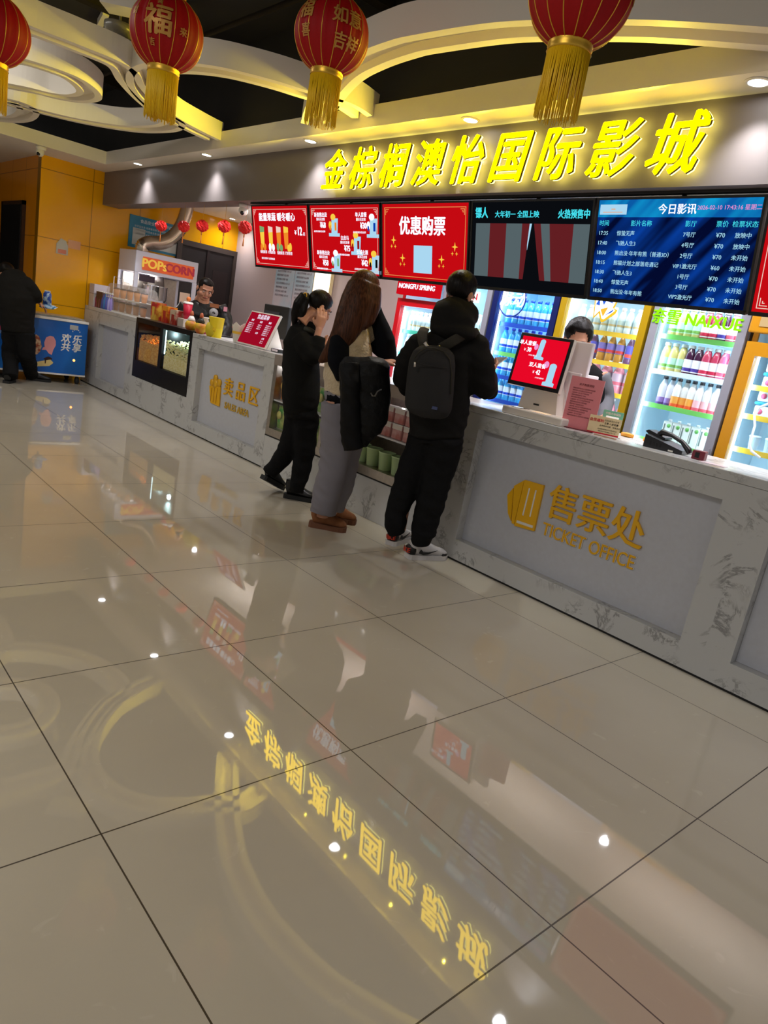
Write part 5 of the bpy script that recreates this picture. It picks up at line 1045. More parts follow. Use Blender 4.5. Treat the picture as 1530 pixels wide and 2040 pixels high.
# red paper balls
pp = None
for i, (px, py) in enumerate(((321, 450), (366, 451), (403, 450), (447, 451), (488, 453))):
    p = on_y(px, py, 2.93); lb = ['over the blue notice board', 'by the silver duct', 'right of the silver duct', 'fourth along, over the dark doorway', 'half hidden beside the first red menu screen'][i]
    if pp is None:
        pp = thing('paper_ball', 'red paper ball ornament with tassel, ' + lb, 'ornament', p, group='red paper balls under the fascia'); b = MB(); n = 18; m_ = 12; vs = []
        for j in range(m_+1):
            for k in range(n): a1 = PI*j/m_; a2 = 2*PI*k/n; r = .062*(1+.12*math.cos(a2*9)*math.sin(a1*6)); vs.append((r*math.sin(a1)*math.cos(a2), r*math.sin(a1)*math.sin(a2), r*.88*math.cos(a1)))
        b.add(vs, [(j*n+k, j*n+(k+1) % n, (j+1)*n+(k+1) % n, (j+1)*n+k) for j in range(m_) for k in range(n)]); b.build('paper_body', mat('paper_red', S(235, 28, 24), .6), pp)
        b = MB(); b.cyl((0, 0, -.055), (0, 0, -.09), .006, n=8); b.cyl((0, 0, -.09), (0, 0, -.17), .003, .008, n=8); b.build('tassel', mat('tassel_orange', S(220, 130, 50), .5), pp)
        MB().cyl((0, 0, .05), (0, 0, ZB-p.z), .0015, n=5).build('string', m_gold, pp)
    else: clone(pp, p, i*.7, 'red paper ball ornament with tassel, ' + lb, 'red paper balls under the fascia')
# security cameras
for px, py, Yc, zc, lab in ((485, 434, 2.96, ZB, 'white dome security camera under the fascia left of the first menu screen'), (82, 298, 2.0, ZC, 'white security camera at the yellow wall corner under the ceiling')):
    p = on_y(px, py, Yc) if px > 200 else on_z(px, py, zc-.03)
    t = thing('security_camera', lab, 'camera', (p.x, p.y, zc-.001)); MB().lathe([(.055, 0), (.055, -.02), (.045, -.035)], 20).build('mount_plate', m_white, t); MB().ball((0, -.01, -.06), .045, 16, 12).build('dome', m_white, t); MB().ball((.022, -.032, -.082), .02, 12, 8).build('lens', mat('cam_lens', S(20, 20, 25), .1), t)
# ================================================================== ICE CREAM FREEZER
XF = -4.70; yR = on_x(176, 648, XF).y; yL = 1.30; zt_, zb_ = .79, .10
0 and print('freezer', yR, on_x(0, 650, XF).y)
t = thing('ice_cream_freezer', 'blue chest freezer with ice cream pictures against the yellow wall', 'freezer', (XF, (yL+yR)/2, 0)); hw = (yR-yL)/2
m_fb = mat('freezer_blue', S(14, 78, 165), .35, noise=(1.4, S(24, 110, 190), .5))
MB().box((-.5, -hw, zb_), (0, hw, zt_-.03), .006).build('body', m_fb, t)
b = MB(); b.box((-.51, -hw-.005, zt_-.03), (.008, hw+.005, zt_), .004); b.build('top_rim', m_white, t)
b = MB(); b.box((-.47, -hw+.03, zt_+.001), (-.02, .02, zt_+.012)); b.box((-.47, -.02, zt_+.013), (-.02, hw-.03, zt_+.024)); b.build('sliding_lid', pane_mat('lid_glass', (.8, .85, .9), haze=.35, hazecol=(.5, .5, .45)), t)
MB().box((.001, -hw, zb_), (.006, hw, zb_+.02)).build('bottom_trim', m_white, t)
for sx in (-.45, -.05):
    for sy in (-hw+.08, hw-.08): MB().lathe([(.02, 0), (.03, .02), (.03, .06), (.015, .1)], 10, (sx, sy, 0)).build('caster', m_case, t)
MB().box((.001, hw-.22, zt_-.115), (.004, hw-.12, zt_-.06)).build('paper_tag', mat('tag_grey', S(170, 170, 165), .6), t)
def fz(px, py): p = on_x(px, py, XF); return (p.y-(yL+yR)/2, p.z)
def fpoly(name, pts, m, d): b = MB(); b.prism([fz(*p) for p in pts], 'x', .0005, d); return b.build(name, m, t)
fpoly('cream_tub_picture', [(66, 722), (100, 716), (106, 722), (105, 724), (98, 729), (70, 730), (66, 727)], mat('pic_cream', S(225, 200, 130), .4), .002)
fpoly('chocolate_picture', [(86, 714), (96, 710), (103, 713), (104, 716), (92, 717), (91, 724), (89, 724), (89, 716)], mat('pic_choc', S(50, 22, 20), .4), .003)
fpoly('pink_ice_picture', [(88, 682), (92, 672), (100, 669), (107, 671), (111, 679), (111, 688), (106, 697), (103, 707), (97, 704), (92, 697), (83, 697), (86, 692), (89, 691)], mat('pic_pink', S(225, 150, 150), .4), .002)
fpoly('brown_ice_picture', [(66, 672), (72, 666), (78, 670), (81, 680), (83, 690), (80, 700), (74, 706), (66, 706)], mat('pic_brown', S(150, 60, 30), .4, noise=(20, S(220, 190, 150), .2)), .002)
fpoly('white_swirl_picture', [(33, 712), (40, 690), (43, 702), (46, 712), (44, 720), (34, 720)], mat('pic_white', S(225, 220, 200), .4), .002)
fpoly('pale_wave_left', [(0, 642), (8, 644), (12, 650), (10, 662), (0, 664)], mat('pic_pale', S(110, 140, 190), .4), .002)
fpoly('red_badge', [(0, 646), (6, 647), (8, 652), (6, 656), (0, 657)], mat('pic_red', S(200, 60, 70), .4), .003)
a1, a2, a3 = fz(131, 675), fz(153, 678), fz(129, 692)
sz = .115
letters('freezer_lettering', [('欢', 0, 0, sz, {'al': 'CENTER', 'fat': .03, 'shear': .15}), ('乐', a2[0]-a1[0], 0, sz, {'al': 'CENTER', 'fat': .03, 'shear': .15}), ('共', 0, a3[1]-a1[1], sz, {'al': 'CENTER', 'fat': .03, 'shear': .15}), ('享', a2[0]-a1[0], a3[1]-a1[1], sz, {'al': 'CENTER', 'fat': .03, 'shear': .15})], m_white, t, depth=.001, loc=(.0015, a1[0], a1[1]), rot=(0, 0, PI/2))
q = fz(147, 718); MB().lathe([(.0001, .001), (.014, .001), (.014, .008), (.0001, .01)], 14, (0, q[0], q[1]), axis='x').build('indicator_light', emis('orange_indicator', (1, .25, .05), 6), t)
b = MB()
for k in range(5): a = PI*(.1+.2*k); c = fz(152, 663); b.box((.001, c[0]-.004+.045*math.cos(a), c[1]+.04*math.sin(a)-.008), (.002, c[0]+.004+.045*math.cos(a), c[1]+.04*math.sin(a)+.008))
b.build('crown_doodle', m_white, t)
# stickers reflected in the yellow wall, put in as flat coloured pieces
p = on_x(124, 492, WX+.005); t = thing('reflected_sticker', 'reflection of a small arched pale sticker, painted on the yellow wall above the boxes', 'sticker', p); b = MB(); b.prism([(-.07, -.09), (.07, -.09), (.07, .02), (.04, .08), (-.02, .1), (-.07, .03)], 'x', 0, .002); b.build('sticker_face', mat('st_pale', S(190, 185, 170), .4), t); b = MB(); b.prism([(-.05, -.08), (.05, -.08), (.05, -.03), (-.05, -.03)], 'x', .0021, .003); b.build('sticker_print', mat('st_red', S(210, 120, 90), .4), t)
p = on_x(148, 488, WX+.005); tag(MB().box((0, -.075, -.05), (.003, .075, .05)).build('reflected_sticker', mat('st_orange', S(225, 160, 110), .4), loc=p), 'painted reflection of a small rectangular orange-white sticker right of the arched sticker', 'sticker')
# ================================================================== PEOPLE
m_skin = mat('skin', S(196, 142, 112), .5, noise=(14, S(186, 130, 102), .4)); m_hairb = None
def hair_mat(name, c1, c2, rough=.38):
    m = mat(name, c1, rough); nt = m.node_tree; b = nt.nodes['Principled BSDF']; tc = nt.nodes.new('ShaderNodeTexCoord'); mp = nt.nodes.new('ShaderNodeMapping'); mp.inputs['Scale'].default_value = (90, 90, 3)
    n = nt.nodes.new('ShaderNodeTexNoise'); n.inputs['Scale'].default_value = 1.5; n.inputs['Detail'].default_value = 5; r = nt.nodes.new('ShaderNodeValToRGB'); r.color_ramp.elements[0].position = .35; r.color_ramp.elements[1].position = .65; r.color_ramp.elements[0].color = (*c1, 1); r.color_ramp.elements[1].color = (*c2, 1)
    k = nt.nodes.new('ShaderNodeBump'); k.inputs['Strength'].default_value = .6; k.inputs['Distance'].default_value = .004
    L = nt.links.new; L(tc.outputs['Object'], mp.inputs[0]); L(mp.outputs[0], n.inputs[0]); L(n.outputs[0], r.inputs[0]); L(r.outputs[0], b.inputs['Base Color']); b.inputs['Specular IOR Level'].default_value = .14; L(n.outputs[0], k.inputs['Height']); L(k.outputs[0], b.inputs['Normal']); return m
m_hblack, m_hbrown = hair_mat('black_hair', S(9, 7, 7), S(24, 19, 17)), hair_mat('brown_long_hair', S(44, 24, 14), S(88, 52, 32))
m_eye, m_iris, m_lip, m_brow = mat('eye_white', S(230, 225, 218), .2), mat('iris', S(30, 18, 12), .15), mat('lips', S(160, 88, 80), .45), mat('eyebrow', S(24, 18, 16), .7)
def fabric(name, col, b=(60, .35, .004), r=.85): return mat(name, col, r, bump=b, spec=.12)
def remesh(b, name, m, parent, voxel=.012, it=4, fac=.6, fold=None):
    tmp = b.build('tmp', m); md = tmp.modifiers.new('r', 'REMESH'); md.mode = 'VOXEL'; md.voxel_size = voxel; md.use_smooth_shade = True
    ms = tmp.modifiers.new('s', 'SMOOTH'); ms.factor = fac; ms.iterations = it
    me = bpy.data.meshes.new_from_object(tmp.evaluated_get(bpy.context.evaluated_depsgraph_get())); me.name = name
    bpy.data.objects.remove(tmp); me.materials.clear(); me.materials.append(m); me.polygons.foreach_set('use_smooth', [True]*len(me.polygons))
    if fold is None: fold = {'jacket': .012, 'trousers': .013, 'hood': .012, 'black_coat': .010, 'bomber_jacket': .014, 'coat_body': .012, 'coat_sleeve': .009, 'sleeve': .007, 'fleece_vest': .008, 'black_vest': .01}.get(name, 0)
    if fold:
        ns = [v.normal.copy() for v in me.vertices]; sd = len(me.vertices) % 17
        for v, nn in zip(me.vertices, ns):
            c = v.co; a = noise.noise((c.x*7+sd, c.y*7, c.z*4.5)); q = 1-abs(noise.noise((c.x*5, c.y*5+sd, c.z*13+c.x*6)))*2.4
            v.co = c+nn*(fold*(a*.9+.55*q-.25))
        me.update()
    o = bpy.data.objects.new(name, me); COL.objects.link(o); o.parent = parent; return o
def frame(c, fwd, up=Vector((0, 0, 1))):
    f = Vector(fwd).normalized(); r = f.cross(Vector(up)).normalized(); u = r.cross(f); c = Vector(c)
    return Matrix(((r.x, f.x, u.x, c.x), (r.y, f.y, u.y, c.y), (r.z, f.z, u.z, c.z), (0, 0, 0, 1)))
def head_skin(b, M, s=1.0, wide=1.0):
    o = b.xf; b.xf = o @ M @ Matrix.Diagonal((s*wide, s, s, 1))
    b.ball((0, -.012, .035), 1, 20, 14, (.074, .092, .084)); b.ball((0, .022, -.035), 1, 18, 12, (.058, .064, .078)); b.ball((0, .058, -.092), .027, 12, 8, (1.25, 1, .9))
    for sx in (-1, 1):
        b.ball((sx*.034, .050, -.038), .031, 12, 8); b.ball((sx*.078, -.008, -.012), 1, 10, 8, (.010, .019, .031)); b.ball((sx*.040, .004, -.065), .030, 10, 8)
    b.ball((0, .070, .024), 1, 12, 8, (.05, .022, .014)); b.loft([((0, .082, .008), .009, .008), ((0, .103, -.022), .010, .011), ((0, .106, -.034), .016, .010), ((0, .088, -.040), .013, .006)], 10, side=(1, 0, 0)); b.ball((0, .082, -.066), 1, 12, 8, (.026, .012, .012))
    b.loft([((0, -.012, -.05), .05, .052), ((0, -.03, -.12), .050, .05), ((0, -.045, -.18), .06, .055)], 14, side=(1, 0, 0)); b.xf = o
def face_parts(parent, T, M, s=1.0, wide=1.0):
    for sx in (-1, 1):
        b = MB(); b.xf = T @ M @ Matrix.Diagonal((s*wide, s, s, 1)); b.ball((sx*.029, .0815, .001), 1, 12, 8, (.0125, .008, .0040)); e = b.build('eye', m_eye, parent)
        b = MB(); b.xf = T @ M @ Matrix.Diagonal((s*wide, s, s, 1)); b.ball((sx*.029, .088, .0005), 1, 10, 6, (.005, .003, .005)); b.build('iris', m_iris, e)
        b = MB(); b.xf = T @ M @ Matrix.Diagonal((s*wide, s, s, 1)); b.tube([(sx*.013, .092, .021), (sx*.03, .0915, .026), (sx*.046, .082, .020)], .0035, 6); b.build('eyebrow', m_brow, parent)
    b = MB(); b.xf = T @ M @ Matrix.Diagonal((s*wide, s, s, 1)); b.loft([((-.021, .086, -.066), .002, .002), ((-.008, .0945, -.063), .004, .005), ((.008, .0945, -.063), .004, .005), ((.021, .086, -.066), .002, .002)], 8); b.build('mouth', m_lip, parent)
def hair_cap(M, T, parent, m, s=1.0, front=.055, low=-.05, grow=1.09, name='hair', extra=None, spiky=0):
    b = MB(); b.xf = T @ M @ Matrix.Diagonal((s, s, s, 1)); n, mm = 40, 26; g = grow; rnd = random.Random(5)
    vs, idx, fs = [], {}, []
    for j in range(mm+1):
        for i in range(n):
            a = PI*j/mm; c = 2*PI*i/n; y0 = -.012+.092*g*math.sin(a)*math.sin(c); z0 = .035+.084*g*math.cos(a)
            e = max(0, min(1, (z0-low)/.04, ((front-.6*max(0, .06-z0)-y0)/.03 if z0 < .085 else 1)+.15)); k = 1.0+(g-1)*(.3+.7*e)+spiky*rnd.uniform(-1, 1)
            vs.append((.074*k*math.sin(a)*math.cos(c), -.012+.092*k*math.sin(a)*math.sin(c), .035+.084*k*math.cos(a)))
    keep = lambda p: (p[1] < front-.6*max(0, .06-p[2]) or p[2] > .085) and p[2] > low-(.02 if p[1] < -.03 else 0) and not (abs(p[0]) > .05 and p[1] > -.02 and p[2] < .012)
    used = [(j*n+i, (j+1)*n+i, (j+1)*n+(i+1) % n, j*n+(i+1) % n) for j in range(mm) for i in range(n) if keep(vs[j*n+i])]
    b.add(vs, used, True)
    o = b.build(name, m, parent); me = o.data; bm = bmesh.new(); bm.from_mesh(me); bmesh.ops.delete(bm, geom=[v for v in bm.verts if not v.link_faces], context='VERTS'); bm.to_mesh(me); bm.free()
    md = o.modifiers.new('t', 'SOLIDIFY'); md.thickness = .008; md.offset = -1; return o
def hand(b, wrist, dirv, normal, L=.17, curl=.5, side=1, spread=1.0):
    # wrist point, direction of the fingers, palm normal (the side the fingers curl to); five separate jointed fingers
    d = Vector(dirv).normalized(); nrm = Vector(normal); nrm = (nrm-d*nrm.dot(d)).normalized(); s = d.cross(nrm)*side; w = Vector(wrist); pl = L*.50
    b.loft([(w, .026, .018), (w+d*pl*.35, .034, .015), (w+d*pl*.8, .041, .013), (w+d*pl, .038, .011)], 14, side=s)
    for k, (off, fl) in enumerate(((-.031, .40), (-.011, .46), (.010, .43), (.030, .34))):
        p = w+d*pl*.93+s*off; ang = .12; dd = (d+s*off*2.2*spread).normalized(); pts = [(p, .0095, .0095)]
        for q, fr in enumerate((.42, .32, .26)):
            ang += curl*(.55 if q == 0 else .75); v = dd*math.cos(ang)+nrm*math.sin(ang); p = p+v*(L*fl*fr); pts.append((p, .0088-.0009*q, .0088-.0009*q))
        b.loft(pts, 10)
    p = w+d*pl*.22-s*.022; v = (d*.62-s*.72+nrm*.35).normalized(); b.loft([(p, .013, .013), (p+v*L*.17, .012, .011), (p+(v*.8+d*.5+nrm*.2).normalized()*L*.17+v*L*.13, .0098, .0095), (p+v*L*.20+(d*.85+nrm*.4)*L*.20, .0078, .0075)], 10)
def shoe(name, heel, toe, parent, T, m_up, m_sole, h=.085, w=.048, lab=None, sole=.03, toe_lift=0, heel_lift=0, boot=False, extra=None):
    h0, t0 = Vector(heel), Vector(toe); d = (t0-h0); L = d.length; f = d.normalized(); r = f.cross(Vector((0, 0, 1))).normalized(); u = r.cross(f)
    M = Matrix(((r.x, f.x, u.x, h0.x), (r.y, f.y, u.y, h0.y), (r.z, f.z, u.z, h0.z), (0, 0, 0, 1)))
    def outline(k, g=0): 
        P = []
        for y, x in ((0, .55), (.06, .78), (.2, .84), (.42, .80), (.6, .95), (.78, 1.0), (.9, .82), (.98, .45)): P.append((x*w*k, y*L+(g if y > .5 else -g)))
        return [(-x, y) for x, y in P]+[(x, y) for x, y in P[::-1]]
    b = MB(); b.xf = T @ M; b.prism(outline(1.06, .004), 'z', 0, sole); so = b.build('sole_tmp', m_sole, None)
    b2 = MB(); b2.xf = T @ M
    rings = [((0, .0, sole), .3*w, .006)]
    up = MB(); up.xf = T @ M
    up.loft([((0, L*.03, sole+h*.42), w*.62, h*.50), ((0, L*.15, sole+h*.52), w*.80, h*.62), ((0, L*.32, sole+h*.50), w*.78, h*.62), ((0, L*.5, sole+h*.34), w*.84, h*.46), ((0, L*.7, sole+h*.20), w*.95, h*.34), ((0, L*.88, sole+h*.14), w*.82, h*.25), ((0, L*.98, sole+h*.08), w*.4, h*.10)], 18, side=(1, 0, 0))
    if boot: up.loft([((0, L*.17, sole+h*.4), w*.8, L*.17), ((0, L*.16, sole+h*1.3), w*.84, L*.17)], 16, side=(1, 0, 0))
    bpy.data.objects.remove(so)
    o = remesh(up, name, m_up, parent, .006, 3)
    b = MB(); b.xf = T @ M; b.prism(outline(1.06, .004), 'z', 0, sole); b.build('sole', m_sole, o)
    return o, M
class Person:
    def __init__(s, label, foot):
        s.foot = Vector(foot); s.t = thing('person', label, 'person', s.foot); s.T = Matrix.Translation(-s.foot)
    def J(s, px, py, d=0): return plane_pt(px, py, s.foot, d)
    def mb(s): b = MB(); b.xf = s.T; return b
    def k(s, n, d=0): return n*mpp(s.J(700, 800, d))    # not exact, near enough for widths
def fwd_of(theta): return NH*math.cos(theta)+RH*math.sin(theta)
def right_of(theta): return RH*math.cos(theta)-NH*math.sin(theta)
R2 = math.radians

# ---------------- man with the backpack
m_blk, m_blk2 = fabric('black_jacket', S(26, 25, 24)), fabric('black_trousers', S(20, 20, 21), (35, .5, .008))
P = Person('man in black hooded jacket and black trousers with sneakers, looking at a phone', (1.776, 2.35, 0)); J = P.J; T = P.T
u = mpp(J(880, 800)); th = R2(22); rt, fw = right_of(th), fwd_of(th)
hc = J(918, 586, .02); hM = frame(hc, fwd_of(R2(40))*.97+Vector((0, 0, -.3)), Vector((0, 0, 1)))
b = P.mb(); head_skin(b, hM, .98)
b.loft([(J(873, 850), .12, .1), (J(885, 740), .13, .09), (J(895, 680), .11, .07), (J(910, 640), .055, .055)], 14, side=rt)
wr, el, sh = J(974, 744, .22), J(965, 772, .0), J(948, 688, -.05)
b.loft([(sh, .05, .05), (el, .042, .042), (wr, .027, .024)], 12)
hd_ = (J(990, 728, .30)-wr).normalized(); hand(b, wr, hd_, UP*.6-rt*.7, .165, .55, 1)
wl, ell, shl = J(842, 770, .36), J(804, 752, .10), J(832, 688, .06)
b.loft([(shl, .05, .05), (ell, .042, .042), (wl, .027, .024)], 12); hand(b, wl, (J(890, 745, .42)-wl), Vector((0, 0, 1)), .165, .5, -1)
for hip, kn, an in ((J(852, 875, .04), J(808, 962, .03), J(795, 1056, .0)), (J(886, 875, -.03), J(866, 965, -.02), J(838, 1082, -.03))): b.loft([(hip, .075, .075), (kn, .055, .055), (an, .04, .042)], 12)
remesh(b, 'body', m_skin, P.t, .0055, 3); face_parts(P.t, T, hM, .98)
hair_cap(hM, T, P.t, m_hblack, .98, .05, -.06, 1.14, 'hair', spiky=.012)
b = P.mb()
b.loft([(J(867, 866), 57*u, .14), (J(872, 830), 62*u, .155), (J(876, 785), 62*u, .155), (J(881, 742), 61*u, .15), (J(888, 702), 60*u, .135), (J(894, 675), 48*u, .11), (J(902, 655), 26*u, .08)], 26, side=rt)
b.loft([(J(944, 690, -.03), .075, .08), (J(958, 725, -.06), .072, .075), (J(965, 768, -.04), .066, .07), (J(972, 778, .04), .062, .06), (J(976, 758, .15), .050, .05), (J(976, 745, .22), .040, .042)], 18)
b.loft([(J(836, 690, .05), .075, .08), (J(814, 722, .08), .07, .075), (J(803, 756, .12), .064, .066), (J(812, 772, .22), .056, .055), (J(838, 772, .34), .045, .045)], 18)
for (px, py, d, r) in ((964, 770, -.02, .074), (810, 738, .1, .072), (946, 694, -.03, .084), (836, 692, .05, .082)): b.ball(J(px, py, d), r, 12, 8)
b.loft([(J(867, 862), 59*u, .146), (J(867, 868), 59*u, .146)], 26, side=rt)
jk = remesh(b, 'jacket', m_blk, P.t, .011, 4)
b = P.mb()
hp = J(903, 640, -.05); b.ball(J(906, 612, -.05), 1, 20, 12, (.075, .07, .055)); b.ball(hp, 1, 24, 16, (.13, .12, .105)); b.ball(J(905, 658, -.06), 1, 20, 12, (.15, .12, .06)); b.ball(J(895, 625, -.08), 1, 20, 12, (.10, .08, .08)); b.ball(J(922, 625, -.04), 1, 20, 12, (.09, .10, .07))
b.loft([(J(872+3.2*t_, 612-16*math.sin(PI*t_/22), -.03+.02*math.sin(PI*t_/22)), .030, .022) for t_ in range(0, 23, 3)], 12)
b.loft([(J(862, 655, -.04), .03, .03), (J(905, 672, -.10), .035, .03), (J(946, 655, -.08), .03, .03)], 12)
hdm = remesh(b, 'hood', m_blk, jk, .009, 4)
b = P.mb()
b.loft([(J(868, 850), 55*u, .125), (J(866, 880), 57*u, .13)], 22, side=rt)
b.loft([(J(848, 872, .03), .105, .12), (J(836, 905, .03), .098, .105), (J(818, 945, .02), .088, .095), (J(803, 985, .02), .078, .085), (J(791, 1020, .01), .066, .072), (J(788, 1046, .0), .070, .074), (J(793, 1064, .0), .052, .054)], 20, side=rt)
b.loft([(J(889, 872, -.03), .105, .12), (J(882, 905, -.03), .10, .108), (J(872, 945, -.03), .092, .098), (J(862, 985, -.03), .084, .09), (J(850, 1030, -.03), .078, .085), (J(842, 1066, -.03), .074, .077), (J(839, 1087, -.03), .054, .056)], 20, side=rt)
b.ball(J(786, 1040, .0), .066, 12, 8, (1, 1, .6)); b.ball(J(845, 1060, -.04), .075, 12, 8, (1, 1, .6))
remesh(b, 'trousers', m_blk2, P.t, .011, 4)
m_shw, m_shb, m_sho = mat('shoe_white', S(205, 200, 198), .5), mat('shoe_black', S(16, 16, 18), .5), mat('shoe_orange', S(235, 85, 60), .5)
for nm_, hpx, tpx in (('right', (810, 1111), (878, 1112)), ('left', (776, 1086), (815, 1077))):
    h_, t_ = on_z(*hpx, 0), on_z(*tpx, 0); L_ = .285; dr_ = (t_-h_).normalized()
    if nm_ == 'left': dr_ = (dr_+NH*.35).normalized()
    t_ = h_+dr_*L_; sh_, M = shoe('sneaker', h_, t_, P.t, T, m_shw, m_shw, .09, .05)
    b = MB(); b.xf = T @ M; w_ = .05
    b.loft([((0, L_*-.004, .05), w_*.62, .035), ((0, L_*.05, .055), w_*.78, .04), ((0, L_*.12, .055), w_*.84, .038)], 16, side=(1, 0, 0)); b.build('heel_counter', m_shb, sh_)
    b = MB(); b.xf = T @ M; b.loft([((0, L_*.80, .03), w_*1.03, .030), ((0, L_*.90, .03), w_*.88, .025), ((0, L_*.985, .03), w_*.46, .012)], 14, side=(1, 0, 0)); b.build('toe_cap', m_shb, sh_)
    b = MB(); b.xf = T @ M
    for q in range(5): y = L_*(.42+.07*q); zz = .105-.011*q; b.tube([(-.028, y, zz-.012), (0, y+.004, zz+.002), (.028, y, zz-.012)], .004, 6)
    b.tube([(0, L_*.4, .112), (.03, L_*.36, .13), (.035, L_*.30, .115)], .003, 6); b.tube([(0, L_*.4, .112), (-.03, L_*.37, .125), (-.03, L_*.32, .11)], .003, 6); b.build('laces', m_shb, sh_)
    b = MB(); b.xf = T @ M; b.loft([((0, L_*.26, .108), w_*.8, .015), ((0, L_*.38, .10), w_*.5, .015)], 12, side=(1, 0, 0)); b.build('orange_lining', m_sho, sh_)
    for sx in (-1, 1):
        pts_ = [(.20, .045), (.30, .036), (.42, .040), (.66, .066), (.44, .052), (.30, .052), (.24, .070)]
        b = MB(); b.xf = T @ M; b.prism([(y*L_, z) for y, z in pts_], 'x', sx*w_*.80, sx*(w_*.93)); b.build('side_flash', m_shb, sh_)
    o = letters('heel_lettering', [('NIKE', 0, 0, .042, {'al': 'CENTER', 'fat': .05})], m_sho, sh_, depth=.003, res=None) if False else letters('heel_lettering', [('NIKE', 0, 0, .040, {'al': 'CENTER', 'fat': .05})], m_sho, sh_, depth=.003)
    R_ = w_*.80
    for v in o.data.vertices:
        a = v.co.x/R_*1.0; q = Vector((R_*math.sin(a), L_*.055-(R_*1.12)*math.cos(a)*1.0-.0, .058+v.co.z)); v.co = (T @ M) @ q
P.t.location = P.foot
# phone
pc = J(988, 727, .31); t = thing('smartphone', 'pale smartphone in the hand of the backpack man', 'phone', pc)
M = frame((0, 0, 0), (J(994, 722, .34)-J(978, 733, .26)), Vector((-.2, .3, 1))); b = MB(); b.xf = M; b.box((-.036, -.05, .012), (.036, .09, .020), .003); b.build('phone_body', mat('phone_pale', S(200, 195, 200), .3), t); b = MB(); b.xf = M; b.box((-.033, -.046, .0202), (.033, .086, .0208)); b.build('phone_screen', mat('phone_screen', S(30, 32, 40), .1), t)
# backpack
bk = thing('backpack', 'dark grey backpack with a silver handle worn by the man in the black hooded jacket', 'backpack', J(856, 755, -.16)); Tb = Matrix.Translation(-Vector(bk.location))
m_bag, m_strap, m_zip = fabric('backpack_grey', S(46, 45, 45), (90, .3, .002)), fabric('strap_grey', S(56, 53, 46)), mat('zip_silver', S(200, 195, 190), .3, .8)
def bb(): b = MB(); b.xf = Tb; return b
b = bb(); dd = -.19
rings = [(J(866, 694, dd), 30*u, .05), (J(864, 703, dd-.01), 40*u, .075), (J(861, 722, dd-.02), 45*u, .095), (J(858, 750, dd-.02), 46*u, .105), (J(855, 785, dd-.02), 47*u, .11), (J(853, 812, dd-.02), 46*u, .105), (J(852, 822, dd-.01), 41*u, .08)]
b.loft(rings, 28, side=rt); body = remesh(b, 'main_compartment', m_bag, bk, .009, 6)
b = bb(); b.tube([J(x, y, dd-.10) for x, y in ((824, 716), (834, 702), (850, 693), (868, 694), (884, 700), (896, 716), (900, 745), (898, 785))], .0035, 6); b.build('piping', m_strap, bk)
b = bb(); b.tube([J(x, y, dd-.135) for x, y in ((824, 722), (845, 727), (870, 731), (890, 733))], .003, 6); b.build('pocket_zip', m_bag, bk)
b = bb(); b.tube([J(x, y, -.23) for x, y in ((846, 682), (850, 689), (858, 693), (868, 694), (877, 690))], .009, 8); b.build('handle', m_zip, bk)
b = bb(); b.loft([(J(826.5, 721, dd-.14), .006, .003), (J(826, 731, dd-.14), .008, .004)], 8); b.build('zip_pull', m_zip, bk)
b = bb(); q = J(862, 812, dd-.125); b.xf = Tb @ frame(q, -fw, Vector((0, 0, 1))); b.box((-.026, -.004, -.008), (.026, .006, .008)); b.build('blue_label', mat('label_blue', S(60, 70, 110), .6), bk)
for pts_ in (((848, 700, -.19), (842, 680, -.15), (841, 664, -.10), (846, 655, -.02)), ((878, 694, -.19), (905, 678, -.19), (930, 664, -.14), (948, 663, -.07), (957, 680, .02))):
    b = bb(); b.loft([(J(*q), .028, .009, RH if pts_[0][0] < 860 else Vector((0, 0, 1))) for q in pts_], 12); b.build('shoulder_strap', m_strap, bk)

# ---------------- woman with long hair, fleece vest
P = Person('woman with long brown hair, cream fleece vest and grey trousers, coat over her arm', (1.18, 2.18, 0)); J = P.J; T = P.T
u = mpp(J(700, 800)); th = R2(50); rt, fw = right_of(th), fwd_of(th)
hc = J(728, 580, .0); hM = frame(hc, fwd_of(R2(58))+Vector((0, 0, -.12)))
m_fleece = mat('fleece_cream', S(212, 192, 158), .95, bump=(70, 1.0, .012), sheen=.3, noise=(18, S(192, 172, 138), .5)); m_slv = fabric('black_sleeve', S(12, 14, 20)); m_grey = fabric('grey_trousers', S(128, 124, 130), (200, .15, .002))
b = P.mb(); head_skin(b, hM, .95)
b.loft([(J(692, 790), .1, .09), (J(697, 700), .11, .08), (J(703, 660), .09, .06), (J(718, 632), .05, .05)], 14, side=rt)
wr = J(750, 618, .02); b.loft([(J(735, 662, .1), .045, .045), (J(770, 705, .06), .04, .04), (wr, .026, .024)], 12); hand(b, wr, J(744, 592, .0)-wr, (hc-wr), .16, .4, 1)
wl = J(762, 722, -.08); b.loft([(J(678, 665, -.08), .045, .045), (J(676, 738, -.10), .04, .04), (wl, .027, .025)], 12); hand(b, wl, J(785, 719, -.04)-wl, Vector((0, 0, -1)), .16, .5, 1)
for hip, kn, an in ((J(675, 800, -.04), J(668, 890, -.05), J(642, 1030, -.05)), (J(702, 800, .06), J(690, 890, .06), J(660, 1022, .08))): b.loft([(hip, .08, .08), (kn, .055, .055), (an, .038, .04)], 12)
remesh(b, 'body', m_skin, P.t, .0055, 3); face_parts(P.t, T, hM, .95)
b = P.mb()
b.loft([(J(688, 786), 46*u, .125), (J(690, 755), 48*u, .135), (J(693, 720), 49*u, .14), (J(697, 688), 48*u, .13), (J(701, 664), 43*u, .11), (J(710, 645), 28*u, .08)], 24, side=rt)
b.ball(J(737, 662, .06), .07, 12, 8); b.ball(J(684, 664, -.05), .065, 12, 8)
vest = remesh(b, 'fleece_vest', m_fleece, P.t, .010, 3)
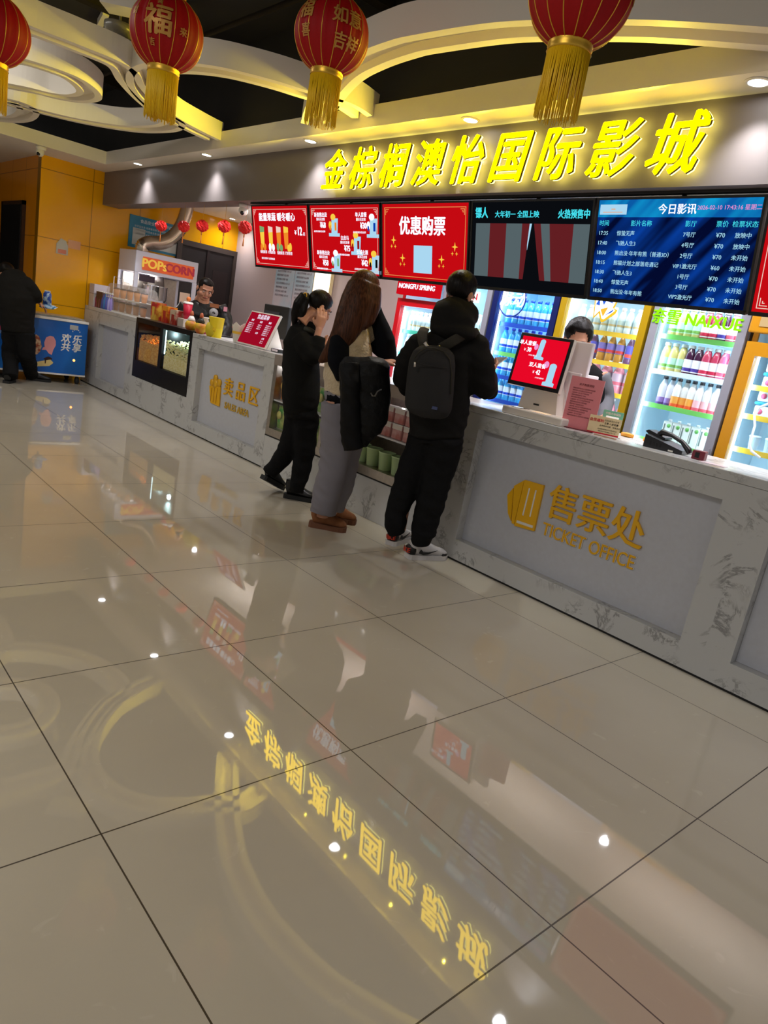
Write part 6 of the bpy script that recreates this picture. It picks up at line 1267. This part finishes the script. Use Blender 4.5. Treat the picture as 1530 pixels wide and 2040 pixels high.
b = P.mb(); b.loft([(J(680, 660, -.10), .055, .06), (J(675, 690, -.13), .062, .066), (J(674, 722, -.14), .062, .066), (J(680, 742, -.14), .058, .058), (J(705, 738, -.16), .05, .05), (J(740, 728, -.14), .042, .042)], 18); remesh(b, 'sleeve', m_slv, vest, .009, 3)
b = P.mb(); b.loft([(J(737, 660, .1), .06, .06), (J(760, 690, .08), .066, .066), (J(772, 706, .04), .068, .066), (J(768, 680, .02), .062, .06), (J(758, 650, .02), .056, .052), (J(750, 625, .02), .045, .04), (J(748, 612, .02), .036, .034)], 18); remesh(b, 'sleeve', m_slv, vest, .009, 3)
b = P.mb(); b.loft([(J(688, 778), 45*u, .122), (J(688, 802), 46.5*u, .127)], 22, side=rt); b.build('black_waistband', m_slv, P.t)
b = P.mb(); b.loft([(J(689, 778), 46*u, .124), (J(689, 815), 45*u, .12)], 20, side=rt)
b.loft([(J(675, 805, -.04), .108, .11), (J(671, 850, -.05), .104, .108), (J(669, 890, -.05), .100, .105), (J(662, 940, -.05), .094, .10), (J(651, 990, -.05), .090, .096), (J(643, 1024, -.05), .088, .092)], 20, side=RH)
b.loft([(J(703, 805, .06), .105, .11), (J(700, 850, .06), .098, .10), (J(694, 890, .06), .092, .098), (J(684, 940, .07), .086, .09), (J(672, 990, .08), .080, .085), (J(663, 1012, .08), .078, .08)], 20, side=RH)
remesh(b, 'trousers', m_grey, P.t, .010, 3)
m_bt, m_bs = mat('boot_tan', S(148, 98, 64), .9, spec=.2, noise=(30, S(132, 84, 54), .4)), mat('boot_sole', S(112, 70, 46), .8)
for hpx, tpx, sc_ in (((616, 1047), (690, 1060), 1), ((640, 1031), (696, 1043), 1)):
    h_, t_ = on_z(*hpx, 0), on_z(*tpx, 0); t_ = h_+(t_-h_).normalized()*.25
    o, M = shoe('boot', h_, t_, P.t, T, m_bt, m_bs, .10, .046, sole=.034, boot=True)
    b = MB(); b.xf = T @ M; b.ball((.03, .14, .12), .014, 8, 6, (1.4, 1, .8)); b.ball((-.02, .14, .12), .014, 8, 6, (1.4, 1, .8)); b.build('bow', m_bt, o)
# long hair
b = P.mb(); hx = T @ hM; b.xf = hx @ Matrix.Scale(.95, 4); b.ball((0, -.016, .036), 1, 24, 16, (.084, .100, .093)); b.xf = T
b.loft([(J(722, 570, -.02), .092, .085), (J(713, 600, -.06), .105, .075), (J(700, 635, -.10), .098, .06), (J(684, 668, -.12), .078, .05), (J(665, 695, -.12), .056, .04), (J(648, 712, -.12), .036, .028), (J(636, 722, -.11), .014, .012)], 24, side=RH)
b.loft([(J(738, 575, -.01), .07, .06), (J(740, 612, -.04), .058, .05), (J(733, 640, -.07), .04, .035), (J(722, 655, -.09), .018, .016)], 18, side=RH)
o = remesh(b, 'long_hair', m_hbrown, P.t, .008, 5)
bm = bmesh.new(); bm.from_mesh(o.data); dl = []
hi = hM.inverted()
for v in bm.verts:
    q = hi @ (v.co+P.foot)
    if q.y > .045 and q.z < .055 and abs(q.x) < .07: dl.append(v)
bmesh.ops.delete(bm, geom=dl, context='VERTS'); bm.to_mesh(o.data); bm.free()
# coat over the arm
ct_ = thing('draped_coat', 'black coat draped over the arm of the long-haired woman, hanging below her waist', 'coat', J(722, 800, -.2)); Tc = Matrix.Translation(-Vector(ct_.location)); b = MB(); b.xf = Tc
def lv(y, x0, x1, d, dp): return (J((x0+x1)/2, y, d), (x1-x0)/2*u, dp)
b.loft([lv(712, 690, 762, -.20, .035), lv(722, 680, 772, -.20, .075), lv(745, 677, 777, -.20, .085), lv(790, 679, 776, -.20, .075), lv(830, 679, 774, -.20, .065), lv(845, 680, 762, -.20, .06), lv(862, 682, 744, -.20, .055), lv(885, 684, 730, -.20, .045)], 26, side=RH); body = remesh(b, 'coat_body', mat('coat_black', S(7, 7, 8), .55, spec=.25, bump=(14, .7, .02)), ct_, .009, 4)
b = MB(); b.xf = Tc; b.loft([lv(722, 680, 716, -.27, .04), lv(760, 680, 718, -.29, .045), lv(810, 680, 716, -.28, .042), lv(860, 679, 718, -.26, .042), lv(880, 680, 722, -.25, .046), lv(896, 684, 726, -.25, .04)], 18, side=RH); remesh(b, 'coat_sleeve', mat('coat_sleeve_black', S(9, 9, 11), .6, spec=.2, bump=(20, .5, .01)), ct_, .008, 4)
b = MB(); b.xf = Tc; b.tube([J(739, 783, -.29), J(742, 789, -.30), J(747, 789, -.30), J(752, 780, -.29), (J(760, 776, -.28))], .005, 6); b.build('drawstring', mat('cord_grey', S(90, 88, 86), .4), ct_)

# ---------------- woman with the ponytail
P = Person('woman with black ponytail, long black coat and black trousers, hand at her ear', (.46, 2.36, 0)); J = P.J; T = P.T
u = mpp(J(600, 800)); th = R2(50); rt, fw = right_of(th), fwd_of(th)
hc = J(636, 612, .02); hM = frame(hc, fwd_of(R2(60))+Vector((0, 0, -.5)))
b = P.mb(); head_skin(b, hM, .92)
b.loft([(J(600, 810), .1, .09), (J(600, 720), .1, .08), (J(604, 668), .09, .06), (J(620, 645), .05, .05)], 14, side=rt)
wr = J(636, 655, -.10); el = J(622, 706, -.14); b.loft([(J(600, 674, -.08), .036, .036), (el, .036, .036), (wr, .025, .023)], 12); hand(b, wr, J(644, 618, -.08)-wr, hc-wr+Vector((0, 0, .0)), .165, .25, -1)
wl = J(648, 690, .12); b.loft([(J(612, 668, .10), .045, .045), (J(640, 720, .14), .04, .04), (wl, .026, .024)], 12); hand(b, wl, J(660, 680, .16)-wl, NH*-1, .16, .5, 1)
for hip, kn, an in ((J(608, 825, -.0), J(606, 900, -.0), J(590, 978, .0)), (J(594, 825, .05), J(580, 890, .04), J(536, 944, .02))): b.loft([(hip, .08, .08), (kn, .055, .055), (an, .038, .04)], 12)
remesh(b, 'body', m_skin, P.t, .0055, 3); face_parts(P.t, T, hM, .92)
b = P.mb(); b.loft([(J(598, 822), 36*u, .115), (J(598, 790), 42*u, .13), (J(599, 755), 41*u, .13), (J(599, 720), 40*u, .13), (J(600, 685), 37*u, .125), (J(605, 664), 33*u, .10), (J(616, 650), 20*u, .07), (J(621, 640), 17*u, .062)], 24, side=rt)
b.loft([(J(598, 672, -.08), .068, .072), (J(610, 692, -.12), .066, .068), (J(622, 710, -.14), .064, .064), (J(630, 695, -.13), .058, .056), (J(635, 672, -.115), .046, .044)], 16); b.ball(J(622, 707, -.14), .068, 12, 8)
b.loft([(J(612, 672, .08), .065, .07), (J(632, 712, .12), .06, .06), (J(645, 698, .12), .045, .044)], 16)
jk = remesh(b, 'black_coat', fabric('coat_cloth', S(21, 21, 20)), P.t, .010, 4)
b = P.mb(); b.loft([(J(608, 655, -.07), .024, .02), (J(618, 658, -.085), .024, .018), (J(630, 664, -.07), .014, .012)], 10); b.build('collar', mat('collar_green', S(46, 46, 34), .7), jk)
b = P.mb(); b.loft([(J(600, 808), 36*u, .11), (J(600, 832), 35*u, .11)], 20, side=rt)
b.loft([(J(609, 825, 0), .095, .10), (J(608, 865, 0), .082, .088), (J(606, 905, 0), .070, .076), (J(598, 945, 0), .060, .066), (J(589, 980, 0), .058, .062)], 18, side=rt)
b.loft([(J(592, 825, .05), .095, .10), (J(587, 862, .05), .085, .09), (J(576, 892, .04), .075, .08), (J(556, 920, .03), .062, .066), (J(536, 944, .02), .055, .058)], 18, side=rt)
remesh(b, 'trousers', m_blk2, P.t, .010, 3)
h_, t_ = on_z(566, 990, 0), on_z(622, 1000, 0); t_ = h_+(t_-h_).normalized()*.245; shoe('ankle_boot', h_, t_, P.t, T, mat('boot_black', S(14, 14, 16), .35), mat('boot_sole_black', S(10, 10, 11), .6), .085, .046, sole=.034, boot=True)
t0 = on_z(562, 978, 0); h0 = J(512, 948, .02); h0 = t0+(h0-t0).normalized()*.235; shoe('ankle_boot', h0, t0+Vector((0, 0, .006)), P.t, T, mat('boot_black', S(14, 14, 16), .35), mat('boot_sole_black', S(10, 10, 11), .6), .085, .046, sole=.034, boot=True)
hair = hair_cap(hM, T, P.t, m_hblack, .92, .06, -.04, 1.10)
b = P.mb(); b.loft([(J(616, 590, -.02), .022, .022), (J(606, 590, -.03), .038, .036), (J(596, 605, -.03), .046, .042), (J(589, 625, -.02), .038, .034), (J(586, 642, -.02), .022, .02), (J(584, 655, -.02), .006, .006)], 16); b.loft([(J(612, 594, -.04), .02, .02), (J(604, 620, -.05), .03, .024), (J(596, 648, -.05), .012, .01)], 12); remesh(b, 'ponytail', m_hblack, hair, .007, 3)
b = P.mb(); b.loft([(J(608+3*math.cos(a), 588+5*math.sin(a), -.055), .004, .004) for a in [2*PI*k/10 for k in range(10)]], 6, closed=True); b.build('hair_clip', m_gold, hair)

# ---------------- clerk behind the left counter
f0 = on_y(405, 700, 3.5); P = Person('stocky clerk in black bomber jacket with badges behind the left counter, looking down', (f0.x, 3.5, 0)); J = P.J; T = P.T
u = mpp(J(405, 620)); rt = RH*.97+NH*.2; fw = -NH
hc = J(409, 576, -.06); fd = (-NH*.80+RH*.52+Vector((0, 0, -.42))); hM = frame(hc, fd, Vector((0, 0, 1))+RH*.10)
b = P.mb(); head_skin(b, hM, 1.0, 1.20); b.loft([(J(404, 610, .0), .085, .08), (J(405, 598, -.02), .07, .068), (J(407, 588, -.03), .066, .064)], 16, side=rt)
b.loft([(J(403, 690, .04), .16, .12), (J(403, 640, .03), .17, .12), (J(404, 612, .02), .12, .09)], 16, side=rt)
for sx, el, wr in ((-1, J(352, 640, .02), J(362, 664, -.14)), (1, J(450, 650, .0), J(440, 676, -.16))):
    sh = J(404+sx*34, 610, .02); b.loft([(sh, .06, .06), (el, .05, .05), (wr, .032, .03)], 12); hand(b, wr, -NH+Vector((0, 0, -.25)), Vector((0, 0, -1)), .18, .3, sx)
for sx in (-1, 1): b.loft([(J(404, 690, .05)+rt*.09*sx, .09, .09), ((P.foot.x+.09*sx, P.foot.y, .5), .07, .07), ((P.foot.x+.1*sx, P.foot.y, .03), .045, .05)], 12)
remesh(b, 'body', m_skin, P.t, .006, 3); face_parts(P.t, T, hM, 1.0, 1.20)
hair_cap(hM @ Matrix.Diagonal((1.17, 1, 1, 1)), T, P.t, m_hblack, 1.0, .045, -.01, 1.10, spiky=.01)
b = P.mb(); b.loft([(J(403, 715, .03), 40*u, .19), (J(403, 680, .03), 43*u, .2), (J(403, 650, .03), 44*u, .19), (J(403, 625, .02), 43*u, .16), (J(404, 608, .01), 34*u, .12), (J(405, 600, 0), 18*u, .085)], 24, side=rt)
b.loft([(J(372, 612, .02), .10, .10), (J(358, 628, .02), .09, .09), (J(350, 645, .0), .08, .08), (J(360, 662, -.12), .055, .055)], 16); b.loft([(J(436, 614, .02), .10, .10), (J(449, 634, .02), .09, .09), (J(453, 656, -.02), .08, .08), (J(442, 675, -.14), .055, .055)], 16)
jk = remesh(b, 'bomber_jacket', mat('bomber_black', S(15, 15, 16), .45, bump=(16, .5, .012)), P.t, .013, 3)
def badge(name, px, py, d, build, m):
    q = J(px, py, d); b = MB(); b.xf = T @ frame(q, -NH*.95+RH*.15, Vector((0, 0, 1))); build(b); return b.build(name, m, jk)
badge('name_patch', 427, 609, -.150, lambda b: b.box((-.05, -.03, -.022), (.05, .006, .022)), mat('patch_orange', S(150, 90, 50), .6))
badge('round_badge', 425.5, 623, -.185, lambda b: b.lathe([(.0001, -.03), (.05, -.03), (.05, .006), (.0001, .006)], 20, axis='y'), mat('badge_grey', S(165, 165, 165), .5))
badge('badge_scribble', 425.5, 623, -.188, lambda b: (b.box((-.02, 0, -.012), (-.004, .008, .004)), b.box((.002, 0, -.008), (.012, .008, .008)), b.box((-.01, 0, .006), (.004, .008, .012))), mat('badge_black', S(20, 20, 22), .5))
badge('arm_patch', 449, 616, -.085, lambda b: b.box((-.02, -.02, -.026), (.02, .008, .026)), mat('patch_pink', S(220, 150, 165), .6))
b = P.mb(); b.loft([(J(403, 712, .03), .16, .13), ((P.foot.x, P.foot.y, .75), .17, .14)], 16, side=rt)
for sx in (-1, 1): b.loft([((P.foot.x+.09*sx, P.foot.y, .85), .11, .12), ((P.foot.x+.1*sx, P.foot.y, .45), .085, .09), ((P.foot.x+.1*sx, P.foot.y, .06), .07, .075)], 14)
remesh(b, 'trousers', m_blk2, P.t, .014, 3)
for sx in (-1, 1): shoe('shoe', (P.foot.x+.1*sx, P.foot.y+.08, 0), (P.foot.x+.1*sx+.03, P.foot.y-.19, 0), P.t, T, m_shb, m_shb)

# ---------------- clerk seated behind the till
f0 = on_y(1160, 800, 3.44); P = Person('clerk with tousled dark hair bowed behind the till, black jacket with grey sleeve', (f0.x, 3.44, 0)); J = P.J; T = P.T
u = mpp(J(1155, 700)); rt = RH
hc = J(1150, 676, -.04); hM = frame(hc, -NH*.95-RH*.12+Vector((0, 0, -.42)), Vector((0, 0, 1)))
b = P.mb(); head_skin(b, hM, 1.0); b.loft([(J(1158, 860, .04), .14, .1), (J(1158, 760, .04), .15, .1), (J(1156, 722, .02), .06, .055), (J(1152, 700, .0), .052, .05)], 14, side=rt)
for sx, el, wr in ((-1, J(1108, 800, .02), J(1118, 838, -.26)), (1, J(1206, 800, .02), J(1196, 850, -.24))):
    b.loft([(J(1158+sx*36, 744, .03), .055, .055), (el, .045, .045), (wr, .03, .028)], 12); hand(b, wr, -NH, Vector((0, 0, -1)), .17, .35, sx)
for sx in (-1, 1): b.loft([(J(1158, 860, .04)+rt*.09*sx, .08, .08), ((P.foot.x+.1*sx, P.foot.y-.0, .45), .06, .06), ((P.foot.x+.1*sx, P.foot.y, .03), .045, .05)], 12)
remesh(b, 'body', m_skin, P.t, .0065, 3); face_parts(P.t, T, hM, 1.0)
hair_cap(hM, T, P.t, m_hblack, 1.0, .062, -.06, 1.24, spiky=.03)
b = P.mb(); b.loft([(J(1158, 890, .04), 46*u, .14), (J(1158, 830, .04), 48*u, .15), (J(1158, 780, .04), 49*u, .15), (J(1158, 748, .03), 44*u, .12), (J(1156, 730, .02), 26*u, .085)], 22, side=rt); jk = remesh(b, 'black_vest', fabric('vest_black', S(20, 20, 22)), P.t, .012, 3)
m_gs = fabric('grey_sleeve', S(112, 112, 118))
for sx, el, wr in ((-1, J(1108, 800, .02), J(1118, 838, -.22)), (1, J(1206, 800, .02), J(1197, 848, -.20))):
    b = P.mb(); b.loft([(J(1158+sx*36, 748, .03), .07, .07), ((J(1158+sx*36, 748, .03)+el)/2+rt*.012*sx, .065, .065), (el, .06, .06), (wr, .045, .045)], 16); remesh(b, 'sleeve', m_gs if sx > 0 else m_blk, jk, .011, 3)
b = P.mb()
for sx in (-1, 1): b.loft([((P.foot.x+.09*sx, P.foot.y, .85), .11, .12), ((P.foot.x+.1*sx, P.foot.y, .45), .08, .085), ((P.foot.x+.1*sx, P.foot.y, .05), .07, .07)], 14)
remesh(b, 'trousers', m_blk2, P.t, .014, 3)
for sx in (-1, 1): shoe('shoe', (P.foot.x+.1*sx, P.foot.y+.08, 0), (P.foot.x+.1*sx, P.foot.y-.19, 0), P.t, T, m_shb, m_shb)

# ---------------- man leaning over the freezer
P = Person('person in black clothes leaning over the blue freezer at the left edge', (-4.5, 1.68, 0)); J = P.J; T = P.T
u = mpp(J(30, 650)); rt = RH
hc = J(12, 545, .22); hM = frame(hc, NH+Vector((0, 0, -.8)))
b = P.mb(); head_skin(b, hM, 1.0); b.loft([(J(34, 650), .14, .11), (J(32, 600), .15, .11), (J(24, 560, .1), .1, .08), (J(16, 550, .16), .06, .055)], 14, side=rt)
wr = J(76, 602, .16); el = J(70, 584, .05); b.loft([(J(48, 562, .06), .055, .055), (el, .045, .045), (wr, .03, .028)], 12); hand(b, wr, J(88, 612, .2)-wr, Vector((0, 0, -1)), .18, .5, 1)
wl = J(4, 615, .3); b.loft([(J(4, 562, .08), .055, .055), (J(-8, 590, .12), .045, .045), (wl, .03, .028)], 12); hand(b, wl, NH, Vector((0, 0, -1)), .18, .5, -1)
fl, fr = on_z(20, 764, 0), on_z(62, 757, 0)
for hip, kn, an in ((J(22, 660), J(20, 705), fl+Vector((0, 0, .08))), (J(50, 660), J(52, 705), fr+Vector((0, 0, .08)))): b.loft([(hip, .09, .09), (kn, .065, .065), (an, .045, .045)], 12)
remesh(b, 'body', m_skin, P.t, .006, 3); face_parts(P.t, T, hM); hair_cap(hM, T, P.t, m_hblack, 1.0, .05, -.05, 1.12)
b = P.mb(); b.loft([(J(36, 662), 32*u, .15), (J(35, 630), 34*u, .16), (J(33, 600), 35*u, .17), (J(28, 572, .04), 34*u, .16), (J(22, 555, .10), 28*u, .12), (J(17, 548, .14), 14*u, .07)], 22, side=rt)
b.loft([(J(46, 560, .05), .085, .085), (J(62, 575, .04), .078, .078), (J(71, 588, .06), .068, .068), (J(76, 599, .13), .05, .05)], 16); b.loft([(J(4, 562, .08), .085, .085), (J(-8, 590, .12), .07, .07), (J(3, 610, .27), .05, .05)], 16)
remesh(b, 'jacket', m_blk, P.t, .013, 3)
b = P.mb(); b.loft([(J(36, 650), 30*u, .13), (J(36, 668), 30*u, .13)], 18, side=rt)
for hip, kn, an in ((J(24, 664), J(21, 705), fl+Vector((0, 0, .07))), (J(50, 664), J(53, 705), fr+Vector((0, 0, .07)))): b.loft([(hip, .115, .12), (kn, .092, .095), ((kn+an)/2, .085, .088), (an, .078, .08)], 16, side=rt)
remesh(b, 'trousers', m_blk2, P.t, .013, 3)
shoe('shoe', fl-NH*.05-RH*.02, fl+NH*.2-RH*.08, P.t, T, m_shb, m_shb); shoe('shoe', fr-NH*.04-RH*.04, fr+RH*.2+NH*.1, P.t, T, m_shb, m_shb)
for k, (px, py, d, lab, c) in enumerate(((96, 611, .22, 'bright blue ice cream packet held over the freezer', S(30, 120, 180)), (94, 596, .34, 'blue and white ice cream packet standing behind the held packet', S(40, 80, 170)))):
    q = J(px, py, d); b = MB(); b.xf = frame((0, 0, 0), RH if k == 0 else Vector((0, 0, 1)), NH*-.3+Vector((0, 0, 1)) if k == 0 else NH)
    b.loft([((0, -.09, 0), .045, .004), ((0, -.06, 0), .055, .02), ((0, .06, 0), .05, .02), ((0, .09, 0), .03, .004)], 14, side=(1, 0, 0)); t = thing('ice_cream_packet', lab, 'packet', q); b.build('packet_body', mat('pk%d' % k, c, .3, noise=(20, S(190, 215, 235), .12)), t); b = MB(); b.xf = frame((0, 0, 0), RH if k == 0 else Vector((0, 0, 1)), NH*-.3+Vector((0, 0, 1)) if k == 0 else NH); b.box((-.035, .085, -.002), (.035, .1, .002)); b.build('crimped_end', m_white, t)
